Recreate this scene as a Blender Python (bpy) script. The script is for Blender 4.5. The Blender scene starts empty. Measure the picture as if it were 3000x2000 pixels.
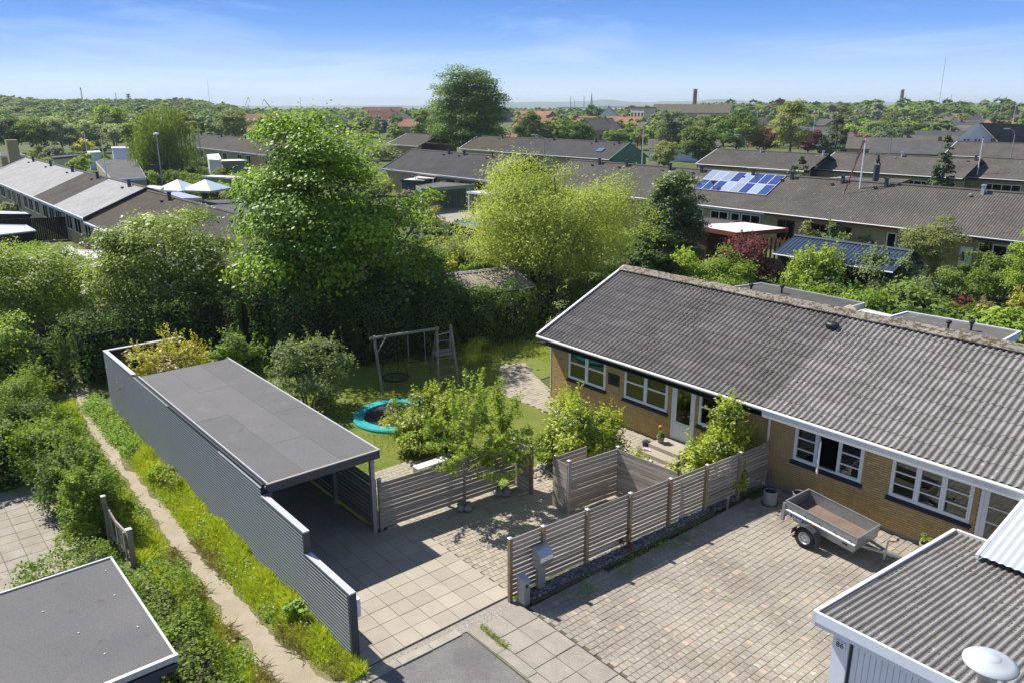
import bpy, math, random
import numpy as np
from mathutils import Vector, Matrix, Euler
C = bpy.context.scene.collection
S = bpy.context.scene
R = math.radians
# ------------------------------------------------------------------ camera, sky, sun, exposure
F_PX, CAM_H = 2333.0, 11.3
PITCH = math.atan((1000 - 303) / F_PX)
YAW = R(49.8)
cd = bpy.data.cameras.new('camera'); cam = bpy.data.objects.new('camera', cd); C.objects.link(cam)
cd.sensor_width = 36; cd.lens = 36 * F_PX / 3000; cd.clip_start = 0.3; cd.clip_end = 30000
cam.location = (0, 0, CAM_H); cam.rotation_euler = (R(90) - PITCH, 0, YAW)
S.camera = cam
SUN_DIR = Vector((-1.30, -0.37, 1.68)).normalized()
sl = bpy.data.lights.new('sun', 'SUN'); sl.energy = 5.0; sl.angle = R(0.53); sl.color = (1.0, 0.945, 0.86)
so = bpy.data.objects.new('sun', sl); C.objects.link(so); so.location = (0, 0, 60)
so.rotation_euler = SUN_DIR.to_track_quat('Z', 'Y').to_euler()
W = bpy.data.worlds.new('World'); S.world = W; W.use_nodes = True
wn = W.node_tree.nodes; wl = W.node_tree.links; wn.clear()
wo = wn.new('ShaderNodeOutputWorld'); bg = wn.new('ShaderNodeBackground'); sky = wn.new('ShaderNodeTexSky')
sky.sky_type = 'NISHITA'; sky.sun_disc = False
sky.sun_elevation = math.asin(SUN_DIR.z); sky.sun_rotation = math.atan2(SUN_DIR.x, SUN_DIR.y)
sky.altitude = 0; sky.air_density = 1.0; sky.dust_density = 0.3; sky.ozone_density = 2.5
bg.inputs['Strength'].default_value = 0.075
# thin cirrus streaks mixed into the sky
tc = wn.new('ShaderNodeTexCoord'); mp = wn.new('ShaderNodeMapping'); mp.inputs['Scale'].default_value = (1.2, 1.2, 9.0)
mp.inputs['Rotation'].default_value = (R(6), R(-5), R(20))
nz = wn.new('ShaderNodeTexNoise'); nz.inputs['Scale'].default_value = 2.2; nz.inputs['Detail'].default_value = 7; nz.inputs['Roughness'].default_value = 0.62
nz.inputs['Distortion'].default_value = 0.6
rp = wn.new('ShaderNodeValToRGB'); rp.color_ramp.elements[0].position = 0.47; rp.color_ramp.elements[1].position = 0.86
rp.color_ramp.elements[0].color = (0, 0, 0, 1); rp.color_ramp.elements[1].color = (0.42, 0.42, 0.42, 1)
mx = wn.new('ShaderNodeMixRGB'); mx.inputs[2].default_value = (9.0, 10.5, 12.5, 1)
sx = wn.new('ShaderNodeSeparateXYZ'); wl.new(tc.outputs['Generated'], sx.inputs[0])
gr = wn.new('ShaderNodeValToRGB'); gx = wn.new('ShaderNodeMixRGB')
for i, (p_, c_) in enumerate([(0.0, (0.50, 0.60, 0.70)), (0.02, (0.43, 0.56, 0.72)), (0.05, (0.27, 0.43, 0.70)), (0.085, (0.135, 0.295, 0.66)), (0.115, (0.092, 0.23, 0.59)), (0.25, (0.055, 0.17, 0.56)), (1.0, (0.05, 0.15, 0.5))]):
    e_ = gr.color_ramp.elements[0] if i == 0 else (gr.color_ramp.elements[1] if i == 1 else gr.color_ramp.elements.new(p_)); e_.position = p_; e_.color = (*c_, 1)
gs_ = wn.new('ShaderNodeVectorMath'); gs_.operation = 'SCALE'; gs_.inputs['Scale'].default_value = 1 / 0.075; wl.new(gr.outputs[0], gs_.inputs[0])
gm_ = wn.new('ShaderNodeMapRange'); gm_.inputs[1].default_value = 0.12; gm_.inputs[2].default_value = 0.45; wl.new(sx.outputs['Z'], gm_.inputs[0]); wl.new(gm_.outputs[0], gx.inputs[0])
wl.new(sx.outputs['Z'], gr.inputs[0]); hs = wn.new('ShaderNodeHueSaturation'); hs.inputs['Saturation'].default_value = 1.0
wl.new(tc.outputs['Generated'], mp.inputs['Vector']); wl.new(mp.outputs[0], nz.inputs['Vector']); wl.new(nz.outputs['Fac'], rp.inputs[0])
wl.new(rp.outputs[0], mx.inputs[0]); wl.new(gs_.outputs[0], gx.inputs[1]); wl.new(sky.outputs[0], gx.inputs[2]); wl.new(gx.outputs[0], hs.inputs['Color']); wl.new(hs.outputs[0], mx.inputs[1])
wl.new(mx.outputs[0], bg.inputs['Color']); wl.new(bg.outputs[0], wo.inputs['Surface'])
S.view_settings.view_transform = 'Standard'; S.view_settings.look = 'None'; S.view_settings.gamma = 1
S.view_settings.use_curve_mapping = False; S.view_settings.exposure = 0.58
S.cycles.max_bounces = 6; S.cycles.transparent_max_bounces = 8; S.cycles.diffuse_bounces = 3; S.cycles.glossy_bounces = 2
# ------------------------------------------------------------------ survey helper: a sight line from the camera meets a level plane
_fw = Vector((-math.sin(YAW) * math.cos(PITCH), math.cos(YAW) * math.cos(PITCH), -math.sin(PITCH)))
_rt = Vector((math.cos(YAW), math.sin(YAW), 0)); _up = _rt.cross(_fw)
def ray(x, y): return _fw + _rt * ((x - 1500) / F_PX) + _up * ((1000 - y) / F_PX)
def at(x, y, z=0.0):
    d = ray(x, y); return Vector((0, 0, CAM_H)) + d * ((z - CAM_H) / d.z)
def depth_at(x, y, dep):
    d = ray(x, y); return Vector((0, 0, CAM_H)) + d * dep
def far_pt(x, y, dep, z=0.0):
    d = depth_at(x, y, dep); return Vector((d.x, d.y, z))
# ------------------------------------------------------------------ materials
MATS = {}
def mat(name, col, rough=0.8, col2=None, scale=3.0, spots=None, bump=0.0, bscale=None, metal=0.0, rand=0.0, stretch=(1, 1, 1), spec=0.35, lo=0.35, hi=0.65, detail=5, coat=0, coords='Object', leafy=None, grain=None, trans=0):
    m = bpy.data.materials.new(name); m.use_nodes = True; n = m.node_tree.nodes; l = m.node_tree.links
    b = n['Principled BSDF']; b.inputs['Roughness'].default_value = rough; b.inputs['Metallic'].default_value = metal
    b.inputs['Specular IOR Level'].default_value = spec
    if coat: b.inputs['Coat Weight'].default_value = coat
    t = n.new('ShaderNodeTexCoord'); mpn = n.new('ShaderNodeMapping'); mpn.inputs['Scale'].default_value = stretch
    src = t.outputs[coords if coords != 'World' else 'Object']
    if coords == 'World':
        g = n.new('ShaderNodeNewGeometry'); src = g.outputs['Position']
    l.new(src, mpn.inputs['Vector'])
    vec = mpn.outputs[0]
    def noise(sc, det=detail, rgh=0.6):
        q = n.new('ShaderNodeTexNoise'); q.inputs['Scale'].default_value = sc; q.inputs['Detail'].default_value = det; q.inputs['Roughness'].default_value = rgh
        l.new(vec, q.inputs['Vector']); return q.outputs['Fac']
    def ramp(v, a, bb):
        q = n.new('ShaderNodeMapRange'); q.inputs[1].default_value = a; q.inputs[2].default_value = bb; l.new(v, q.inputs[0]); return q.outputs[0]
    def mixc(f, a, bb, mode='MIX'):
        q = n.new('ShaderNodeMixRGB'); q.blend_type = mode
        for i, v in ((0, f), (1, a), (2, bb)):
            if isinstance(v, (int, float)): q.inputs[i].default_value = v
            elif isinstance(v, tuple): q.inputs[i].default_value = (*v, 1)
            else: l.new(v, q.inputs[i])
        return q.outputs[0]
    c = col
    if col2: c = mixc(ramp(noise(scale), lo, hi), col, col2)
    for sp in (spots or []):   # (colour, scale, low, high)
        c = mixc(ramp(noise(sp[1], 6, 0.65), sp[2], sp[3]), c, sp[0])
    if grain:
        g1 = ramp(noise(grain[0], 3), 0.3, 0.7); g2 = n.new('ShaderNodeMapRange'); g2.inputs[3].default_value = 1 - grain[1]; g2.inputs[4].default_value = 1 + grain[1]
        l.new(g1, g2.inputs[0]); vm = n.new('ShaderNodeVectorMath'); vm.operation = 'SCALE'
        if isinstance(c, tuple): vm.inputs[0].default_value = c
        else: l.new(c, vm.inputs[0])
        l.new(g2.outputs[0], vm.inputs['Scale']); c = vm.outputs[0]
    if rand:
        oi = n.new('ShaderNodeObjectInfo'); g2 = n.new('ShaderNodeMapRange'); g2.inputs[3].default_value = 1 - rand; g2.inputs[4].default_value = 1 + rand
        l.new(oi.outputs['Random'], g2.inputs[0]); vm = n.new('ShaderNodeVectorMath'); vm.operation = 'SCALE'
        if isinstance(c, tuple): vm.inputs[0].default_value = c
        else: l.new(c, vm.inputs[0])
        l.new(g2.outputs[0], vm.inputs['Scale']); c = vm.outputs[0]
    if leafy:
        at_ = n.new('ShaderNodeAttribute'); at_.attribute_name = 'tone'
        c = mixc(at_.outputs['Fac'], col, leafy)
        oi = n.new('ShaderNodeObjectInfo'); g2 = n.new('ShaderNodeMapRange'); g2.inputs[3].default_value = 0.85; g2.inputs[4].default_value = 1.15
        l.new(oi.outputs['Random'], g2.inputs[0]); vm = n.new('ShaderNodeVectorMath'); vm.operation = 'SCALE'; l.new(c, vm.inputs[0]); l.new(g2.outputs[0], vm.inputs['Scale']); c = vm.outputs[0]
    if isinstance(c, tuple): b.inputs['Base Color'].default_value = (*c, 1)
    else: l.new(c, b.inputs['Base Color'])
    if bump:
        bp = n.new('ShaderNodeBump'); bp.inputs['Strength'].default_value = 1.0; bp.inputs['Distance'].default_value = bump
        l.new(noise(bscale or scale * 4), bp.inputs['Height']); l.new(bp.outputs[0], b.inputs['Normal'])
    if trans:
        out = n['Material Output']; ts = n.new('ShaderNodeBsdfTranslucent'); ms = n.new('ShaderNodeMixShader'); ms.inputs[0].default_value = trans
        gm = mixc(1.0, c, (1.25, 1.3, 0.55), 'MULTIPLY'); l.new(gm, ts.inputs['Color'])
        l.new(b.outputs[0], ms.inputs[1]); l.new(ts.outputs[0], ms.inputs[2]); l.new(ms.outputs[0], out.inputs['Surface'])
    MATS[name] = m; return m
def leaf(name, dark, light, rough=0.6, trans=0.42, spec=0.25, gain=2.15):
    dark = tuple(c * gain for c in dark); light = tuple(c * gain for c in light)
    return mat(name, dark, rough, leafy=light, trans=trans, spec=spec)
def glassm(name, tint, alpha):
    m = bpy.data.materials.new(name); m.use_nodes = True; n = m.node_tree.nodes; l = m.node_tree.links; n.remove(n['Principled BSDF'])
    fr = n.new('ShaderNodeFresnel'); fr.inputs[0].default_value = 1.6; gl = n.new('ShaderNodeBsdfGlossy'); gl.inputs['Roughness'].default_value = 0.02
    tr = n.new('ShaderNodeBsdfTransparent'); tr.inputs[0].default_value = (*tint, 1); mxs = n.new('ShaderNodeMixShader')
    ma = n.new('ShaderNodeMath'); ma.operation = 'MULTIPLY_ADD'; ma.inputs[1].default_value = 1.6; ma.inputs[2].default_value = alpha
    ma.use_clamp = True
    l.new(fr.outputs[0], ma.inputs[0]); l.new(ma.outputs[0], mxs.inputs[0]); l.new(tr.outputs[0], mxs.inputs[1]); l.new(gl.outputs[0], mxs.inputs[2])
    l.new(mxs.outputs[0], n['Material Output'].inputs['Surface']); MATS[name] = m; return m
WX = 'World'
mat('brick', (0.50, 0.35, 0.15), 0.85, rand=0.13, col2=(0.43, 0.29, 0.115), scale=9, grain=(60, 0.12), coords=WX)
mat('brick_wall', (0.50, 0.35, 0.15), 0.85, col2=(0.41, 0.27, 0.105), scale=5.5, lo=0.3, hi=0.7, grain=(60, 0.12), coords=WX)
mat('mortar', (0.13, 0.13, 0.13), 0.95, grain=(80, 0.2), coords=WX)
mat('brick_far', (0.42, 0.34, 0.20), 0.9, col2=(0.34, 0.27, 0.15), scale=4, grain=(9, 0.15), coords=WX)
mat('brick_red', (0.33, 0.12, 0.07), 0.9, grain=(1, 0.15), coords=WX)
mat('roof_sheet', (0.135, 0.125, 0.118), 0.9, rand=0.12, col2=(0.185, 0.172, 0.162), scale=2.2, lo=0.4, hi=0.7, spots=[((0.40, 0.385, 0.36), 11, 0.62, 0.70), ((0.055, 0.048, 0.035), 14, 0.61, 0.68)], grain=(70, 0.22), coords=WX, bump=0.006, bscale=40)
mat('roof_pale', (0.20, 0.188, 0.178), 0.9, rand=0.10, col2=(0.265, 0.25, 0.238), scale=1.8, lo=0.35, hi=0.7, spots=[((0.50, 0.49, 0.47), 9, 0.62, 0.68), ((0.09, 0.075, 0.055), 13, 0.63, 0.68)], grain=(60, 0.22), coords=WX, bump=0.006, bscale=40)
mat('ridge_moss', (0.24, 0.215, 0.19), 0.95, rand=0.1, spots=[((0.085, 0.07, 0.035), 7, 0.46, 0.56), ((0.42, 0.39, 0.35), 12, 0.60, 0.66)], grain=(40, 0.3), coords=WX, bump=0.02, bscale=25)
mat('moss_roof', (0.33, 0.29, 0.235), 0.95, col2=(0.25, 0.215, 0.17), scale=2, spots=[((0.09, 0.075, 0.045), 4.5, 0.56, 0.64)], grain=(14, 0.25), coords=WX)
mat('moss', (0.075, 0.062, 0.032), 1.0, col2=(0.12, 0.085, 0.05), scale=6, coords=WX)
mat('lichen', (0.46, 0.44, 0.40), 1.0, coords=WX)
mat('far_roof', (0.082, 0.074, 0.066), 0.9, col2=(0.112, 0.101, 0.090), scale=0.5, spots=[((0.21, 0.19, 0.17), 3.5, 0.58, 0.72)], grain=(6, 0.22), coords=WX, rand=0.06)
mat('far_roof_brown', (0.085, 0.072, 0.055), 0.9, col2=(0.115, 0.097, 0.073), scale=0.7, grain=(6, 0.2), coords=WX)
mat('far_roof_white', (0.34, 0.335, 0.33), 0.75, col2=(0.42, 0.415, 0.41), scale=0.7, spots=[((0.22, 0.21, 0.2), 4.5, 0.6, 0.75)], grain=(5, 0.12), coords=WX, rand=0.06)
mat('far_roof_dark', (0.065, 0.064, 0.066), 0.85, col2=(0.085, 0.083, 0.083), scale=0.7, grain=(6, 0.18), coords=WX)
mat('far_roof_red', (0.27, 0.125, 0.085), 0.9, col2=(0.21, 0.10, 0.07), scale=0.2, grain=(2, 0.18), coords=WX, rand=0.25)
mat('felt', (0.122, 0.120, 0.124), 0.9, rand=0.09, spots=[((0.165, 0.16, 0.155), 1.3, 0.58, 0.75), ((0.10, 0.095, 0.09), 2.7, 0.62, 0.72)], col2=(0.138, 0.135, 0.137), scale=0.8, grain=(28, 0.16), coords=WX, bump=0.004, bscale=90)
mat('felt_dark', (0.062, 0.061, 0.062), 0.9, rand=0.1, col2=(0.10, 0.095, 0.09), scale=0.9, grain=(60, 0.2), coords=WX)
mat('felt_worn', (0.13, 0.12, 0.115), 0.9, col2=(0.085, 0.08, 0.075), scale=0.7, spots=[((0.36, 0.33, 0.30), 2.6, 0.60, 0.74)], grain=(30, 0.2), coords=WX)
mat('zinc_trim', (0.50, 0.51, 0.53), 0.45, metal=0.3, grain=(8, 0.06), coords=WX)
mat('cladding', (0.125, 0.145, 0.15), 0.45, metal=0.2, grain=(3, 0.08), coords=WX)
mat('dark_metal', (0.055, 0.062, 0.075), 0.5, metal=0.1)
mat('navy_sill', (0.018, 0.024, 0.045), 0.6)
mat('charcoal_fascia', (0.028, 0.031, 0.040), 0.65, grain=(20, 0.15), coords=WX)
mat('white_paint', (0.74, 0.75, 0.76), 0.5, grain=(12, 0.05), coords=WX)
mat('white_worn', (0.62, 0.62, 0.60), 0.7, spots=[((0.36, 0.35, 0.32), 7, 0.62, 0.74)], stretch=(1, 1, 1), grain=(20, 0.1), coords=WX)
mat('blue_white', (0.66, 0.71, 0.77), 0.5, grain=(10, 0.04), coords=WX)
mat('blind', (0.42, 0.36, 0.27), 0.8)
mat('blind_pale', (0.60, 0.62, 0.62), 0.8)
mat('interior', (0.10, 0.095, 0.085), 0.9)
glassm('glass', (0.55, 0.62, 0.60), 0.02)
mat('far_glass', (0.030, 0.038, 0.045), 0.08, spec=0.9)
mat('far_glass_blue', (0.10, 0.16, 0.21), 0.1, spec=0.9)
mat('slat_wood', (0.30, 0.258, 0.218), 0.85, rand=0.22, col2=(0.36, 0.318, 0.275), scale=5, stretch=(1, 1, 7), spots=[((0.10, 0.08, 0.065), 7, 0.66, 0.72)], grain=(45, 0.14), coords=WX)
mat('post_wood', (0.25, 0.165, 0.075), 0.85, rand=0.12, col2=(0.30, 0.24, 0.16), scale=6, stretch=(4, 4, 0.6), grain=(50, 0.15), coords=WX)
mat('grey_post', (0.32, 0.285, 0.25), 0.85, rand=0.12, col2=(0.33, 0.30, 0.27), scale=6, stretch=(4, 4, 0.6), grain=(50, 0.15), coords=WX)
mat('old_wood', (0.20, 0.185, 0.15), 0.9, rand=0.15, col2=(0.27, 0.25, 0.21), scale=6, grain=(40, 0.2), coords=WX)
mat('brown_wood', (0.12, 0.06, 0.03), 0.8, rand=0.2, grain=(20, 0.2), coords=WX)
mat('red_wood', (0.20, 0.045, 0.03), 0.7, grain=(20, 0.1), coords=WX)
mat('black_wood', (0.018, 0.017, 0.018), 0.8, rand=0.25, grain=(20, 0.2), coords=WX)
mat('slab', (0.375, 0.335, 0.272), 0.9, rand=0.085, col2=(0.335, 0.30, 0.248), scale=1.6, spots=[((0.27, 0.24, 0.19), 2.3, 0.62, 0.8)], grain=(55, 0.11), coords=WX, bump=0.002, bscale=120)
mat('slab_old', (0.33, 0.30, 0.255), 0.95, rand=0.07, col2=(0.265, 0.24, 0.20), scale=1.9, spots=[((0.42, 0.39, 0.34), 5, 0.62, 0.75)], grain=(40, 0.2), coords=WX, bump=0.004, bscale=90)
mat('kerb_stone', (0.36, 0.325, 0.27), 0.95, rand=0.1, col2=(0.28, 0.26, 0.22), scale=3, grain=(60, 0.2), coords=WX)
mat('paver_tan', (0.37, 0.33, 0.255), 0.9, rand=0.10, col2=(0.32, 0.285, 0.225), scale=2, grain=(50, 0.12), coords=WX)
mat('paver_grey', (0.335, 0.305, 0.255), 0.95, rand=0.07, col2=(0.245, 0.218, 0.18), scale=0.42, lo=.42, hi=.6, spots=[((0.47, 0.44, 0.39), 6.5, 0.57, 0.7), ((0.17, 0.155, 0.13), 0.9, 0.64, 0.74)], grain=(45, 0.18), coords=WX)
mat('paver_warm', (0.40, 0.315, 0.245), 0.95, rand=0.14, grain=(45, 0.15), coords=WX)
mat('joint_sand', (0.10, 0.092, 0.062), 1.0, col2=(0.12, 0.14, 0.05), scale=0.8, lo=0.45, hi=0.6, grain=(60, 0.3), coords=WX)
mat('asphalt', (0.135, 0.130, 0.132), 0.95, col2=(0.19, 0.18, 0.175), scale=1.1, spots=[((0.29, 0.27, 0.24), 1.6, 0.64, 0.8)], grain=(30, 0.22), coords=WX, bump=0.004, bscale=60)
mat('gravel_joint', (0.29, 0.26, 0.225), 1.0, spots=[((0.42, 0.39, 0.35), 22, 0.52, 0.62), ((0.13, 0.115, 0.09), 18, 0.58, 0.66)], grain=(70, 0.3), coords=WX, bump=0.02, bscale=35)
mat('soil', (0.095, 0.078, 0.055), 1.0, col2=(0.07, 0.085, 0.03), scale=1.2, grain=(20, 0.3), coords=WX)
mat('ground', (0.060, 0.085, 0.022), 1.0, col2=(0.095, 0.115, 0.035), scale=0.05, spots=[((0.13, 0.115, 0.07), 0.09, 0.6, 0.66)], grain=(0.6, 0.3), coords=WX)
mat('lawn', (0.12, 0.155, 0.025), 1.0, col2=(0.17, 0.19, 0.04), scale=0.9, grain=(25, 0.25), coords=WX)
mat('dirt', (0.37, 0.32, 0.245), 1.0, col2=(0.31, 0.265, 0.195), scale=1.3, spots=[((0.20, 0.185, 0.10), 3.1, 0.64, 0.76)], grain=(55, 0.16), coords=WX, bump=0.012, bscale=14)
mat('verge', (0.105, 0.12, 0.035), 1.0, col2=(0.19, 0.17, 0.085), scale=1.1, grain=(30, 0.3), coords=WX)
mat('galv', (0.36, 0.38, 0.39), 0.42, metal=0.55, col2=(0.29, 0.31, 0.32), scale=7, grain=(30, 0.08), coords=WX)
mat('ply_floor', (0.21, 0.15, 0.115), 0.8, col2=(0.165, 0.115, 0.09), scale=4, grain=(40, 0.12), coords=WX)
mat('rubber', (0.022, 0.022, 0.024), 0.8); mat('black_plastic', (0.02, 0.02, 0.022), 0.45)
mat('blue_label', (0.02, 0.05, 0.22), 0.5); mat('orange_lamp', (0.55, 0.13, 0.02), 0.3)
mat('rim_silver', (0.45, 0.44, 0.43), 0.4, metal=0.5)
mat('concrete', (0.30, 0.295, 0.285), 0.9, col2=(0.22, 0.215, 0.205), scale=7, grain=(40, 0.15), coords=WX)
mat('terracotta', (0.45, 0.18, 0.09), 0.85); mat('cobalt', (0.02, 0.03, 0.16), 0.4)
mat('teal_pad', (0.02, 0.33, 0.33), 0.55, col2=(0.03, 0.40, 0.39), scale=2, spots=[((0.16, 0.45, 0.42), 3, 0.64, 0.75)], coords=WX)
mat('tramp_mat', (0.028, 0.027, 0.032), 0.75, grain=(14, 0.12), coords=WX)
mat('stone_light', (0.42, 0.39, 0.36), 0.85, rand=0.2, leafy=(0.30, 0.22, 0.18)); mat('stone_mix', (0.09, 0.09, 0.10), 0.8, leafy=(0.36, 0.35, 0.34))
mat('stone_kerb', (0.16, 0.145, 0.125), 0.95, rand=0.1, col2=(0.23, 0.21, 0.18), scale=4, grain=(45, 0.35), coords=WX, bump=0.02, bscale=30)
mat('bark', (0.12, 0.10, 0.075), 0.95, col2=(0.19, 0.17, 0.14), scale=5, stretch=(3, 3, 0.5), grain=(25, 0.25), bump=0.02, bscale=18)
mat('bark_pale', (0.30, 0.28, 0.24), 0.9, col2=(0.20, 0.18, 0.15), scale=5, grain=(20, 0.2))
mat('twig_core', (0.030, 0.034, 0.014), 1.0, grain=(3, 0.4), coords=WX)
mat('steel', (0.50, 0.52, 0.55), 0.32, metal=0.75); mat('galv_post', (0.33, 0.345, 0.36), 0.45, metal=0.5)
mat('dish', (0.44, 0.475, 0.50), 0.45, spots=[((0.30, 0.26, 0.2), 14, 0.70, 0.74)], coords=WX)
mat('white_corr', (0.50, 0.54, 0.58), 0.4, grain=(4, 0.05), coords=WX)
mat('white_flat', (0.66, 0.65, 0.62), 0.7, grain=(6, 0.08), coords=WX)
mat('blue_corr', (0.035, 0.055, 0.095), 0.4, grain=(3, 0.08), coords=WX)
mat('lilac_fabric', (0.30, 0.33, 0.62), 0.6); mat('green_board', (0.20, 0.25, 0.17), 0.8, rand=0.06); mat('green_gable', (0.075, 0.18, 0.115), 0.8)
mat('red_paint', (0.55, 0.03, 0.04), 0.4); mat('orange_flower', (0.85, 0.35, 0.02), 0.6); mat('pink', (0.60, 0.34, 0.42), 0.7); mat('red_ring', (0.6, 0.02, 0.03), 0.4)
mat('rope', (0.35, 0.35, 0.34), 0.8); mat('black_paint', (0.012, 0.012, 0.013), 0.5)
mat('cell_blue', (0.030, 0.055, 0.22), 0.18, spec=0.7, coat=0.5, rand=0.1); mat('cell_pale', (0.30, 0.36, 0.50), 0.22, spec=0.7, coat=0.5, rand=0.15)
mat('car_paint', (0.02, 0.035, 0.08), 0.25, coat=0.6)
mat('parasol_cloth', (0.46, 0.58, 0.60), 0.7); mat('cream', (0.62, 0.56, 0.42), 0.8); mat('far_white', (0.72, 0.72, 0.70), 0.7)
mat('spire_green', (0.10, 0.24, 0.22), 0.7); mat('mast', (0.32, 0.36, 0.42), 0.6); mat('chimney_brick', (0.23, 0.16, 0.11), 0.9)
mat('far_hill', (0.045, 0.075, 0.03), 1.0, col2=(0.10, 0.13, 0.05), scale=0.004, grain=(0.03, 0.25), coords=WX)
mat('bird_dark', (0.03, 0.03, 0.035), 0.6)
# foliage: (darker leaf, lighter leaf)
leaf('leaf_lime', (0.045, 0.090, 0.010), (0.150, 0.215, 0.018), spec=.4, rough=.5)
leaf('leaf_elder', (0.075, 0.115, 0.022), (0.195, 0.235, 0.05))
leaf('leaf_willow', (0.130, 0.165, 0.030), (0.230, 0.250, 0.055))
leaf('leaf_hawthorn', (0.035, 0.070, 0.018), (0.075, 0.115, 0.028))
leaf('leaf_beech', (0.034, 0.068, 0.013), (0.090, 0.140, 0.024))
leaf('leaf_birch', (0.062, 0.092, 0.022), (0.115, 0.145, 0.030))
leaf('leaf_laurel', (0.036, 0.062, 0.009), (0.230, 0.255, 0.025), rough=0.42, spec=0.32, trans=0.3)
leaf('leaf_photinia', (0.110, 0.090, 0.025), (0.300, 0.290, 0.040), rough=0.42, spec=0.32, trans=0.3)
leaf('leaf_fruit', (0.085, 0.130, 0.018), (0.220, 0.260, 0.045))
leaf('leaf_apple', (0.080, 0.110, 0.045), (0.160, 0.195, 0.085))
leaf('leaf_hedge', (0.048, 0.085, 0.016), (0.110, 0.155, 0.030))
leaf('leaf_privet', (0.072, 0.115, 0.016), (0.150, 0.200, 0.035))
leaf('leaf_dark', (0.026, 0.052, 0.014), (0.055, 0.090, 0.020))
leaf('leaf_mid', (0.060, 0.095, 0.020), (0.110, 0.150, 0.032))
leaf('leaf_olive', (0.105, 0.120, 0.040), (0.170, 0.180, 0.065))
leaf('leaf_pale', (0.095, 0.120, 0.060), (0.200, 0.220, 0.140))
leaf('leaf_bright', (0.080, 0.125, 0.016), (0.155, 0.200, 0.028))
leaf('leaf_yellow', (0.210, 0.220, 0.030), (0.330, 0.310, 0.050))
leaf('leaf_purple', (0.045, 0.014, 0.020), (0.120, 0.035, 0.040))
leaf('leaf_redm', (0.120, 0.012, 0.012), (0.230, 0.030, 0.025))
leaf('leaf_conifer', (0.022, 0.045, 0.016), (0.055, 0.080, 0.026), trans=0.1)
leaf('leaf_grey', (0.075, 0.100, 0.055), (0.130, 0.155, 0.085))
leaf('blossom_white', gain=1.0, dark=(0.46, 0.48, 0.34), light=(0.72, 0.72, 0.58)); leaf('blossom_pink', gain=1.0, dark=(0.36, 0.20, 0.25), light=(0.60, 0.40, 0.46)); leaf('blossom_lilac', gain=1.0, dark=(0.26, 0.22, 0.28), light=(0.42, 0.38, 0.42))
leaf('grass', (0.125, 0.170, 0.018), (0.290, 0.300, 0.045), trans=0.35); leaf('grass_dry', gain=1.0, dark=(0.26, 0.22, 0.11), light=(0.38, 0.33, 0.19), trans=0.3)
leaf('grass_lawn', (0.085, 0.125, 0.014), (0.190, 0.220, 0.030), trans=0.3)
leaf('weed', (0.080, 0.140, 0.025), (0.160, 0.225, 0.045), trans=0.3); leaf('buttercup', gain=1.0, dark=(0.65, 0.42, 0.01), light=(0.80, 0.60, 0.02)); leaf('seedhead', gain=1.0, dark=(0.52, 0.52, 0.47), light=(0.66, 0.66, 0.60))
# ------------------------------------------------------------------ objects
ORG = {}
def thing(name, label, cat, loc=(0, 0, 0), group=None, kind=None):
    o = bpy.data.objects.new(name, None); o.empty_display_size = 0.2; C.objects.link(o); o.location = loc
    o['label'] = label; o['category'] = cat
    if group: o['group'] = group
    if kind: o['kind'] = kind
    ORG[o.name] = Vector(loc); return o
def tag(o, label=None, cat=None, group=None, kind=None):
    if label: o['label'] = label
    if cat: o['category'] = cat
    if group: o['group'] = group
    if kind: o['kind'] = kind
    return o
def org(parent): return ORG.get(parent.name, Vector((0, 0, 0))) if parent else Vector((0, 0, 0))
def link(name, mesh, parent=None, loc=(0, 0, 0), rot=None, scale=None, kind=None):
    o = bpy.data.objects.new(name, mesh); C.objects.link(o); loc = Vector(loc)
    if parent: o.parent = parent; o.location = loc - org(parent)
    else: o.location = loc
    if rot is not None: o.rotation_euler = rot
    if scale is not None: o.scale = scale if hasattr(scale, '__len__') else (scale,) * 3
    if kind: o['kind'] = kind
    ORG[o.name] = loc; return o
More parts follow.
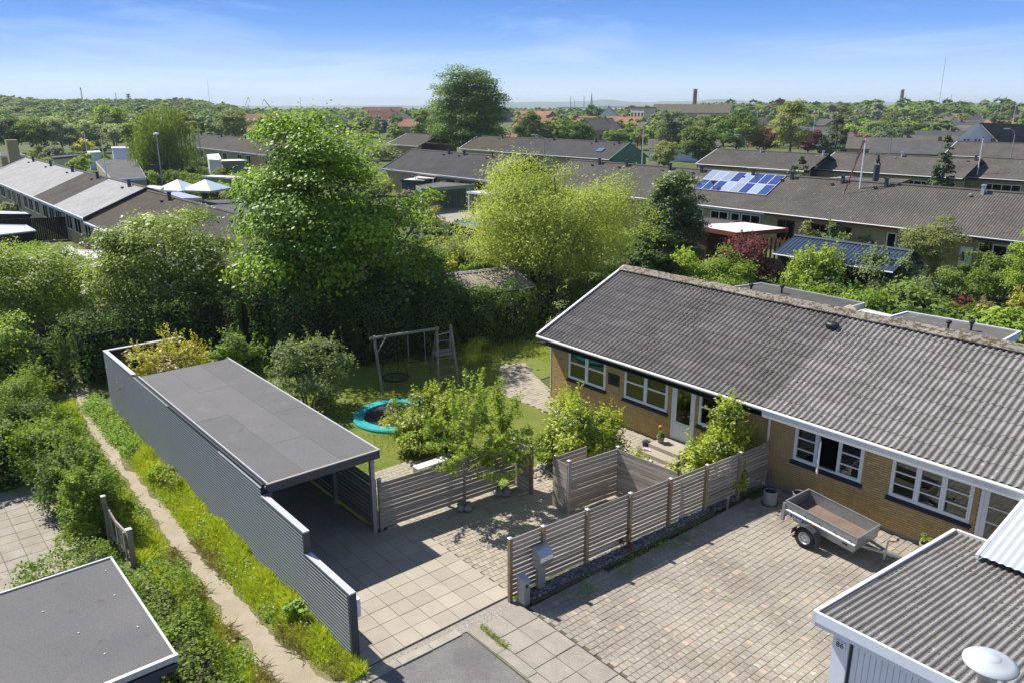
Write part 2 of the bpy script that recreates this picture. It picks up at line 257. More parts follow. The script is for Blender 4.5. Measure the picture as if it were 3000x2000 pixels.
class MB:
    def __init__(s): s.v = []; s.f = []; s.m = []; s.mats = []; s.cur = 0
    def use(s, mname):
        if mname not in s.mats: s.mats.append(mname)
        s.cur = s.mats.index(mname); return s
    def add(s, vs, fs):
        k = len(s.v); s.v += [tuple(q) for q in vs]; s.f += [tuple(i + k for i in f) for f in fs]; s.m += [s.cur] * len(fs); return s
    def box(s, x0, x1, y0, y1, z0, z1):
        return s.add([(x0, y0, z0), (x1, y0, z0), (x1, y1, z0), (x0, y1, z0), (x0, y0, z1), (x1, y0, z1), (x1, y1, z1), (x0, y1, z1)],
                     [(0, 3, 2, 1), (4, 5, 6, 7), (0, 1, 5, 4), (1, 2, 6, 5), (2, 3, 7, 6), (3, 0, 4, 7)])
    def hexa(s, p):  # 8 points: bottom 4 then top 4
        return s.add(p, [(0, 3, 2, 1), (4, 5, 6, 7), (0, 1, 5, 4), (1, 2, 6, 5), (2, 3, 7, 6), (3, 0, 4, 7)])
    def bar(s, a, b, w, h=None, up=(0, 0, 1)):  # rectangular bar from a to b
        a = Vector(a); b = Vector(b); h = h or w; d = (b - a).normalized(); u = Vector(up)
        if abs(d.dot(u)) > 0.98: u = Vector((1, 0, 0))
        sd = d.cross(u).normalized() * (w / 2); uu = sd.cross(d).normalized() * (h / 2)
        return s.hexa([a - sd - uu, a + sd - uu, b + sd - uu, b - sd - uu, a - sd + uu, a + sd + uu, b + sd + uu, b - sd + uu])
    def tube(s, pts, rs, n=8, cap=True):
        pts = [Vector(p) for p in pts]
        if not hasattr(rs, '__len__'): rs = [rs] * len(pts)
        k = len(s.v); up0 = None
        for i, p in enumerate(pts):
            d = (pts[min(i + 1, len(pts) - 1)] - pts[max(i - 1, 0)]).normalized()
            if up0 is None or abs(d.dot(up0)) > 0.95: up0 = Vector((0, 0, 1)) if abs(d.z) < 0.9 else Vector((1, 0, 0))
            a = d.cross(up0).normalized(); b = a.cross(d).normalized(); up0 = b
            for j in range(n):
                t = 2 * math.pi * j / n; s.v.append(tuple(p + a * (math.cos(t) * rs[i]) + b * (math.sin(t) * rs[i])))
        for i in range(len(pts) - 1):
            for j in range(n):
                s.f.append((k + i * n + j, k + i * n + (j + 1) % n, k + (i + 1) * n + (j + 1) % n, k + (i + 1) * n + j)); s.m.append(s.cur)
        if cap:
            s.f.append(tuple(k + j for j in range(n))[::-1]); s.m.append(s.cur)
            e = k + (len(pts) - 1) * n; s.f.append(tuple(e + j for j in range(n))); s.m.append(s.cur)
        return s
    def lathe(s, c, prof, n=20):  # prof: (r, z) list round a vertical axis at c
        k = len(s.v)
        for r, z in prof:
            for j in range(n):
                t = 2 * math.pi * j / n; s.v.append((c[0] + math.cos(t) * r, c[1] + math.sin(t) * r, c[2] + z))
        for i in range(len(prof) - 1):
            for j in range(n):
                s.f.append((k + i * n + j, k + i * n + (j + 1) % n, k + (i + 1) * n + (j + 1) % n, k + (i + 1) * n + j)); s.m.append(s.cur)
        return s
    def mesh(s, name, off=Vector((0, 0, 0)), smooth=False):
        me = bpy.data.meshes.new(name); me.from_pydata([(x - off[0], y - off[1], z - off[2]) for x, y, z in s.v], [], s.f)
        for q in s.mats: me.materials.append(MATS[q])
        if len(s.mats) > 1: me.polygons.foreach_set('material_index', s.m)
        if smooth: me.polygons.foreach_set('use_smooth', [True] * len(me.polygons))
        me.update(); return me
    def build(s, name, parent=None, loc=None, smooth=False, kind=None):
        loc = Vector(loc) if loc is not None else org(parent)
        o = link(name, s.mesh(name, loc, smooth), parent, loc, kind=kind); return o
def mb(m): return MB().use(m)
def copy_tree(o, loc=None, rotz=None, scale=None, parent=None):
    c = o.copy(); C.objects.link(c); c.parent = parent
    if loc is not None: c.location = loc; ORG[c.name] = Vector(loc)
    if rotz is not None: c.rotation_euler = (0, 0, rotz)
    if scale is not None: c.scale = scale
    for ch in o.children: copy_tree(ch, parent=c)
    return c
# ------------------------------------------------------------------ leaf clouds
def quad_mesh(name, V, tone, mats, midx=None):
    n = len(V); me = bpy.data.meshes.new(name); me.vertices.add(n * 4); me.vertices.foreach_set('co', V.reshape(-1).astype(np.float32))
    me.loops.add(n * 4); me.loops.foreach_set('vertex_index', np.arange(n * 4, dtype=np.int32))
    me.polygons.add(n); me.polygons.foreach_set('loop_start', np.arange(0, n * 4, 4, dtype=np.int32))
    if midx is not None: me.polygons.foreach_set('material_index', midx.astype(np.int32))
    a = me.attributes.new('tone', 'FLOAT', 'POINT'); a.data.foreach_set('value', np.repeat(tone, 4).astype(np.float32))
    for q in mats: me.materials.append(MATS[q])
    me.update(); me.validate(); return me
def nrmz(v): return v / (np.linalg.norm(v, axis=1, keepdims=True) + 1e-9)
def leaves(P, N, size, rng, aspect=0.6, jit=0.9, droop=0.0, svar=0.35):
    n = len(P); N = nrmz(N + rng.normal(0, jit, (n, 3)))
    T = nrmz(np.cross(N, rng.normal(0, 1, (n, 3))))
    if droop: T = nrmz(T * (1 - droop) + np.array([0, 0, -1.0]) * droop)
    B = nrmz(np.cross(N, T)); s = size * (1 + rng.uniform(-svar, svar, n))[:, None]
    h = T * s * 0.5; w = B * s * 0.5 * aspect
    return np.stack([P - h, P + w - h * 0.1, P + h, P - w - h * 0.1], axis=1)
def ball(rng, n): 
    d = nrmz(rng.normal(0, 1, (n, 3))); return d
def clumps(shape, K, rng, rx, ry, rz, cz):
    """centres and radii of the leaf clumps of a crown whose mid height is cz"""
    d = ball(rng, K); r = rng.uniform(0.25, 1.0, K) ** 0.55; z = d[:, 2] * r
    if shape == 'cone': t = rng.uniform(0, 1, K) ** 1.3; a = rng.uniform(0, 2 * math.pi, K); q = (1 - t) * rng.uniform(0.5, 1.0, K) * 0.92 + 0.06; cen = np.stack([np.cos(a) * q * rx, np.sin(a) * q * ry, cz - rz + t * 2 * rz * 0.97], 1); rad = (0.10 + 0.13 * (1 - t)) * (rx + ry) / 2 * 1.3
    elif shape == 'column': t = rng.uniform(0, 1, K); a = rng.uniform(0, 2 * math.pi, K); q = np.minimum(1, 3.0 * (1 - t) + 0.05) ** 0.7 * rng.uniform(0.5, 0.85, K); cen = np.stack([np.cos(a) * q * rx, np.sin(a) * q * ry, cz - rz + t * 2 * rz * 0.93], 1); rad = np.full(K, 0.26 * rx)
    else:
        cen = d * r[:, None] * rng.uniform(.74, .98, K)[:, None]
        if shape == 'egg': cen[:, :2] *= (1 - 0.30 * np.clip(cen[:, 2:3], -1, 1)); 
        if shape == 'vase': cen[:, :2] *= (0.75 + 0.35 * np.clip(cen[:, 2:3], -1, 1))
        cen = cen * np.array([rx, ry, rz]) + np.array([0, 0, cz]); rad = rng.uniform(0.17, 0.33, K) * (rx + ry + rz) / 3
    return cen, rad
def crown_leaves(cen, rad, N, size, rng, aspect=0.6, droop=0.0, flat=0.8, weep=0.0, jit=0.8, inner=0.45):
    w = rad ** 2; k = rng.choice(len(cen), N, p=w / w.sum()); d = ball(rng, N); d[:, 2] = np.where(d[:, 2] < -0.3, -d[:, 2] * 0.7, d[:, 2])
    r = rad[k] * rng.uniform(inner, 1.0, N) ** 0.6 * (1 + 0.25 * rng.normal(0, 1, N).clip(-1, 2))
    P = cen[k] + d * r[:, None] * np.array([1, 1, flat])
    if weep: P[:, 2] -= rng.uniform(0, 1, N) ** 1.5 * weep * rad[k]
    mid = cen.mean(0); out = nrmz(P - mid)
    V = leaves(P, d * 0.5 + out * 0.6 + np.array([-.2, -.15, 0.9]), size, rng, aspect, jit * .7, droop)
    tone = np.clip(0.5 + 0.25 * rng.normal(0, 1, len(cen))[k] + rng.normal(0, 0.28, N), 0, 1); return V, tone, P
def limbs(m, base, top, cen, rad, rng, r0, nl=9, fine=2):
    """trunk from base to top, limbs out to some of the clumps"""
    base = Vector(base); top = Vector(top); pts = []; n = 6
    for i in range(n + 1):
        t = i / n; p = base.lerp(top, t); s = r0 * 1.2 * t
        pts.append(p + Vector((rng.normal(0, s * 0.5), rng.normal(0, s * 0.5), 0)))
    m.tube(pts, [r0 * (1.25 if i == 0 else 1) * (1 - 0.75 * i / n) for i in range(n + 1)], 8)
    order = rng.permutation(len(cen))[:nl]
    for j in order:
        c = Vector(cen[j]); h = min(max((c.z - base.z) * rng.uniform(0.30, 0.55), (top.z - base.z) * 0.12), (top.z - base.z) * 0.9)
        a = base.lerp(top, h / max(0.01, top.z - base.z)); mid = a.lerp(c, 0.5) + Vector((0, 0, -0.08 * (c - a).length)) + Vector(rng.normal(0, 0.05, 3)) * (c - a).length
        rr = r0 * 0.45 * (1 - 0.6 * h / max(0.01, top.z - base.z))
        m.tube([a, a.lerp(mid, .5) + Vector((0, 0, .02)), mid, c], [rr, rr * .8, rr * 0.6, rr * 0.2], 5, cap=False)
        for q in range(fine):
            e = c + Vector(ball(rng, 1)[0]) * rad[j] * 0.8; m.tube([mid.lerp(c, 0.4), e], [rr * 0.35, rr * 0.1], 4, cap=False)
def tree(name, label, cat, base, height, rx, ry=None, shape='round', bottom=0.25, N=8000, size=0.3, leafmat='leaf_mid', K=40, seed=1, aspect=0.6, droop=0.0, weep=0.0, r0=None, bark='bark', blossom=None, group=None, lean=(0, 0), nl=10, jit=0.8, flat=0.8, fine=2, inner=0.45, extra=None, strands=0, strand_len=1.5):
    rng = np.random.default_rng(seed); ry = ry or rx; base = Vector(base)
    z0 = height * bottom; rz = (height - z0) / 2; cz = z0 + rz
    cen, rad = clumps(shape, K, rng, rx, ry, rz, cz)
    top_gap = height - (cen[:, 2] + rad * 0.8).max(); cen[:, 2] += top_gap * (cen[:, 2] - z0) / (2 * rz)
    cen[:, 0] += lean[0] * cen[:, 2] / height; cen[:, 1] += lean[1] * cen[:, 2] / height
    if extra is not None: cen = np.vstack([cen, np.array([e[:3] for e in extra])]); rad = np.append(rad, [e[3] for e in extra])
    V, tone, P = crown_leaves(cen, rad, N, size, rng, aspect, droop, flat, weep, jit, inner)
    if strands:
        k = rng.choice(len(cen), strands); d = ball(rng, strands); d[:, 2] = np.abs(d[:, 2]) * .5; s0 = cen[k] + d * rad[k][:, None]; nn = 26; L = rng.uniform(.4, 1, strands) * strand_len; sw = rng.normal(0, .12, (strands, 2))
        tt = np.tile(np.linspace(0, 1, nn), strands); Q = np.repeat(s0, nn, 0); Q[:, 2] -= tt * np.repeat(L, nn); Q[:, :2] += np.repeat(sw, nn, 0) * (tt ** 2)[:, None] + rng.normal(0, .035, (len(Q), 2)); Q[:, 2] = np.maximum(Q[:, 2], .3)
        V2 = leaves(Q, np.repeat(d, nn, 0) + np.array([-.3, -.2, .4]), size * .9, rng, aspect, .5, droop); V = np.concatenate([V, V2]); tone = np.concatenate([tone, np.clip(np.repeat(rng.normal(.55, .28, strands), nn) + rng.normal(0, .15, len(Q)), 0, 1)])
    root = thing(name, label, cat, base, group)
    m = mb(bark); r0 = r0 or height * 0.022
    limbs(m, (0, 0, 0), (lean[0] * 0.8, lean[1] * 0.8, height * 0.82), cen, rad, rng, r0, nl, fine)
    link('trunk', m.mesh('trunk', smooth=True), root, base); link('crown', quad_mesh('crown', V, tone, [leafmat]), root, base)
    if blossom:
        bm, nb, bs = blossom; k = rng.choice(len(cen), nb); d = ball(rng, nb); d[:, 2] = np.abs(d[:, 2]); Pb = cen[k] + d * rad[k][:, None] * np.array([1, 1, flat]) * rng.uniform(1.0, 1.2, nb)[:, None]
        Q = np.repeat(Pb, 5, 0) + rng.normal(0, bs * 0.55, (nb * 5, 3)) * np.array([1, 1, .5]); Vb = leaves(Q, np.tile(np.array([[0, 0, 1.0]]), (nb * 5, 1)) + np.repeat(d, 5, 0) * 0.6, bs, rng, 0.8, 0.5)
        link('blossom', quad_mesh('blossom', Vb, rng.uniform(0, 1, nb * 5), [bm]), root, base, kind='stuff')
    return root
def box_leaves(x0, x1, y0, y1, z0, z1, N, size, rng, rough=0.12, aspect=0.6, jit=0.7):
    """leaves on the skin of a clipped hedge"""
    A = [(y1 - y0) * (z1 - z0)] * 2 + [(x1 - x0) * (z1 - z0)] * 2 + [(x1 - x0) * (y1 - y0) * 1.2]
    k = rng.choice(5, N, p=np.array(A) / sum(A)); u = rng.uniform(0, 1, (N, 3)); P = np.array([x0, y0, z0]) + u * np.array([x1 - x0, y1 - y0, z1 - z0]); Nn = np.zeros((N, 3))
    for i, (ax, val, nn) in enumerate([(0, x0, (-1, 0, 0)), (0, x1, (1, 0, 0)), (1, y0, (0, -1, 0)), (1, y1, (0, 1, 0)), (2, z1, (0, 0, 1))]):
        s = k == i; P[s, ax] = val; Nn[s] = nn
    w = np.sin(P[:, 0] * 2.1 + P[:, 2]) * 0.5 + np.sin(P[:, 1] * 2.7 + 1 + P[:, 0]) * 0.5 + np.sin(P[:, 0] * 5.3 + P[:, 1] * 4.1 + P[:, 2] * 3) * 0.35
    P = P + Nn * (w * rough + np.abs(rng.normal(0, rough * 0.55, N)) - rough * 0.3)[:, None]
    ez = np.clip((P[:, 2] - z0) / (z1 - z0), 0, 1.2); cx = (x0 + x1) / 2; cy = (y0 + y1) / 2
    f = 1 - 0.12 * np.clip(ez - 0.75, 0, 1) / 0.25; 
    if (x1 - x0) > (y1 - y0): P[:, 1] = cy + (P[:, 1] - cy) * f
    else: P[:, 0] = cx + (P[:, 0] - cx) * f
    return leaves(P, Nn + np.array([0, 0, 0.3]), size, rng, aspect, jit), np.clip(0.45 + w * 0.2 + rng.normal(0, 0.25, N), 0, 1)
def hedge(name, label, cat, boxes, dens, size, leafmat, seed=1, rough=0.12, group=None, base=None, mixmat=None):
    rng = np.random.default_rng(seed); b0 = boxes[0]; base = Vector(base or ((b0[0] + b0[1]) / 2, (b0[2] + b0[3]) / 2, 0)); root = thing(name, label, cat, base, group)
    Vs = []; Ts = []; core = mb('twig_core')
    for b in boxes:
        area = 2 * (b[1] - b[0] + b[3] - b[2]) * (b[5] - b[4]) + (b[1] - b[0]) * (b[3] - b[2])
        V, t = box_leaves(*b, int(area * dens), size, rng, rough); Vs.append(V); Ts.append(t)
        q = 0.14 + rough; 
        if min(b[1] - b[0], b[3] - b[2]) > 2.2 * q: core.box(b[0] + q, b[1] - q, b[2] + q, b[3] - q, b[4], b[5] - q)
    V = np.concatenate(Vs) - np.array(base); t = np.concatenate(Ts); mi = None; ml = [leafmat]
    if mixmat: mi = (rng.uniform(0, 1, len(V)) < mixmat[1] * (0.3 + 1.4 * (np.sin(V[:, 0, 0] * 1.3) * np.sin(V[:, 0, 2] * 2.1 + V[:, 0, 1]) > 0.1))); ml.append(mixmat[0])
    link('foliage', quad_mesh('foliage', V, t, ml, mi), root, base); core.build('branch_mass', root)
    return root
def bush(name, label, cat, base, w, d, h, N, size, leafmat, seed=1, K=26, blossom=None, group=None, aspect=0.6, jit=0.8, spikes=0, inner=0.45, rotz=0):
    """a shrub that is leafy down to the ground"""
    rng = np.random.default_rng(seed); base = Vector(base)
    dd = ball(rng, K); r = rng.uniform(0.2, 1, K) ** 0.5; cen = dd * r[:, None] * np.array([w / 2 * 1.15, d / 2 * 1.15, h * 0.42]) * 0.78; cen[:, 2] = np.abs(cen[:, 2]) * 1.15 + h * 0.12; 
    low = rng.uniform(0, 1, K) < 0.35; cen[low, 2] *= 0.4; rad = rng.uniform(0.2, 0.34, K) * (w + d + h) / 6 * 1.15
    if rotz: c_, s_ = math.cos(rotz), math.sin(rotz); cen[:, :2] = cen[:, :2] @ np.array([[c_, s_], [-s_, c_]])
    j_ = int(np.argmax(cen[:, 2] + rad * .8)); cen[:, 2] *= (h - rad[j_] * .8) / cen[j_, 2]
    V, tone, P = crown_leaves(cen, rad, N, size, rng, aspect, 0, 0.85, 0, jit, inner)
    if spikes:
        k = rng.choice(len(cen), spikes); sd = ball(rng, spikes); sd[:, 2] = np.abs(sd[:, 2]) + 1.0; sd = nrmz(sd); L = rng.uniform(0.15, 0.5, spikes) * min(1, h / 2); nn = 14
        Q = np.repeat(cen[k] + sd * rad[k][:, None] * 0.9, nn, 0) + np.repeat(sd * L[:, None], nn, 0) * np.tile(np.linspace(0, 1, nn), spikes)[:, None] + rng.normal(0, size * 0.25, (spikes * nn, 3))
        V2 = leaves(Q, np.repeat(sd, nn, 0) * 0.2 + rng.normal(0, 0.6, (spikes * nn, 3)) + np.array([0, 0, .4]), size * 0.95, rng, aspect, 0.4); V = np.concatenate([V, V2]); tone = np.concatenate([tone, rng.uniform(0.6, 1.0, len(V2))])
    V[:, :, 2] = np.maximum(V[:, :, 2], 0.02); root = thing(name, label, cat, base, group); m = mb('bark')
    for j in rng.permutation(K)[:max(5, K // 3)]:
        c = Vector(cen[j]); a = Vector((cen[j][0] * .15, cen[j][1] * .15, 0)); m.tube([a, a.lerp(c, .5) + Vector((0, 0, .1)), c], [h * .016, h * .011, h * .005], 5, cap=False)
    link('stems', m.mesh('stems'), root, base); link('foliage', quad_mesh('foliage', V, tone, [leafmat]), root, base)
    if blossom:
        bm, nb, bs = blossom; k = rng.choice(len(cen), nb); dq = ball(rng, nb); dq[:, 2] = np.abs(dq[:, 2]); Pb = cen[k] + dq * rad[k][:, None] * 1.05
        Q = np.repeat(Pb, 5, 0) + rng.normal(0, bs * 0.5, (nb * 5, 3)); link('blossom', quad_mesh('blossom', leaves(Q, np.repeat(dq, 5, 0), bs, rng, 0.8, 0.5), rng.uniform(0, 1, nb * 5), [bm]), root, base, kind='stuff')
    return root
def blades(P, h, w, rng, lean=0.35):
    """grass blades: narrow bent quads"""
    n = len(P); a = rng.uniform(0, 2 * math.pi, n); s = np.stack([np.cos(a), np.sin(a), np.zeros(n)], 1); ln = np.stack([np.cos(a + 1.5), np.sin(a + 1.5), np.zeros(n)], 1) * (rng.uniform(0, lean, n) * h)[:, None]
    hh = (h * rng.uniform(0.5, 1.1, n))[:, None] * np.array([[0, 0, 1.0]]); ww = w * rng.uniform(0.7, 1.3, n)[:, None]
    return np.stack([P - s * ww / 2, P + s * ww / 2, P + hh * 0.6 + ln * 0.4 + s * ww * 0.4, P + hh + ln], 1)
# ================================================================== the setting: ground, lawn, paths, paving
rng = np.random.default_rng(11); rnd = random.Random(5)
def sheet(name, pts, z, m, kind='structure'):
    me = bpy.data.meshes.new(name); me.from_pydata([(p[0], p[1], z) for p in pts], [], [tuple(range(len(pts)))]); me.materials.append(MATS[m]); me.update()
    o = link(name, me); o['kind'] = kind; return o
def sstep(a, b, t): t = min(1, max(0, (t - a) / (b - a))); return t * t * (3 - 2 * t)
WOODTOP = [(0, 271), (60, 276), (110, 285), (170, 290), (205, 300), (250, 306), (290, 300), (340, 296), (385, 299), (430, 287), (480, 290), (540, 283), (590, 290), (640, 300), (680, 312), (760, 318), (3000, 318)]
def bearing_px(x, y): v = Vector((x, y, 0)); d = v.dot(Vector((_fw.x, _fw.y, 0)).normalized()); return 1500 + 2436 * v.dot(_rt) / max(1, d)
def gh(x, y):
    """height of the land: level near by, falling towards the far fjord, a low wooded hill on the left"""
    v = Vector((x, y, 0)); d = max(1.0, v.dot(Vector((_fw.x, _fw.y, 0)).normalized())); px = 1500 + 2436 * v.dot(_rt) / d
    z = -0.03 - 27 * sstep(250, 5000, d); hill = sstep(760, 560, px) if px < 760 else 0
    z += (1 - sstep(560, 760, px)) * (8.5 * sstep(300, 640, d) + 21 * sstep(900, 3500, d)); return z
def azp(px, dep): v = Vector((_fw.x, _fw.y, 0)).normalized() * dep + _rt * (px - 1500) / 2436 * dep; return v.x, v.y
pxs = list(range(-1500, 4700, 200)); deps = [-60, 1, 30, 60, 100, 150, 250, 330, 420, 520, 640, 800, 1000, 1400, 2000, 2800, 4000, 5500, 8000, 12000]
vs = []; fs = []
for d in deps:
    for p in pxs:
        if d <= 1: v = Vector((_fw.x, _fw.y, 0)).normalized() * d + _rt * (p - 1500) * .06; vs.append((v.x, v.y, -.03))
        else: x, y = azp(p, d) if d > 60 else (lambda v: (v.x, v.y))(Vector((_fw.x, _fw.y, 0)).normalized() * d + _rt * (p - 1500) * (.06 if d < 60 else .06)); vs.append((x, y, gh(x, y) if d > 100 else -.03))
n_ = len(pxs); g = mb('ground').add(vs, [(i * n_ + j, i * n_ + j + 1, (i + 1) * n_ + j + 1, (i + 1) * n_ + j) for i in range(len(deps) - 1) for j in range(n_ - 1)])
o = g.build('ground', loc=(0, 0, 0)); o['kind'] = 'structure'
sheet('lawn', [(-31, 7, 0), (-17.4, 9.9, 0), (-17, 14.6, 0), (-18.5, 19.0, 0), (-23.6, 19.6, 0), (-24, 24, 0), (-31, 30, 0)], 0.0, 'lawn')
sheet('verge', [(-34, 4.2), (-12.5, 4.0), (-12.2, 6.3), (-13.0, 6.62), (-34, 6.62)], -0.012, 'verge')
# trodden dirt path with an uneven edge, built as a strip
pathc = [(-36.5, 6.6, .28), (-32.2, 5.92, .19), (-28.8, 5.62, .19), (-25.2, 5.55, .19), (-22.1, 5.5, .20), (-19.3, 5.42, .22), (-16.4, 5.38, .27), (-14.2, 5.42, .33), (-13.1, 5.5, .42), (-12.2, 5.6, .6)]
pv = []
xs = np.arange(-36.5, -12.1, 0.16); cy = np.interp(xs, [p[0] for p in pathc], [p[1] for p in pathc]); hw = np.interp(xs, [p[0] for p in pathc], [p[2] for p in pathc])
e1 = np.convolve(rng.normal(0, .14, len(xs) + 6), np.ones(4) / 4, 'same')[3:-3]; e2 = np.convolve(rng.normal(0, .14, len(xs) + 6), np.ones(4) / 4, 'same')[3:-3]
vs = []; fs = []
for i, x in enumerate(xs):
    a = cy[i] - hw[i] + e1[i]; b = cy[i] + hw[i] + e2[i]; vs += [(x, a, -0.006), (x, cy[i] - hw[i] * .35, -0.03 + .02), (x, cy[i] + hw[i] * .35, -0.012), (x, b, -0.006)]
    if i: k = (i - 1) * 4; fs += [(k + j, k + 4 + j, k + 5 + j, k + 1 + j) for j in range(3)]
MBp = mb('dirt').add(vs, fs); o = MBp.build('path', loc=(-24, 5.5, 0), smooth=True); o['kind'] = 'structure'
# road stub, kerbs, gutter strips
sheet('road', [(-12.28, 3.0), (6, 3.0), (6, 9.02), (-12.28, 9.02)], -0.02, 'asphalt')
sheet('gravel_strip', [(-12.66, 4.6), (-12.28, 4.6), (-12.28, 9.05), (6, 9.05), (6, 10.55), (-12.0, 10.62), (-12.66, 10.7)], -0.008, 'gravel_joint')
ke = thing('kerb', 'worn concrete kerb stones edging the asphalt road stub', 'kerb', (-12.2, 8, 0), kind='structure')
kb = mb('kerb_stone').box(-0.11, 0.11, -0.385, 0.385, -0.1, 0.0).mesh('kerb_stone_mesh'); kb2 = mb('kerb_stone').box(-0.485, 0.485, -0.13, 0.13, -0.1, 0.0).mesh('kerb_stone_mesh2')
for i in range(5): link('kerb_stone', kb, ke, (-12.36 + rnd.uniform(-.01, .01), 5.35 + i * 0.79, 0.012 + rnd.uniform(-.006, .006)), (0, 0, rnd.uniform(-.015, .015)))
for i in range(12): link('kerb_stone', kb2, ke, (-11.72 + i * 0.99, 9.19 + rnd.uniform(-.01, .01), 0.02 + rnd.uniform(-.006, .006)), (rnd.uniform(-.02, .02), 0, rnd.uniform(-.012, .012)))
def slab_mesh(m, w, d, t=0.05, bev=0.006):
    x, y = w / 2, d / 2; b = bev
    return mb(m).add([(-x, -y, -t), (x, -y, -t), (x, y, -t), (-x, y, -t), (-x, -y, -b), (x, -y, -b), (x, y, -b), (-x, y, -b), (-x + b, -y + b, 0), (x - b, -y + b, 0), (x - b, y - b, 0), (-x + b, y - b, 0)],
        [(8, 9, 10, 11), (4, 5, 9, 8), (5, 6, 10, 9), (6, 7, 11, 10), (7, 4, 8, 11), (0, 1, 5, 4), (1, 2, 6, 5), (2, 3, 7, 6), (3, 0, 4, 7)]).mesh('slab_mesh')
# big worn slabs between kerb and paved yard
fw = thing('footpath', 'strip of old coarse concrete slabs beside the road stub', 'pavement', (-11, 9.8, 0), kind='structure')
sm = slab_mesh('slab_old', 0.605, 0.605)
for i in range(24):
    for j in range(2): link('slab', sm, fw, (-11.9 + i * 0.62, 9.66 + j * 0.62 + rnd.uniform(-.006, .006), 0.022 + rnd.uniform(-.006, .006)), (rnd.uniform(-.008, .008), rnd.uniform(-.008, .008), rnd.uniform(-.006, .006)))
# driveway slabs in front of and under the carport
sheet('driveway_bed', [(-27.6, 6.7), (-12.66, 6.7), (-12.66, 10.68), (-15.6, 10.68), (-16.2, 10.68), (-17.2, 9.75), (-27.6, 9.75)], 0.0, 'joint_sand')
dw = thing('driveway', 'pale square concrete slabs of the driveway leading under the carport', 'driveway', (-14.5, 8.7, 0), kind='structure')
sm = slab_mesh('slab', 0.494, 0.494, 0.04, 0.005)
for i in range(30):
    X = -12.93 - i * 0.503
    for j in range(8):
        Y = 6.92 + j * 0.503
        if X < -17.3 and Y > 9.7: continue
        link('slab', sm, dw, (X, Y, 0.028 + rnd.uniform(-.0025, .0025)), (rnd.uniform(-.004, .004), rnd.uniform(-.004, .004), rnd.uniform(-.003, .003)))
# tan interlocking pavers between driveway and fences
def pave(name, label, cat, poly, z, w, d, mats, seed, near, along='Y', gapx=0.008, group=None, holes=None, bedmat='joint_sand', wob=0.004):
    """courses of pavers; the 300 nearest to `near` are single stones, the others one joined part"""
    r = random.Random(seed); xs_ = [p[0] for p in poly]; ys_ = [p[1] for p in poly]
    def inside(x, y):
        c = False; n = len(poly)
        for i in range(n):
            x1, y1 = poly[i]; x2, y2 = poly[i - 1]
            if (y1 > y) != (y2 > y) and x < (x2 - x1) * (y - y1) / (y2 - y1) + x1: c = not c
        return c
    root = thing(name, label, cat, (sum(xs_) / len(xs_), sum(ys_) / len(ys_), 0), group, kind='structure'); sheet(name + '_bed', poly, z - 0.018, bedmat)
    P = []; a, b = (w, d); i = 0; X = min(xs_) + a / 2
    while X < max(xs_):
        Y = min(ys_) + (b / 2 if i % 2 else b); 
        while Y < max(ys_):
            if inside(X, Y) and not (holes and any(h[0] < X < h[1] and h[2] < Y < h[3] for h in holes)): P.append((X, Y))
            Y += b + gapx
        X += a + gapx; i += 1
    P.sort(key=lambda p: (p[0] - near[0]) ** 2 + (p[1] - near[1]) ** 2)
    ms = [slab_mesh(m, w, d, 0.03, 0.006) for m in mats[0]]; wts = mats[1]
    J = MB(); base = np.array([(-1, -1), (1, -1), (1, 1), (-1, 1)]) * 0.5
    for k, (x, y) in enumerate(P):
        zz = z + r.uniform(-wob, wob); rz = r.uniform(-.02, .02); mi = r.choices(range(len(wts)), wts)[0]
        if k < 300: link('paver', ms[mi], root, (x, y, zz), (r.uniform(-.012, .012), r.uniform(-.012, .012), rz))
        else:
            J.use(mats[0][mi]); bb = 0.006; tx, ty = r.uniform(-.002, .002), r.uniform(-.002, .002)
            o_ = [(x + sx * w, y + sy * d) for sx, sy in base]; n_ = [(x + sx * (w - 2 * bb), y + sy * (d - 2 * bb)) for sx, sy in base]
            J.add([(q[0], q[1], zz - 0.02) for q in o_] + [(q[0], q[1], zz - bb) for q in o_] + [(q[0], q[1], zz + (tx if i_ in (0, 1) else -tx) + (ty if i_ in (1, 2) else -ty)) for i_, q in enumerate(n_)],
                  [(8, 9, 10, 11), (4, 5, 9, 8), (5, 6, 10, 9), (6, 7, 11, 10), (7, 4, 8, 11), (0, 1, 5, 4), (1, 2, 6, 5), (2, 3, 7, 6), (3, 0, 4, 7)])
    if J.v: J.build('further_pavers', root, kind='stuff')
    return root
pave('paved_forecourt', 'tan interlocking pavers between the driveway slabs and the slatted fence', 'paving', [(-12.66, 10.7), (-12.5, 14.4), (-12.0, 20.45), (-21.9, 20.45), (-22.2, 21.0), (-25.9, 22.6), (-26.5, 21.6), (-23.4, 19.3), (-20.3, 19.35), (-18.6, 18.9), (-17.2, 17.2), (-17.3, 15.4), (-16.9, 14.5), (-17.2, 13.9), (-20.4, 14.2), (-20.6, 11.2), (-17.3, 10.6), (-17.2, 9.78), (-16.1, 10.7)],
     0.02, 0.172, 0.14, (['paver_tan', 'slab_old'], [6, 1]), 3, (-13.5, 11.5), holes=[(-13.3, -12.4, 19.0, 20.3)])
pave('paved_yard', 'weathered grey brick paving with scattered reddish bricks in front of the white garage', 'paving', [(-12.0, 10.62), (0, 10.62), (0, 20.45), (-11.7, 20.45), (-11.85, 15)], 0.02, 0.172, 0.138, (['paver_grey', 'paver_tan', 'paver_warm'], [30, 1.6, .9]), 4, (-8.0, 12.4), wob=0.005, holes=[(-5.6, 1, 12.6, 18.6)])
yd = mb('paver_grey')
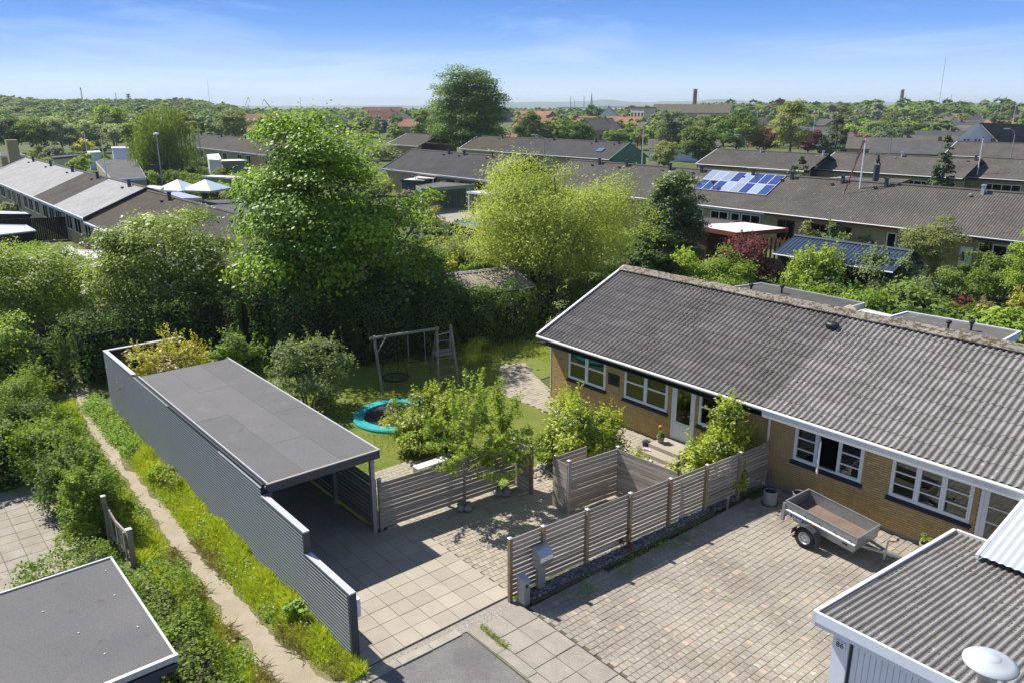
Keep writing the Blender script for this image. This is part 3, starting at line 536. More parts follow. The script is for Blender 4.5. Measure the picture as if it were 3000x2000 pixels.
# patio on the left
pt = thing('patio', 'square grey concrete slabs of the patio behind the left hedge', 'patio', (-23, 2.4, 0), kind='structure'); sm = slab_mesh('slab_old', 0.49, 0.49, 0.04)
for i in range(13):
    for j in range(10): link('slab', sm, pt, (-20.4 - i * 0.5, -1.1 + j * 0.5, 0.022 + rnd.uniform(-.004, .004)), (rnd.uniform(-.006, .006), rnd.uniform(-.006, .006), rnd.uniform(-.008, .008)))
sheet('patio_bed', [(-27, -2), (-20.1, -2), (-20.1, 3.75), (-27, 3.75)], 0.0, 'joint_sand')
# planting bed along the slatted fence, with its low stone edge
bd = thing('planting_bed', 'narrow raised bed of pebbles in front of the slatted fence', 'planting bed', (-12.2, 15, 0), kind='structure')
mb('soil').hexa([(-12.55, 10.78, 0), (-12.06, 10.82, 0), (-11.85, 17.6, 0), (-12.2, 17.6, 0), (-12.55, 10.78, .10), (-12.06, 10.82, .10), (-11.85, 17.6, .16), (-12.2, 17.6, .16)]).build('soil_bed', bd)
for i in range(13):
    y = 10.86 + i * 0.52; x = -12.03 + (y - 10.8) * 0.028
    mb('stone_kerb').box(-.05, .05, -.255, .255, -.01, .145 + rnd.uniform(-.01, .015)).build('edging_stone', bd, loc=(x, y + .24, 0)).rotation_euler = (0, rnd.uniform(-.05, .05), -.028)
def pebbles(name, parent, P, sizes, m, seed, kind='stuff'):
    r = np.random.default_rng(seed); V = []; F = []; tn = []
    oct_ = np.array([(1, 0, 0), (.3, .95, 0), (-.8, .6, 0), (-.8, -.6, 0), (.3, -.95, 0), (0, 0, .9), (0, 0, -.6)])
    fc = [(i, (i + 1) % 5, 5) for i in range(5)] + [((i + 1) % 5, i, 6) for i in range(5)]
    for p, s in zip(P, sizes):
        a = r.uniform(0, 6.28); c_, s_ = math.cos(a), math.sin(a); q = oct_ * r.uniform(.7, 1.2, (7, 1)) * s * np.array([1, .75, .6]); q[:, :2] = q[:, :2] @ np.array([[c_, s_], [-s_, c_]])
        k = len(V); V += [tuple(v + np.array(p)) for v in q]; F += [tuple(i + k for i in f) for f in fc]; tn += [r.uniform(0, 1) ** 1.5] * 7
    loc = org(parent); me = bpy.data.meshes.new(name); me.from_pydata([(v[0] - loc.x, v[1] - loc.y, v[2] - loc.z) for v in V], [], F); a = me.attributes.new('tone', 'FLOAT', 'POINT'); a.data.foreach_set('value', np.array(tn, dtype=np.float32)); me.materials.append(MATS[m])
    return link(name, me, parent, loc, kind=kind)
yy = rng.uniform(10.8, 20.2, 2600); xx = rng.uniform(-12.5, -12.12, 2600) + (yy - 10.8) * 0.045; kp = xx < -11.93 + (yy > 17.5) * -.05
pebbles('pebbles', bd, np.stack([xx, yy, np.where(yy < 17.6, 0.10 + (yy - 10.8) * .009, 0.03)], 1)[kp], rng.uniform(.022, .058, kp.sum()), 'stone_mix', 2)
# ================================================================== grass and weeds
def grass_obj(name, label, P, h, w, m, seed, lean=0.5, cat='grass'):
    r = np.random.default_rng(seed); V = blades(P, h, w, r, lean); o_ = P.mean(0); o_[2] = 0
    o = link(name, quad_mesh(name, V - o_, r.uniform(0, 1, len(P)), [m]), None, o_, kind='stuff'); tag(o, label, cat); return o
def pathdist(x, y): return np.abs(y - np.interp(x, [p[0] for p in pathc], [p[1] for p in pathc])) - np.interp(x, [p[0] for p in pathc], [p[2] for p in pathc])
def field(n, x0, x1, y0, y1, seed):
    r = np.random.default_rng(seed); return np.stack([r.uniform(x0, x1, n), r.uniform(y0, y1, n), np.full(n, -0.01)], 1)
def patch(P, s=1.0, ph=0.0): return np.sin(P[:, 0] * 1.7 * s + ph) * np.cos(P[:, 1] * 2.3 * s + ph) + 0.6 * np.sin(P[:, 0] * 4.1 * s + P[:, 1] * 3.3 * s + ph)
P = field(150000, -34, -12.45, 4.3, 6.60, 21); dd = pathdist(P[:, 0], P[:, 1]); keep = (dd > -0.02) & (rng.uniform(0, 1, len(P)) < np.clip(dd * 4.5, 0.10, 1)); P = P[keep]; dd = dd[keep]
hh = np.clip(0.06 + dd * 0.42, .05, 0.34) * (1 + 0.35 * patch(P)) * np.where(P[:, 1] > 5.5, 1.0, 0.62)
grass_obj('verge_grass', 'tall sunlit grass on the verge between the dirt path and the corrugated wall', P[P[:, 1] > 5.5], hh[P[:, 1] > 5.5], 0.013, 'grass', 1, 0.7)
grass_obj('hedge_grass', 'shorter grass between the dirt path and the low hedge', P[P[:, 1] <= 5.5], hh[P[:, 1] <= 5.5], 0.013, 'grass', 2, 0.7)
P = field(9000, -20, -12.4, 4.3, 6.5, 22); dd = pathdist(P[:, 0], P[:, 1]); P = P[(dd > -.03) & (dd < .8) & (patch(P, .8, 2) > .25)]
grass_obj('dry_grass', 'patches of dry straw coloured grass beside the lower end of the path', P, np.full(len(P), .22), 0.011, 'grass_dry', 3, 1.3)
P = field(130000, -31, -17.0, 7, 27, 23)
inl = (P[:, 1] > 9.95 + (P[:, 0] < -17) * 0) & ~((P[:, 0] > -20.7) & (P[:, 1] < 14.3)) & (P[:, 1] < 19.2 + np.clip(-23.4 - P[:, 0], 0, 4) * 1.1) & ~((P[:, 0] > -18.0) & (P[:, 1] > 14)) & ~(((P[:, 0] + 24.2) ** 2 + (P[:, 1] - 14.7) ** 2) < 1.75 ** 2)
P = P[inl]; grass_obj('lawn_grass', 'mown grass of the back lawn round the trampoline', P, 0.065 * (1 + .45 * patch(P, .6)), 0.014, 'grass_lawn', 4, 0.8)
P = field(12000, -31, -23.5, 20.5, 28, 24); P = P[(P[:, 1] > 23.4) | (P[:, 0] < -27.4)]; grass_obj('rough_grass', 'long grass beside the house corner and the mound', P, np.full(len(P), .18), 0.02, 'grass', 5, 0.8)
# leafy weeds: flat rosettes of broad leaves
def weeds(name, label, P, size, seed, m='weed', hmax=.3, cat='weeds'):
    r = np.random.default_rng(seed); n = len(P); k = np.repeat(np.arange(n), 26); hz = r.uniform(0.02, hmax, n)
    Q = P[k] + np.stack([r.normal(0, .12, len(k)), r.normal(0, .10, len(k)), r.uniform(0, 1, len(k)) * hz[k] + .02], 1); V = leaves(Q, np.tile([[0, 0, 1.0]], (len(k), 1)), size, r, 0.62, 0.6); o_ = P.mean(0)
    o = link(name, quad_mesh(name, V - o_, r.uniform(0, 1, len(k)), [m]), None, o_, kind='stuff'); tag(o, label, cat); return o
P = field(1100, -33, -12.4, 4.5, 6.5, 31); dd = pathdist(P[:, 0], P[:, 1]); P = P[(dd > .10) & (patch(P, .7, 1) > -.1)]
weeds('verge_weeds', 'broad leaved weeds mixed through the verge grass', P, .060, 6)
P = field(420, -33, -27, 5.9, 6.55, 32); weeds('nettles', 'bushy nettles at the shaded far end of the corrugated wall', P, .075, 7, hmax=.55)
P = field(36, -12.02, -11.4, 11.2, 16.8, 33); weeds('yard_weeds', 'small weeds at the foot of the stone edging', P, .05, 8, hmax=.14)
P = field(300, -11.6, -6.2, 10.7, 20.2, 36); P = P[patch(P, .5, 3) > .7]; 
V = blades(np.repeat(P, 26, 0) + np.random.default_rng(2).normal(0, .035, (len(P) * 26, 3)) * np.array([1, 1, 0]) + np.array([0, 0, .02]), np.full(len(P) * 26, .035), .012, rng, 1.2); tag(link('joint_grass', quad_mesh('joint_grass', V, rng.uniform(0, 1, len(V)), ['grass_lawn']), kind='stuff'), 'tiny grass tufts growing in the joints of the yard paving', 'grass')
P = np.stack([np.interp(t := rng.uniform(0, 1, 900), [0, .35, .36, 1], [-12.55, -12.2, -12.2, -11.2]), np.interp(t, [0, .35, .36, 1], [10.72, 10.66, 9.4, 9.36]) + rng.normal(0, .05, 900), np.full(900, 0.0)], 1)
grass_obj('crack_grass', 'grass growing in the cracks beside the kerb and fence post', P, np.full(900, .07), .012, 'grass_lawn', 9, 1)
bt = tag(link('buttercups', quad_mesh('buttercups', leaves(np.stack([(q := rng.uniform(0, 1, (170, 3)))[:, 0] * 1.9 - 25.0, q[:, 1] * .5 + 6.0, q[:, 2] * .25 + .35], 1), np.tile([[0, 0, 1.]], (170, 1)), .035, rng, .9, .4), rng.uniform(0, 1, 170), ['buttercup']), kind='stuff'), 'small yellow flowers on the bush by the corrugated wall', 'flowers')
P = field(260, -29, -12.6, 4.6, 6.5, 35); P = P[pathdist(P[:, 0], P[:, 1]) > .15][:150]; sdm = np.repeat(P + np.array([0, 0, .27]), 7, 0) + np.random.default_rng(3).normal(0, .011, (len(P) * 7, 3))
tag(link('dandelion_clocks', quad_mesh('dandelion_clocks', leaves(sdm, rng.normal(0, 1, sdm.shape), .032, rng, .9, 1), rng.uniform(0, 1, len(sdm)), ['seedhead']), kind='stuff'), 'white dandelion seed heads standing in the verge grass', 'flowers')
# ================================================================== the terraced houses 88 and 86
WY = 20.51; EY, EZ = 19.98, 2.67; RY, RZ = 24.8, 4.72; XL, XM, XR = -22.08, -12.05, -1.6
slope = math.atan2(RZ - EZ, RY - EY); SL = math.hypot(RZ - EZ, RY - EY)
def sheet_mesh(name, m, pitch=0.177, waves=6, L=0.60, amp=0.031, seg=6, t=0.016):
    n = waves * seg; q = MB().use(m); vs = []
    for i in range(n + 1):
        x = i / seg * pitch; z = amp * math.cos(2 * math.pi * i / seg)
        vs += [(x, 0, z), (x, L, z), (x, 0, z - t)]
    q.add(vs, [(3 * i, 3 * i + 3, 3 * i + 4, 3 * i + 1) for i in range(n)] + [(3 * i + 2, 3 * i + 5, 3 * i + 3, 3 * i) for i in range(n)])
    return q.mesh(name, smooth=False)
def roof(parent, x0, x1, m, caps=True, moss_n=0, seed=1):
    me = sheet_mesh('corrugated_sheet_mesh', m); w = 0.177 * 6; rows = 10; step = SL / rows; r = random.Random(seed); n = int(round((x1 - x0) / w)); w2 = (x1 - x0) / n
    for i in range(n):
        for j in range(rows):
            d = j * step - 0.03; y = EY + d * math.cos(slope); z = EZ + d * math.sin(slope) + 0.038
            link('corrugated_sheet', me, parent, (x0 + i * w2, y, z + r.uniform(-.002, .002)), (slope - 0.030, 0, r.uniform(-.0015, .0015)), (w2 / w, 1, 1))
    if caps:
        cw = 1.1; k = int(math.ceil((x1 - x0) / cw)); c2 = (x1 - x0) / k
        q = MB().use('ridge_moss'); t = 0.02
        for s_ in (1, -1):
            prof = [(0.07 * s_, .055), (0.20 * s_, 0.005), (0.36 * s_, -0.07)]
            for a, b in zip(prof[:-1], prof[1:]): q.add([(0, a[0], a[1]), (c2 + .05, a[0], a[1]), (c2 + .05, b[0], b[1]), (0, b[0], b[1])], [(0, 1, 2, 3) if s_ < 0 else (3, 2, 1, 0)])
            q.add([(0, prof[-1][0], prof[-1][1]), (c2 + .05, prof[-1][0], prof[-1][1]), (c2 + .05, prof[-1][0], prof[-1][1] - .03), (0, prof[-1][0], prof[-1][1] - .03)], [(0, 1, 2, 3)])
        q.add([(0, .07, .055), (c2 + .05, .07, .055), (c2 + .05, -.07, .055), (0, -.07, .055), (0, 0, .075), (c2 + .05, 0, .075)], [(0, 1, 5, 4), (4, 5, 2, 3), (0, 4, 3), (1, 2, 5)])
        me2 = q.mesh('ridge_cap_mesh')
        for i in range(k): link('ridge_cap', me2, parent, (x0 + i * c2, RY, RZ + 0.045 + (i % 2) * .008), (0, r.uniform(-.004, .004), 0))
    if moss_n:
        rr = np.random.default_rng(seed); u = rr.uniform(0, 1, moss_n * 3); keep = rr.uniform(0, 1, len(u)) < 0.2 + 0.8 * u; u = u[keep][:moss_n]; n_ = len(u)
        wv = np.round((u * (x1 - x0)) / 0.177 - .5) + .5; X = x0 + wv * 0.177 + rr.normal(0, .016, n_); dd_ = rr.uniform(.02, .98, n_) * SL; sel = np.sin(X * 2.1 + dd_ * 1.7) + rr.normal(0, .7, n_) > -.3; X = X[sel]; dd_ = dd_[sel]
        P_ = np.stack([X, EY + dd_ * math.cos(slope), EZ + .013 + dd_ * math.sin(slope)], 1); pebbles('moss_lumps', parent, P_, rr.uniform(.018, .045, len(X)), 'moss', seed)
def row_windows(parent, m, x0, x1, z0, z1, cols, rowsf, fw=0.055, wy=None, sill='navy_sill', gl='glass', bar=0.035, opens=None, depth=0.07, sillw=0.06, blind=None):
    """one window: frame mesh, panes and sill as children; cols = number of casements, rowsf = heights of the glazing bars"""
    wy = WY if wy is None else wy; q = mb(m); cxm, czm = (x0 + x1) / 2, (z0 + z1) / 2; y0, y1 = wy - 0.02, wy + depth
    q.box(x0, x1, y0, y1, z0, z0 + fw); q.box(x0, x1, y0, y1, z1 - fw, z1); q.box(x0, x0 + fw, y0, y1, z0 + fw, z1 - fw); q.box(x1 - fw, x1, y0, y1, z0 + fw, z1 - fw)
    cw = (x1 - x0 - 2 * fw) / cols; gps = []
    for c in range(cols):
        a = x0 + fw + c * cw; b = a + cw; 
        if c: q.box(a - .03, a + .03, y0, y1, z0 + fw, z1 - fw)
        ia, ib = a + (.03 if c else 0), b - (.03 if c < cols - 1 else 0); s_ = .038
        if opens == c: continue
        yy0, yy1 = y0 - .012, y1 - .02
        q.box(ia, ia + s_, yy0, yy1, z0 + fw, z1 - fw); q.box(ib - s_, ib, yy0, yy1, z0 + fw, z1 - fw); q.box(ia + s_, ib - s_, yy0, yy1, z0 + fw, z0 + fw + s_); q.box(ia + s_, ib - s_, yy0, yy1, z1 - fw - s_, z1 - fw)
        for h in rowsf: q.box(ia + s_, ib - s_, y0 - .008, y0 + .03, z0 + (z1 - z0) * h - bar / 2, z0 + (z1 - z0) * h + bar / 2)
        gps.append(mb(gl).box(ia + s_, ib - s_, wy + .015, wy + .022, z0 + fw + s_, z1 - fw - s_))
    o = q.build('window', parent, loc=(cxm, wy, czm))
    for gp in gps: gp.build('pane', o)
    if sill: mb(sill).hexa([(x0 - .06, wy - .09, z0 - .125), (x1 + .06, wy - .09, z0 - .125), (x1 + .06, wy + .02, z0 - .10), (x0 - .06, wy + .02, z0 - .10), (x0 - .06, wy - .09, z0 - .075), (x1 + .06, wy - .09, z0 - .075), (x1 + .06, wy + .02, z0 - .003), (x0 - .06, wy + .02, z0 - .003)]).build('sill', o)
    if blind: mb(blind[0]).box(x0 + fw, x1 - fw, wy + .10, wy + .11, z0 + (z1 - z0) * blind[1], z1).build('blind', o)
    return o
def brick_wall(parent, x0, x1, z0, z1, holes, near, seed):
    """brick skin in stretcher courses in front of a backing wall; the 300 nearest whole bricks are single parts"""
    bl, bh, jt = 0.228, 0.054, 0.012; r = random.Random(seed); full = []; J = mb('brick_wall'); nc = int((z1 - z0) / 0.0667)
    for c in range(nc):
        z = z0 + c * 0.0667 + .006; x = x0 - (0.12 if c % 2 else 0)
        spans = [(x0, x1)]
        for h in holes:
            if h[2] < z + bh * .6 and h[3] > z + bh * .4:
                ns = []
                for a, b in spans:
                    if h[1] <= a or h[0] >= b: ns.append((a, b)); continue
                    if h[0] > a: ns.append((a, h[0]))
                    if h[1] < b: ns.append((h[1], b))
                spans = ns
        while x < x1:
            for a, b in spans:
                p, q = max(x, a), min(x + bl, b)
                if q - p < 0.03: continue
                if q - p > bl - .002: full.append((p, z))
                else: J.box(p, q, WY - .006, WY + .03, z, z + bh)
            x += bl + jt
    full.sort(key=lambda f: (f[0] - near[0]) ** 2 + (f[1] - near[1]) ** 2 * 2)
    me = mb('brick').box(0, bl, -.006, .03, 0, bh).mesh('brick_mesh')
    for k, (p, z) in enumerate(full):
        if k < 300: link('brick', me, parent, (p, WY + r.uniform(-.003, .003), z), (0, 0, r.uniform(-.006, .006)))
        else: J.box(p, p + bl, WY - .006 + r.uniform(-.003, .003), WY + .03, z, z + bh)
    J.build('further_bricks', parent, kind='stuff')
    B = mb('mortar'); xs_ = sorted({x0, x1, *[h[0] for h in holes], *[h[1] for h in holes]})
    for a, b in zip(xs_[:-1], xs_[1:]):
        zz = [(h[2], h[3]) for h in holes if h[0] <= a + 1e-6 and h[1] >= b - 1e-6]; cur = z0 - .1
        for h0, h1 in sorted(zz): B.box(a, b, WY + .004, WY + .11, cur, h0); cur = h1
        if cur < z1: B.box(a, b, WY + .004, WY + .11, cur, z1)
    B.build('wall', parent)
def room(parent, x0, x1): mb('interior').box(x0, x1, WY + 3.6, WY + 3.7, 0, 2.5).box(x0, x1, WY + .12, WY + 3.6, .28, .34).box(x0, x1, WY + .12, WY + 3.6, 2.42, 2.5).box(x0, x0 + .1, WY + .12, WY + 3.6, .3, 2.42).box(x1 - .1, x1, WY + .12, WY + 3.6, .3, 2.42).build('interior_walls', parent)
# ---- house 88
h88 = thing('terraced_house', 'yellow brick end house numbered 88 with white windows under a grey corrugated roof', 'house', (-17, 20.5, 0))
roof(h88, XL + .06, XM, 'roof_sheet', moss_n=2200, seed=3)
wins = [(-20.87, -18.92, 1.15, 2.30), (-18.0, -16.03, 1.15, 2.30), (-14.72, -13.12, 1.15, 2.30)]
door = (-15.83, -14.87, .30, 2.30)
brick_wall(h88, -21.86, -12.02, 0.0, 2.34, wins + [door], (-17.2, 1.0), 5)
for i, w_ in enumerate(wins): row_windows(h88, 'white_paint', *w_, 2, [.56], bar=.06, blind=[('blind', .62), ('blind_pale', .72), ('blind', .95)][i])
mb('white_worn').box(-21.90, -21.86, WY - .02, WY + .12, 0, 2.34).build('corner_board', h88)
d_ = mb('white_paint'); x0, x1, z0, z1 = door; d_.box(x0, x0 + .07, WY - .03, WY + .07, z0, z1); d_.box(x1 - .07, x1, WY - .03, WY + .07, z0, z1); d_.box(x0, x1, WY - .03, WY + .07, z1 - .06, z1 + .003)
dr = mb('white_paint').box(x0 + .07, x1 - .07, WY - .01, WY + .04, z0, z0 + .66).box(x0 + .07, x0 + .19, WY - .01, WY + .04, z0 + .66, z1 - .06).box(x1 - .19, x1 - .07, WY - .01, WY + .04, z0 + .66, z1 - .06).box(x0 + .19, x1 - .19, WY - .01, WY + .04, z1 - .17, z1 - .06).box(x0 + .17, x1 - .17, WY - .02, WY - .01, z0 + .1, z0 + .58).build('door', h88)
d_.build('door_frame', h88); mb('glass').box(x0 + .19, x1 - .19, WY + .01, WY + .018, z0 + .66, z1 - .17).build('pane', dr)
mb('steel').tube([(x1 - .13, WY - .015, 1.33), (x1 - .13, WY - .06, 1.33), (x1 - .25, WY - .06, 1.33)], .011, 6).box(x1 - .15, x1 - .11, WY - .02, WY - .008, 1.16, 1.22).build('handle', dr)
def text(body, parent, loc, size, m, rot=(R(90), 0, 0), ext=.006, name='number'):
    cu = bpy.data.curves.new(name, 'FONT'); cu.body = body; cu.size = size; cu.extrude = ext; cu.align_x = 'CENTER'; cu.align_y = 'CENTER'; tmp = bpy.data.objects.new('tmp', cu); C.objects.link(tmp)
    dg = bpy.context.evaluated_depsgraph_get(); me = bpy.data.meshes.new_from_object(tmp.evaluated_get(dg)); bpy.data.objects.remove(tmp); me.materials.clear(); me.materials.append(MATS[m])
    return link(name, me, parent, loc, rot)
text('88', h88, (-14.5, WY - .015, .93), .19, 'black_paint')
q = mb('black_plastic').box(-18.79, -18.24, WY - .03, WY, 1.46, 1.90)
for i in range(14): q.tube([(-18.52 + rnd.uniform(-.22, .22), WY - .035, 1.68 + rnd.uniform(-.17, .17)), (-18.52 + rnd.uniform(-.22, .22), WY - .05, 1.68 + rnd.uniform(-.17, .17))], .014, 5)
q.build('wall_relief', h88)
def eave(parent, x0, x1, board, edge, wide, left=False):
    mb(board).hexa([(x0, EY + .0, EZ - .16 - wide), (x1, EY + .0, EZ - .16 - wide), (x1, EY + .035, EZ - .16 - wide), (x0, EY + .035, EZ - .16 - wide), (x0, EY - .03, EZ - .02), (x1, EY - .03, EZ - .02), (x1, EY + .035, EZ - .02), (x0, EY + .035, EZ - .02)]).build('fascia', parent)
    mb(board).box(x0 + .02, x1, EY + .035, WY - .03, 2.345, 2.37).build('soffit', parent)
    mb(edge).tube([(x0, EY - .065, EZ - .045), (x1, EY - .065, EZ - .045)], .052, 10).build('gutter', parent)
eave(h88, XL, XM - .003, 'charcoal_fascia', 'white_worn', .02)
mb('zinc_trim').hexa([(XL - .03, EY - .06, EZ - .09), (XL + .08, EY - .06, EZ - .09), (XL + .08, RY, RZ - .07), (XL - .03, RY, RZ - .07), (XL - .03, EY - .06, EZ + .075), (XL + .08, EY - .06, EZ + .075), (XL + .08, RY, RZ + .095), (XL - .03, RY, RZ + .095)]).build('verge_trim', h88)
mb('roof_sheet').add([(XL + .04, RY, RZ + .02), (XM, RY, RZ + .02), (XM, RY + 4.85, EZ), (XL + .04, RY + 4.85, EZ)], [(0, 1, 2, 3)]).build('rear_roof', h88)
mb('brick_far').add([(-21.82, WY + .11, 0), (-21.82, 29.1, 0), (-21.82, 29.1, 2.5), (-21.82, RY, 4.62), (-21.82, WY + .11, 2.72)], [(4, 3, 2, 1, 0)]).box(-21.8, XM, 29.0, 29.1, 0, 2.5).build('gable_wall', h88)
room(h88, -21.7, XM - .06)
mb('slab').box(-15.98, -14.72, 19.55, 20.46, 0.02, .30).build('door_step', h88); mb('slab').box(-16.1, -14.6, 19.12, 19.55, 0.02, .16).build('lower_step', h88)
dp = mb('white_paint').tube([(-12.06, EY - .06, 2.58), (-12.08, 20.25, 2.32), (-12.08, 20.42, 2.18), (-12.08, 20.42, .75)], .042, 8).tube([(-12.08, 20.42, .80), (-12.08, 20.42, .10), (-12.06, 20.36, .03)], .048, 8).build('downpipe', h88, smooth=True)
# ---- house 86
h86 = thing('terraced_house', 'yellow brick house behind the trailer with white fascia and one window open', 'house', (-8, 20.5, 0))
roof(h86, XM, XR, 'roof_pale', moss_n=5200, seed=7)
wins = [(-11.25, -9.15, 1.13, 2.24), (-8.36, -6.30, 1.10, 2.22)]; door = (-6.14, -5.02, .25, 2.26); w3 = (-4.4, -2.6, 1.1, 2.22)
brick_wall(h86, XM + .002, XR, 0.10, 2.34, wins + [door, w3], (-8.6, .9), 6)
row_windows(h86, 'white_paint', *wins[0], 3, [.345, .655], opens=1, bar=.032); row_windows(h86, 'white_paint', *wins[1], 3, [.345, .655], bar=.032); row_windows(h86, 'white_paint', *w3, 2, [.5])
# the open casement, hinged on its left edge
cs = mb('white_paint'); cw_, ch_ = .60, 1.0
for a in ((0, cw_, 0, .045), (0, cw_, ch_ - .045, ch_), (0, .045, .045, ch_ - .045), (cw_ - .045, cw_, .045, ch_ - .045), (.045, cw_ - .045, .33, .36), (.045, cw_ - .045, .65, .68)): cs.box(a[0], a[1], -.02, .02, a[2], a[3])
me = cs.mesh('casement'); oc = link('open_casement', me, h86, (-10.49, WY - .03, 1.19), (0, 0, R(-58))); me = mb('glass').box(.045, cw_ - .045, -.003, .003, .045, ch_ - .045).mesh('pane'); pp = link('pane', me); pp.parent = oc; pp.location = (0, 0, 0)
x0, x1, z0, z1 = door
q = mb('white_paint').box(x0, x0 + .08, WY - .03, WY + .07, z0, z1).box(x1 - .08, x1, WY - .03, WY + .07, z0, z1).box(x0 + .08, x1 - .08, WY - .02, WY + .05, z0, z0 + .62).box(x0 + .08, x1 - .08, WY - .02, WY + .05, z1 - .1, z1 + .004).box(x0 + .08, x0 + .2, WY - .01, WY + .04, z0 + .62, z1 - .1).box(x1 - .2, x1 - .08, WY - .01, WY + .04, z0 + .62, z1 - .1)
for h in (.34, .66): q.box(x0 + .2, x1 - .2, WY - .01, WY + .03, z0 + .62 + 1.29 * h - .015, z0 + .62 + 1.29 * h + .015)
dd_ = q.build('door', h86); mb('glass').box(x0 + .2, x1 - .2, WY + .01, WY + .018, z0 + .62, z1 - .1).build('pane', dd_)
eave(h86, XM, XR, 'white_worn', 'white_worn', .05)
mb('white_worn').hexa([(XM, EY - .075, EZ - .27), (XR, EY - .075, EZ - .27), (XR, EY - .04, EZ - .27), (XM, EY - .04, EZ - .27), (XM, EY - .10, EZ - .05), (XR, EY - .10, EZ - .05), (XR, EY - .04, EZ - .05), (XM, EY - .04, EZ - .05)]).build('fascia_board', h86)
mb('concrete').box(XM, XR, WY - .012, WY + .1, -.02, .098).build('plinth', h86)
mb('roof_pale').add([(XM, RY, RZ + .02), (XR, RY, RZ + .02), (XR, RY + 4.85, EZ), (XM, RY + 4.85, EZ)], [(0, 1, 2, 3)]).build('rear_roof', h86)
mb('brick_far').box(XM, XR, 29.0, 29.1, 0, 2.5).build('rear_wall', h86); room(h86, XM + .06, XR)
mb('galv_post').tube([(-11.87, 20.40, 0), (-11.87, 20.40, .46)], .016, 6).box(-11.91, -11.83, 20.36, 20.44, .44, .54).build('tap_post', h86)
v = MB().use('black_plastic').lathe((0, 0, 0), [(.17, 0), (.19, .05), (.19, .10), (.15, .155), (.07, .185), (0.001, .19)], 16)
vo = link('roof_vent', v.mesh('roof_vent', smooth=True), h88, (-12.25, 23.88, 4.40), (slope * .6, 0, 0), (1.25, .85, .85))
# ================================================================== carport, corrugated wall
cw = thing('corrugated_wall', 'long grey wall of horizontally corrugated metal with white capping, stepping down to the road', 'wall', (-22, 6.6, 0))
def corr_panel(x0, x1, z0, z1, y=6.60, pitch=.086, amp=.021):
    n = int(round((z1 - z0) / pitch * 4)); q = mb('cladding'); vs = []
    for i in range(n + 1):
        z = z0 + (z1 - z0) * i / n; yy = y + amp * [1, .8, -1, -.8][i % 4]; vs += [(x0, yy, z), (x1, yy, z)]
    q.add(vs, [(2 * i, 2 * i + 1, 2 * i + 3, 2 * i + 2) for i in range(n)]); return q
for a, b, h in [(-31.2, -28.0, 2.54), (-28.0, -24.0, 2.54), (-24.0, -20.0, 2.50), (-20.0, -17.2, 2.46), (-17.2, -14.98, 2.20), (-14.98, -13.02, 1.66)]: corr_panel(a + .004, b - .004, .02, h).build('corrugated_panel', cw)
mb('charcoal_fascia').box(-31.2, -17.2, 6.63, 6.69, 0, 2.5).box(-17.2, -14.98, 6.63, 6.69, 0, 2.18).box(-14.98, -13.02, 6.63, 6.69, 0, 1.64).build('backing', cw)
for a, b, h in [(-31.22, -27.6, 2.57), (-17.2, -14.93, 2.23), (-14.97, -12.93, 1.69)]: mb('zinc_trim').box(a, b, 6.575, 6.725, h - .03, h).build('capping', cw)
mb('dark_metal').box(-13.02, -12.94, 6.565, 6.735, 0, 1.652).build('end_post', cw); mb('dark_metal').box(-14.98, -14.945, 6.57, 6.73, 1.66, 2.192).build('step_post', cw)
mb('charcoal_fascia').box(-31.2, -31.14, 6.69, 9.4, 0, 2.5).build('return_wall', cw); mb('zinc_trim').box(-31.24, -31.08, 6.74, 9.4, 2.535, 2.568).build('capping', cw)
q = MB().use('white_paint').box(-13.30, -13.02, 6.74, 6.86, 1.0, 1.42); q.build('wall_lamp', cw)
cp = thing('carport', 'flat felt roofed open carport standing against the corrugated wall', 'carport', (-22, 8.2, 0))
CX0, CX1, CY0, CY1, CZ = -27.45, -17.12, 6.76, 9.80, 2.50
mb('charcoal_fascia').box(CX0, CX1 + .0, CY0, CY1, CZ - .20, CZ - .02).build('roof_deck', cp)
widths = [1.0, 1.0, 1.0]; cuts = [[-27.42, -22.2, -17.15], [-27.42, -24.6, -19.3, -17.15], [-27.42, -21.4, -17.15]]
yv = [CY0, 7.78, 8.80, CY1 - .0]
for j in range(3):
    for a, b in zip(cuts[j][:-1], cuts[j][1:]): mb('felt').hexa([(a, yv[j] - .03 * (j > 0), CZ - .015), (b + .03, yv[j] - .03 * (j > 0), CZ - .015), (b + .03, yv[j + 1], CZ - .015), (a, yv[j + 1], CZ - .015), (a, yv[j] - .03 * (j > 0), CZ + .004 + j * .003), (b + .03, yv[j] - .03 * (j > 0), CZ + .008 + j * .003), (b + .03, yv[j + 1], CZ + .004 + j * .003), (a, yv[j + 1], CZ + .0 + j * .003)]).build('felt_strip', cp)
mb('zinc_trim').box(CX0 - .02, CX1 + .03, CY1, CY1 + .05, CZ - .05, CZ + .03).build('edge_trim', cp)
mb('grey_post').box(CX1 - .02, CX1 + .05, CY0 - .05, CY1 + .052, CZ + .008, CZ + .028).build('edge_trim', cp)
mb('dark_metal').box(CX1 + .0, CX1 + .03, CY0 - .04, CY1 + .045, CZ - .22, CZ + .006).build('front_fascia', cp)
mb('zinc_trim').box(CX0, CX1, CY0 - .03, CY0 + .0, CZ - .02, CZ + .035).build('edge_trim', cp)
mb('dark_metal').tube([(CX0, 6.70, CZ - .08), (CX1, 6.70, CZ - .08)], .04, 8).build('gutter', cp)
mb('dark_metal').box(-17.22, -17.06, 6.70, 6.82, 2.1, CZ - .2).build('bracket', cp)
for x in (-17.36, -19.6, -21.9, -24.2, -27.2): mb('grey_post').box(x, x + .11, 9.64, 9.75, 0, CZ - .2).build('post', cp)
me = mb('slat_wood').box(0, 1, -.011, .011, 0, .118).mesh('slat_mesh')
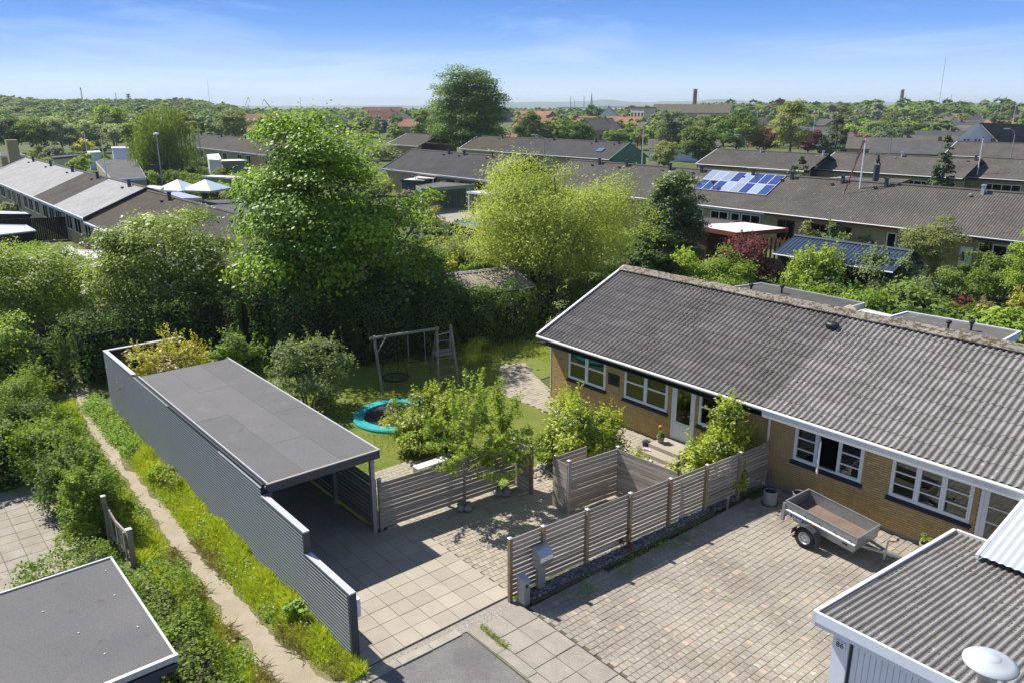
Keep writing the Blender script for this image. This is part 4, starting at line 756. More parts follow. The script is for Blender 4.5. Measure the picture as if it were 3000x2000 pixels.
def slats(parent, a, b, z0, z1, n, faces=1, seed=0, off=0.0, gap=None, zs=None):
    """horizontal slats from a to b (x, y); top slat ends at z1"""
    r = random.Random(seed); a = Vector((*a, 0)); b = Vector((*b, 0)); L = (b - a).length; ang = math.atan2(b.y - a.y, b.x - a.x); nrm = Vector((-math.sin(ang), math.cos(ang), 0)) * off; st = (z1 - z0) / n; gap_ = gap or .017
    for i in range(n): link('slat', me, parent, a + nrm + Vector((0, 0, z0 + i * st + r.uniform(-.004, .004))), (r.uniform(-.02, .02), r.uniform(-.0025, .0025), ang), (L + .004, 1, min(1.0, (st - gap_) / .118)))
for a, b in [(-27.2, -24.2), (-24.2, -21.9), (-21.9, -19.6), (-19.6, -17.3)]: slats(cp, (a + .05, 9.77), (b + .05, 9.77), .12, 1.62, 11, seed=int(a))
slats(cp, (-27.15, 6.9), (-27.15, 9.7), .12, 2.2, 16, seed=4)
# ================================================================== slatted fences
def post(parent, x, y, z0, z1, m='post_wood', w=.09, rot=0.0):
    p = link('post', mb(m).box(-w / 2, w / 2, -w / 2, w / 2, 0, z1 - z0).mesh('post'), parent, (x, y, z0), (0, 0, rot))
    c = link('post_cap', mb('zinc_trim').add([(-w * .6, -w * .6, 0), (w * .6, -w * .6, 0), (w * .6, w * .6, 0), (-w * .6, w * .6, 0), (-w * .6, -w * .6, .018), (w * .6, -w * .6, .018), (w * .6, w * .6, .018), (-w * .6, w * .6, .018), (0, 0, .04)], [(0, 1, 5, 4), (1, 2, 6, 5), (2, 3, 7, 6), (3, 0, 4, 7), (4, 5, 8), (5, 6, 8), (6, 7, 8), (7, 4, 8)]).mesh('cap')); c.parent = p; c.location = (0, 0, z1 - z0); return p
fa = thing('slatted_fence', 'long weathered slatted fence running from the mailbox to the downpipe', 'fence', (-12.3, 15, 0))
FA = [(-12.56, 10.51, 1.66, 0.0), (-12.50, 11.50, 1.64, .08), (-12.41, 12.90, 1.63, .12), (-12.32, 14.40, 1.61, .15), (-12.23, 15.92, 1.57, .13), (-12.14, 17.42, 1.55, .10), (-12.05, 18.90, 1.53, .10), (-11.97, 20.36, 1.52, .1)]
for i, (x, y, h, zb) in enumerate(FA):
    if i < 7: post(fa, x + .055, y, 0.0, h + .015, rot=R(-3.4))
for i, (a, b) in enumerate(zip(FA[:-1], FA[1:])):
    lo = .16 if i == 0 else .19; ht = (a[2] + b[2]) / 2
    slats(fa, (a[0], a[1]), (b[0], b[1]), lo, ht - .015, 12, seed=i, gap=.024)
fb = thing('slatted_fence', 'slatted fence behind the two young trees, turning a corner beside the opening', 'fence', (-17, 12, 0))
post(fb, -17.30, 9.90, 0, 1.56, 'grey_post'); post(fb, -17.05, 14.50, 0, 1.52, 'grey_post'); post(fb, -16.22, 14.47, 0, 1.58, 'post_wood'); post(fb, -17.19, 12.1, 0, 1.5, 'grey_post')
slats(fb, (-17.22, 9.82), (-16.93, 14.42), .12, 1.50, 11, seed=20); slats(fb, (-16.95, 14.46), (-16.27, 14.44), .08, 1.54, 11, seed=21)
fc = thing('slatted_fence', 'slatted screen enclosure for bins beside the laurel bush, wrapped round two corners', 'fence', (-14.8, 15, 0))
post(fc, -14.63, 14.47, 0, 1.67, 'grey_post'); post(fc, -15.24, 14.52, 0, 1.60, 'grey_post', .07); post(fc, -14.50, 16.36, 0, 1.60, 'grey_post'); post(fc, -13.3, 16.42, 0, 1.56, 'grey_post')
slats(fc, (-15.28, 14.47), (-14.66, 14.43), .05, 1.57, 12, seed=30); slats(fc, (-14.60, 14.50), (-14.44, 16.30), .10, 1.60, 12, seed=31); slats(fc, (-14.44, 16.28), (-12.34, 16.40), .10, 1.58, 12, seed=32); slats(fc, (-15.26, 14.55), (-15.20, 15.75), .9, 1.57, 5, seed=33)
# ================================================================== mailbox, intercom post, small things near the fence
ml = thing('mailbox', 'brushed steel mailbox with rounded lid on a wide grey post', 'mailbox', (-12.32, 11.35, 0))
mb('galv_post').box(-12.40, -12.30, 11.22, 11.45, .08, .95).build('post', ml)
prof = [(-.16, .74), (.02, .70), (.13, .80), (.17, .94), (.15, 1.04), (.02, 1.19), (-.12, 1.23), (-.17, 1.20)]
q = MB().use('steel'); k = len(prof); y0, y1 = 11.14, 11.54; q.add([(-12.30 + p[0], y0, p[1]) for p in prof] + [(-12.30 + p[0], y1, p[1]) for p in prof], [tuple(range(k))[::-1], tuple(range(k, 2 * k))] + [(i, (i + 1) % k, (i + 1) % k + k, i + k) for i in range(k)]); q.build('box', ml)
q = MB().use('steel'); lp = [(.155, 1.045), (.025, 1.20), (-.12, 1.242), (-.18, 1.21)]; q.add([(-12.30 + p[0] + .006, y0 - .012, p[1] + .004) for p in lp] + [(-12.30 + p[0] + .006, y1 + .012, p[1] + .004) for p in lp], [(i, i + 1, i + 5, i + 4) for i in range(3)]); q.build('lid', ml)
mb('blue_label').lathe((0, 0, 0), [(.028, 0), (.028, .004), (.001, .004)], 14).mesh('d'); o = link('round_badge', mb('blue_label').lathe((0, 0, 0), [(.03, 0), (.03, .005), (.001, .005)], 14).mesh('round_badge'), ml, (-12.225, 11.24, 1.125), (0, R(50), 0)); o = link('name_plate', mb('white_paint').box(-.02, .02, -.07, .07, 0, .004).mesh('name_plate'), ml, (-12.215, 11.41, 1.122), (0, R(50), 0)); link('lock', mb('dark_metal').lathe((0, 0, 0), [(.012, 0), (.012, .006), (.001, .006)], 8).mesh('lock'), ml, (-12.135, 11.34, .97), (0, R(85), 0))
ip = thing('meter_post', 'low grey metal cable post with slanted top at the fence end', 'post', (-12.2, 10.7, 0)); mb('galv_post').hexa([(-12.36, 10.60, 0), (-12.10, 10.60, 0), (-12.10, 10.78, 0), (-12.36, 10.78, 0), (-12.36, 10.60, .72), (-12.10, 10.60, .64), (-12.10, 10.78, .64), (-12.36, 10.78, .72)]).build('casing', ip)
mb('zinc_trim').hexa([(-12.38, 10.585, .722), (-12.08, 10.585, .642), (-12.08, 10.795, .642), (-12.38, 10.795, .722), (-12.38, 10.585, .735), (-12.08, 10.585, .655), (-12.08, 10.795, .655), (-12.38, 10.795, .735)]).build('lid', ip); mb('black_plastic').box(-12.10, -12.09, 10.65, 10.71, .50, .58).build('socket', ip)
bl = thing('garden_light', 'short wooden bollard light standing in the pebbles near the wall', 'light', (-11.85, 18.2, 0)); mb('post_wood').tube([(-11.85, 18.2, 0), (-11.85, 18.2, .36)], .035, 8).build('post', bl); mb('zinc_trim').lathe((-11.85, 18.2, .36), [(.045, 0), (.045, .05), (.001, .06)], 10).build('lamp_head', bl)
def pot(name, label, x, y, r0, r1, h, m, soil='soil', group=None):
    t = thing(name, label, 'plant pot', (x, y, 0.02), group); link('pot', mb(m).lathe((0, 0, 0), [(0.001, 0), (r0, 0), (r1, h * .86), (r1 * 1.06, h * .88), (r1 * 1.06, h), (r1 * .9, h), (r1 * .86, h * .8)], 22).mesh('pot', smooth=False), t, (x, y, .02)); link('soil', mb(soil).lathe((0, 0, 0), [(r1 * .87, h * .8), (0.001, h * .82)], 16).mesh('soil'), t, (x, y, .02)); return t
def cyl_pot(label, x, y, r, h):
    t = thing('plant_pot', label, 'plant pot', (x, y, 0.02)); link('pot', mb('concrete').lathe((0, 0, 0), [(.001, .01), (r, .01), (r, h), (r * .86, h), (r * .84, h * .55), (.001, h * .55)], 26).mesh('pot'), t, (x, y, .02)); link('saucer', mb('dark_metal').lathe((0, 0, 0), [(.001, 0), (r * 1.16, 0), (r * 1.2, .035), (r * 1.05, .02), (.001, .012)], 24).mesh('saucer'), t, (x, y, .02)); link('inner_liner', mb('blue_corr').lathe((0, 0, 0), [(r * .857, h * .97), (r * .80, h * .93), (r * .78, h * .56)], 22).mesh('inner_liner'), t, (x, y, .02)); return t
cyl_pot('round grey concrete pot by the fence, the one standing clear of the trailer', -11.23, 19.42, .20, .42); cyl_pot('round grey concrete pot half hidden behind the trailer corner', -10.62, 19.95, .20, .42)
def plant_on(parent_label, x, y, z, w, h, N, size, leafm, seed, blossom=None, cat='plant', name='potted_plant'): return bush(name, parent_label, cat, (x, y, z), w, w, h, N, size, leafm, seed, 8, blossom)
pot('plant_pot', 'grey round pot holding a small green plant beside the garage', -7.0, 20.02, .15, .19, .36, 'concrete'); plant_on('small bright green plant growing in the grey pot by the garage', -7.0, 20.02, .33, .36, .34, 260, .07, 'leaf_fruit', 41)
t = pot('plant_pot', 'pale round pot with a yellow flower on the door step', -16.02 + .25, 19.92, .09, .13, .22, 'concrete'); t.location.z = .30
plant_on('leafy plant with one orange yellow flower on the door step', -15.77, 19.92, .49, .34, .36, 240, .07, 'leaf_mid', 42, ('orange_flower', 1, .06)) if False else plant_on('leafy plant topped by an orange yellow flower on the door step', -15.77, 19.92, .49, .34, .34, 240, .07, 'leaf_mid', 42)
tag(link('flower_head', mb('orange_flower').lathe((0, 0, 0), [(.001, 0), (.05, .02), (.045, .05), (.001, .06)], 10).mesh('flower_head'), None, (-15.8, 19.9, .85)), 'orange yellow flower head above the step plant', 'flower')
pot('plant_pot', 'cobalt blue pot of pale flowers on the paving beside the steps', -16.15, 19.62, .09, .13, .27, 'cobalt'); plant_on('pale blue and white flowers growing in the cobalt pot', -16.15, 19.62, .24, .34, .14, 120, .04, 'leaf_grey', 43, ('blossom_lilac', 40, .03))
for i, (x, y, a) in enumerate([(-15.98, 19.2, .3), (-15.80, 19.28, .5)]): 
    o = link('shoe', MB().use(['pink', 'white_paint'][i]).hexa([(-.13, -.04, 0), (.13, -.045, 0), (.13, .045, 0), (-.13, .04, 0), (-.10, -.03, .09), (.11, -.03, .045), (.11, .03, .045), (-.10, .03, .09)]).mesh('shoe'), None, (x, y, .16), (0, 0, a)); tag(o, ['pinkish shoe lying on the lower door step', 'white shoe lying on the lower door step'][i], 'shoe')
rk = rng.uniform(0, 1, (46, 2)); rt_ = thing('rock_border', 'little heap of pale and reddish round stones at the foot of the laurel', 'rocks', (-17, 15.6, 0), kind=None)
rm = [mb(m_).add([(.9 * math.cos(a) * math.cos(b), math.sin(a) * math.cos(b), .7 * math.sin(b)) for b in (-.9, -.1, .7) for a in [j * 1.047 for j in range(6)]] + [(0, 0, .7)], [(r_ * 6 + j, r_ * 6 + (j + 1) % 6, r_ * 6 + 6 + (j + 1) % 6, r_ * 6 + 6 + j) for r_ in range(2) for j in range(6)] + [(12 + j, 12 + (j + 1) % 6, 18) for j in range(6)]).mesh('stone_mesh', smooth=True) for m_ in ('stone_light', 'concrete', 'paver_warm')]
for i in range(46): x = -17.5 + rk[i, 0] * .8; y = 15.25 + rk[i, 1] * 1.3 * (1 - rk[i, 0] * .3); s_ = rnd.uniform(.05, .12); link('stone', rnd.choice(rm), rt_, (x, y, s_ * .4), (rnd.uniform(-.4, .4), rnd.uniform(-.4, .4), rnd.uniform(0, 3)), (s_ * 1.2, s_, s_))
# ================================================================== trailer
tr = thing('trailer', 'galvanised open box trailer with brown plywood floor parked on the grey paving', 'trailer', (-9.1, 18.7, 0)); tr.rotation_euler = (0, R(5.2), R(-2))
_o = ORG[tr.name]
def T(m): return mb(m)
TX0, TX1, TY0, TY1, B0, B1 = -10.12, -8.02, 18.16, 19.26, .56, .92
q = T('galv'); t = .022
for (a, b, c, d) in ((TX0, TX1, TY0, TY0 + t), (TX0, TX1, TY1 - t, TY1), (TX0, TX0 + t, TY0 + t, TY1 - t), (TX1 - t, TX1, TY0 + t, TY1 - t)): q.box(a, b, c, d, B0, B1)
q.build('box_sides', tr)
T('ply_floor').box(TX0 + t, TX1 - t, TY0 + t, TY1 - t, B0 + .02, B0 + .04).build('floor', tr)
q = T('galv')
for (a, b, c, d) in ((TX0 - .01, TX1 + .01, TY0 - .012, TY0 + .03), (TX0 - .01, TX1 + .01, TY1 - .03, TY1 + .012), (TX0 - .01, TX0 + .03, TY0 + .03, TY1 - .03), (TX1 - .03, TX1 + .01, TY0 + .03, TY1 - .03)): q.box(a, b, c, d, B1, B1 + .022)
q.build('top_rail', tr)
T('galv').hexa([(TX0 + .03, TY0 - .035, .66), (TX1 - .02, TY0 - .035, .66), (TX1 - .02, TY0 - .001, .63), (TX0 + .03, TY0 - .001, .63), (TX0 + .03, TY0 - .035, .70), (TX1 - .02, TY0 - .035, .70), (TX1 - .02, TY0 - .001, .73), (TX0 + .03, TY0 - .001, .73)]).build('side_rail', tr)
T('galv').box(TX0 + .3, TX1 - .04, TY0 + .02, TY0 + .07, .47, B0).box(TX0 + .3, TX1 - .04, TY1 - .07, TY1 - .02, .47, B0).build('chassis', tr)
T('galv').hexa([(TX0 - .03, TY0 - .04, .34), (TX0 + .06, TY0 - .04, .34), (TX0 + .06, TY0 + .04, .34), (TX0 - .03, TY0 + .04, .34), (TX0 - .05, TY0 - .035, .86), (TX0 + .03, TY0 - .035, .86), (TX0 + .03, TY0 + .03, .86), (TX0 - .05, TY0 + .03, .86)]).box(TX0 - .05, TX0 - .02, TY0, TY1, .36, .50).build('lamp_bracket', tr)
WXc, WZc = -9.28, .30
for side in (TY0 - .16, TY1 + .16):
    s_ = -1 if side < 18.7 else 1; w_ = link('wheel', MB().use('rubber').lathe((0, 0, 0), [(.17, -.075), (.28, -.08), (.30, -.05), (.30, .05), (.28, .08), (.17, .075)], 28).mesh('tyre', smooth=True), tr, (WXc, side, WZc), (R(90), 0, 0))
    rm_ = link('rim', MB().use('rim_silver').lathe((0, 0, 0), [(.175, .04), (.172, .075), (.155, .06), (.15, .035), (.09, .05), (.085, .062), (.05, .062), (.04, .03), (.001, .03)], 24).mesh('rim', smooth=True)); rm_.parent = w_; rm_.rotation_euler = (0 if s_ < 0 else R(180), 0, 0)
    hl = MB().use('black_paint')
    for i in range(16): a = i * math.tau / 16; hl.lathe((.122 * math.cos(a), .122 * math.sin(a), .046), [(.010, 0), (.001, .002)], 6)
    ho = link('vent_holes', hl.mesh('vent_holes')); ho.parent = w_; ho.rotation_euler = rm_.rotation_euler
    mg = MB().use('dark_metal'); arc = [(math.cos(a) * .36, math.sin(a) * .34) for a in [R(d) for d in (-8, 20, 52, 90, 128, 160, 186)]]; yy0, yy1 = side - .115, side + .115
    for i in range(6):
        a, b = arc[i], arc[i + 1]; mg.hexa([(WXc + a[0], yy0, WZc + a[1]), (WXc + a[0], yy1, WZc + a[1]), (WXc + b[0], yy1, WZc + b[1]), (WXc + b[0], yy0, WZc + b[1]), (WXc + a[0] * 1.04, yy0, WZc + a[1] * 1.04), (WXc + a[0] * 1.04, yy1, WZc + a[1] * 1.04), (WXc + b[0] * 1.04, yy1, WZc + b[1] * 1.04), (WXc + b[0] * 1.04, yy0, WZc + b[1] * 1.04)])
    mg.build('mudguard', tr)
T('galv').tube([(WXc, TY0 - .1, WZc), (WXc, TY1 + .1, WZc)], .028, 8).build('axle', tr)
T('galv').bar((TX1 - .5, TY0 + .28, .50), (-7.28, 18.98, .50), .06, .07).bar((TX1 - .5, TY1 - .12, .50), (-7.5, 18.92, .50), .05, .06).bar((-7.5, 18.96, .50), (-6.95, 19.0, .52), .07, .06).build('drawbar', tr)
T('galv').tube([(-7.55, 18.80, .34), (-7.55, 18.80, .88)], .026, 8).build('jockey_stem', tr); T('black_plastic').tube([(-7.55, 18.80, .89), (-7.40, 18.90, .90), (-7.38, 18.92, .95)], .012, 6).lathe((-7.38, 18.92, .95), [(.03, 0), (.03, .05), (.001, .05)], 8).build('jockey_crank', tr)
T('black_plastic').bar((-7.15, 18.98, .56), (-6.88, 19.0, .56), .05, .05).build('coupling', tr)
sg = link('brand_label', mb('blue_label').hexa([(-.22, 0, -.045), (.20, 0, -.045), (.20, .006, -.045), (-.22, .006, -.045), (-.20, 0, .045), (.22, 0, .045), (.22, .006, .045), (-.20, .006, .045)]).mesh('brand_label'), tr, (TX0 + .42, TY0 - .012, .60))
bd2 = link('label_edge', mb('white_paint').hexa([(-.235, .001, -.055), (.212, .001, -.055), (.212, .006, -.055), (-.235, .006, -.055), (-.212, .001, .055), (.235, .001, .055), (.235, .006, .055), (-.212, .006, .055)]).mesh('label_edge')); bd2.parent = sg; bd2.location = (0, .0015, 0)
lt = text('Variant', None, (0, 0, 0), .105, 'white_paint', ext=.002, name='lettering'); lt.parent = sg; lt.location = (0, -.004, 0)
T('orange_lamp').box(TX0 + .88, TX0 + .96, TY0 - .05, TY0 - .036, .655, .695).build('side_lamp', tr); T('orange_lamp').box(TX1, TX1 + .012, TY0 + .62, TY0 + .70, .50, .53).build('front_reflector', tr); T('dark_metal').box(TX1 - .36, TX1 - .22, TY0 - .008, TY0, .575, .655).build('type_plate', tr)
q = T('black_plastic')
for i in range(5): q.tube([(TX0 + .2 + i * .43, TY0 - .03, .775), (TX0 + .2 + i * .43, TY0 + .0, .785)], .013, 6)
q.build('tie_hooks', tr)
# ================================================================== garage of number 86 with lamp dish
ga = thing('garage', 'white timber garage numbered 86 with mossy corrugated roof, lower right', 'garage', (-4, 15, 0))
GX0, GX1, GY0, GY1, GZ0, GZ1 = -6.02, 0.6, 12.32, 18.6, 2.42, 1.76
gs = math.atan2(GZ1 - GZ0, GY1 - GY0); GL = math.hypot(GY1 - GY0, GZ1 - GZ0)
gm = sheet_mesh('garage_sheet_mesh', 'roof_pale', pitch=.128, L=GL / 3 + .12, amp=.023); w_ = .128 * 6; n_ = 8
for i in range(n_):
    for j in range(3): d = GL / 3 * j; link('corrugated_sheet', gm, ga, (GX0 + .09 + i * w_, GY0 + .07 + d * math.cos(gs), GZ0 + d * math.sin(gs) - .04 + (2 - j) * .006), (gs, 0, 0))
rr = np.random.default_rng(9); n2 = 3200; X = GX0 + .09 + (rr.integers(0, 48, n2) + .5) * .128 + rr.normal(0, .018, n2); d = rr.uniform(.02, .98, n2) ** 1.15 * GL; sel = np.sin(X * 3 + d * 2) + rr.normal(0, .8, n2) > -.2; pebbles('moss_lumps', ga, np.stack([X, GY0 + .07 + d * math.cos(gs), GZ0 - .055 + d * math.sin(gs)], 1)[sel], rr.uniform(.016, .05, sel.sum()), 'moss', 12); X = GX0 + .09 + (rr.integers(0, 48, 420) + .5) * .128 + rr.normal(0, .02, 420); d = rr.uniform(.02, .98, 420) * GL; pebbles('lichen_crumbs', ga, np.stack([X, GY0 + .07 + d * math.cos(gs), GZ0 - .062 + d * math.sin(gs)], 1), rr.uniform(.01, .032, 420), 'lichen', 13)
def slab_along(m, x0, x1, dz0, dz1, name): mb(m).hexa([(x0, GY0 - .05, GZ0 + dz0), (x1, GY0 - .05, GZ0 + dz0), (x1, GY1, GZ1 + dz0), (x0, GY1, GZ1 + dz0), (x0, GY0 - .05, GZ0 + dz1), (x1, GY0 - .05, GZ0 + dz1), (x1, GY1, GZ1 + dz1), (x0, GY1, GZ1 + dz1)]).build(name, ga)
slab_along('white_worn', GX0, GX0 + .075, -.24, .035, 'side_fascia')
mb('white_worn').box(GX0 + .078, GX1, GY1 - .02, GY1 + .05, GZ1 - .22, GZ1 + .03).build('rear_fascia', ga)
mb('blue_white').box(GX0 + .078, GX1, GY0 - .055, GY0 + .0, GZ0 - .17, GZ0 + .035).build('front_fascia', ga); mb('blue_white').box(GX0 + .05, GX1, GY0 - .02, GY0 + .22, GZ0 - .27, GZ0 - .172).build('cornice', ga)
mb('white_paint').box(GX0 + .30, GX0 + .37, GY0 + .3, GY1 - .2, 0, 1.62).box(GX0 + .3, GX1, GY1 - .28, GY1 - .2, 0, 1.5).build('side_wall', ga)
mb('blue_white').box(GX0 + .32, GX0 + .62, GY0 + .21, GY0 + .29, 0, 2.15).build('corner_pilaster', ga)
mb('blue_white').box(GX0 + .32, GX1, GY0 + .30, GY0 + .36, 0, 2.2).build('front_wall', ga)
bm_ = mb('blue_white').box(.004, .101, -.012, .012, 0, 2.12).mesh('board')
for i in range(50): link('board', bm_, ga, (GX0 + .68 + i * .105, GY0 + .285, 0.02))
mb('charcoal_fascia').box(GX0 + .638, GX0 + .662, GY0 + .25, GY0 + .29, 0, 2.14).build('door_gap', ga)
pl = link('number_plate', mb('white_paint').box(-.10, .10, -.008, .008, -.075, .075).mesh('number_plate'), ga, (GX0 + .47, GY0 + .195, 1.86)); nt = text('86', None, (0, 0, 0), .15, 'black_paint', ext=.003, name='digits'); nt.parent = pl; nt.location = (0, -.013, 0)
cr = thing('canopy_roof', 'white corrugated plastic canopy bridging house 86 and its garage', 'canopy', (-4, 19, 0)); q = MB().use('white_corr'); vs = []; n_ = 150
for i in range(n_ + 1): x = -5.05 + i * .038; z = .014 * math.cos(i * math.pi / 2); vs += [(x + .0, 17.45, 1.98 + z), (x + .0, 20.40, 2.55 + z)]
q.add(vs, [(2 * i, 2 * i + 2, 2 * i + 3, 2 * i + 1) for i in range(n_)]); q.build('corrugated_plastic', cr); mb('white_paint').hexa([(-5.12, 17.42, 1.90), (-5.055, 17.42, 1.90), (-5.055, 20.42, 2.47), (-5.12, 20.42, 2.47), (-5.12, 17.42, 2.0), (-5.055, 17.42, 2.0), (-5.055, 20.42, 2.57), (-5.12, 20.42, 2.57)]).build('edge_board', cr)
# lamp / antenna dish at the bottom right
def fp(x, y, dep): return depth_at(x, y, dep)
dc = fp(2902, 1940, 8.4); ds = thing('lamp_post', 'large pale round lamp shade seen from above in the bottom right corner', 'street lamp', (dc.x, dc.y, 0))
rD = .265
mb('dish').lathe((dc.x, dc.y, dc.z), [(.001, .075), (.08, .074), (.088, .066), (.10, .058), (rD * .75, .035), (rD, .005), (rD * 1.01, -.008), (rD * .98, -.016), (rD * .6, .0), (.12, .01)], 40).build('shade', ds, smooth=True)
mb('steel').lathe((dc.x, dc.y, dc.z), [(.16, -.0), (.145, -.05), (.10, -.11), (.085, -.30), (.001, -.30)], 24).build('lamp_body', ds, smooth=True); mb('galv_post').tube([(dc.x, dc.y, 0), (dc.x, dc.y, dc.z - .3)], .038, 12).build('post', ds)
# ================================================================== flat roofed shed, gate (bottom left)
sh = thing('shed', 'shed with flat grey felt roof and aluminium edge, bottom left corner', 'shed', (-15, 1, 0))
def zr(x, y): return 2.35
SX0, SX1, SY0, SY1 = -16.35, -12.40, -2.0, 3.02
mb('felt').box(SX0 + .03, SX1 - .03, 1.02, SY1 - .03, 2.22, 2.350).build('felt_strip', sh); mb('felt').box(SX0 + .03, SX1 - .03, .0, 1.05, 2.22, 2.354).build('felt_strip', sh); mb('felt').box(SX0 + .03, SX1 - .03, SY0, .03, 2.22, 2.358).build('felt_strip', sh)
mb('zinc_trim').box(SX0 - .01, SX0 + .03, SY0, SY1 + .01, 2.2, 2.385).build('edge_trim', sh); mb('zinc_trim').box(SX0 + .03, SX1, SY1 - .03, SY1 + .012, 2.2, 2.375).build('edge_trim', sh); mb('zinc_trim').box(SX1 - .03, SX1 + .045, SY0, SY1 + .03, 2.26, 2.37).build('gutter_trim', sh)
mb('dark_metal').box(SX0 + .0, SX1 + .02, SY0, SY1 - .0, 2.08, 2.2).build('fascia', sh); mb('dark_metal').box(SX0 + .2, SX1 - .25, SY0, SY1 - .25, 0, 2.08).build('wall', sh)
mb('galv').tube([(SX1 - .1, SY1 - .55, 2.0), (SX1 - .1, SY1 - 1.0, 1.95), (SX1 - .1, SY1 - 1.6, 1.8)], .03, 8).build('pipe', sh)
for x, y in [(-15.9, 2.8), (-15.2, 1.55), (-14.1, 1.9), (-14.9, 2.7), (-13.6, 2.75), (-13.2, 2.1)]: mb('white_worn').lathe((x, y, 2.354), [(.018, 0), (.014, .012), (.001, .014)], 8).build('roof_nail', sh)
gt = thing('garden_gate', 'small weathered wooden garden gate between the hedge and the footpath', 'gate', (-20.7, 4.2, 0)); 
post(gt, -21.45, 4.0, 0, 1.38, 'grey_post', .10); post(gt, -19.85, 4.15, 0, 1.05, 'grey_post', .12)
for a, b in [((-21.4, 4.02, 1.12), (-20.7, 4.05, .92)), ((-20.7, 4.05, .92), (-19.92, 4.12, .88)), ((-21.4, 4.02, .3), (-19.92, 4.12, .3))]: mb('grey_post').bar(a, b, .04, .10).build('rail', gt)
for x in (-21.3, -20.72, -20.02): mb('grey_post').box(x, x + .07, 4.03, 4.07, .12, .95).build('stile', gt)
for i in range(4): mb('grey_post').bar((-20.62 + i * .14, 4.07, .34), (-20.62 + i * .14, 4.07, .86), .02, .03).build('baluster', gt)
# red pantile roof glimpsed between hedges at the left edge
rs = thing('red_shed_roof', 'small reddish tiled roof showing between the hedges at the left edge', 'roof', (-30.5, 1.8, 0)); tm = mb('far_roof_red').box(0, .29, 0, .4, -.02, .02).mesh('tile_mesh')
for i in range(8):
    for j in range(6): link('tile', tm, rs, (-31.8 + i * .3, .9 + j * .34, 1.75 - j * .09 + .02), (R(-15), 0, 0))
mb('old_wood').box(-31.7, -29.5, .9, 2.8, 0, 1.3).build('wall', rs)
# ================================================================== play area
tp = thing('trampoline', 'round in-ground trampoline with turquoise safety pad on the lawn', 'trampoline', (-24.2, 14.7, 0)); TC = (-24.15, 14.72)
mb('tramp_mat').lathe((*TC, .06), [(.001, -.01), (1.12, 0), (1.3, 0)], 48).build('jumping_mat', tp)
for i in range(8):
    q = mb('teal_pad'); a0 = i * math.tau / 8 + .2; vs = []; n = 7
    for k in range(n):
        a = a0 + (math.tau / 8 - .006) * k / (n - 1)
        for r_, z in ((1.22, .075), (1.24, .115), (1.60, .12), (1.64, .07), (1.64, .0)): vs.append((TC[0] + r_ * math.cos(a), TC[1] + r_ * math.sin(a), z))
    q.add(vs, [(k * 5 + j, k * 5 + 5 + j, k * 5 + 6 + j, k * 5 + 1 + j) for k in range(n - 1) for j in range(4)]).build('pad_section', tp)
sw = thing('swing_set', 'weathered wooden swing frame with a ladder tower, in the shade', 'swing set', (-27, 17, 0)); ow = 'old_wood'
A = Vector((-27.05, 15.6, 2.28)); B = Vector((-26.45, 18.25, 2.30))
mb(ow).tube([A + Vector((.02, -.22, 0)), B + Vector((0, .1, 0))], .06, 8).build('crossbeam', sw)
for f_, t_ in [(A, (-26.50, 15.55, 0)), (A, (-28.45, 16.55, 0)), (B, (-26.0, 17.95, 0)), (B, (-27.6, 18.65, 0))]: mb(ow).tube([f_ + (Vector(t_) - f_) * -.03, t_], .055, 8).build('leg', sw)
mb(ow).tube([A + Vector((.08, .55, 0)), A + Vector((.16, -.02, -.65))], .035, 6).build('brace', sw)
L1 = Vector((-26.3, 18.85, 2.38))
for t_ in ((-25.7, 18.75, 0), (-27.2, 19.35, 0)): mb(ow).tube([L1, t_], .05, 8).build('tower_leg', sw)
mb(ow).tube([B + Vector((.1, -.05, -.25)), L1 + Vector((0, 0, -.3))], .025, 6).build('top_rail', sw)
for k in range(5): z = .35 + k * .36; f1 = B.lerp(Vector((-26.0, 17.95, 0)), 1 - z / 2.3); f2 = L1.lerp(Vector((-25.7, 18.75, 0)), 1 - z / 2.38); mb(ow).tube([f1, f2], .022, 6).build('rung', sw)
for k in range(5): mb(ow).bar((-26.2 - k * .13, 17.98 + k * .05, 1.22), (-26.05 - k * .13, 18.85 + k * .05, 1.22), .11, .03).build('platform_board', sw)
def rope(p, q, m='rope', r=.012): return mb(m).tube([p, q], r, 5)
tz = thing('trapeze_swing', 'trapeze bar with two red rings hanging from the swing beam', 'swing', (-26.7, 17.3, 2.2)); p1 = A.lerp(B, .52); p2 = A.lerp(B, .79)
for p_ in (p1, p2): rope(p_, (p_.x + .04, p_.y, 1.02)).build('rope', tz)
mb('black_plastic').tube([(p1.x + .04, p1.y - .05, 1.02), (p2.x + .04, p2.y + .05, 1.02)], .02, 8).build('bar', tz)
for p_ in (p1, p2): mb('red_ring').tube([(p_.x + .04, p_.y + .09 * math.cos(a), .83 - .09 * math.sin(a) * 1.0) for a in [math.pi * k / 8 for k in range(9)]], .016, 6).build('ring', tz); rope((p_.x + .04, p_.y, 1.02), (p_.x + .04, p_.y + .08, .85)).build('ring_cord', tz); rope((p_.x + .04, p_.y, 1.02), (p_.x + .04, p_.y - .08, .85)).build('ring_cord', tz)
ns = thing('nest_swing', 'round black nest swing hanging low beside the swing post', 'swing', (-27, 16.6, .4)); nc = Vector((-27.1, 16.55, .38)); mb('black_plastic').tube([nc + Vector((.55 * math.cos(a), .55 * math.sin(a), 0)) for a in [math.tau * k / 24 for k in range(25)]], .035, 6).build('hoop', ns)
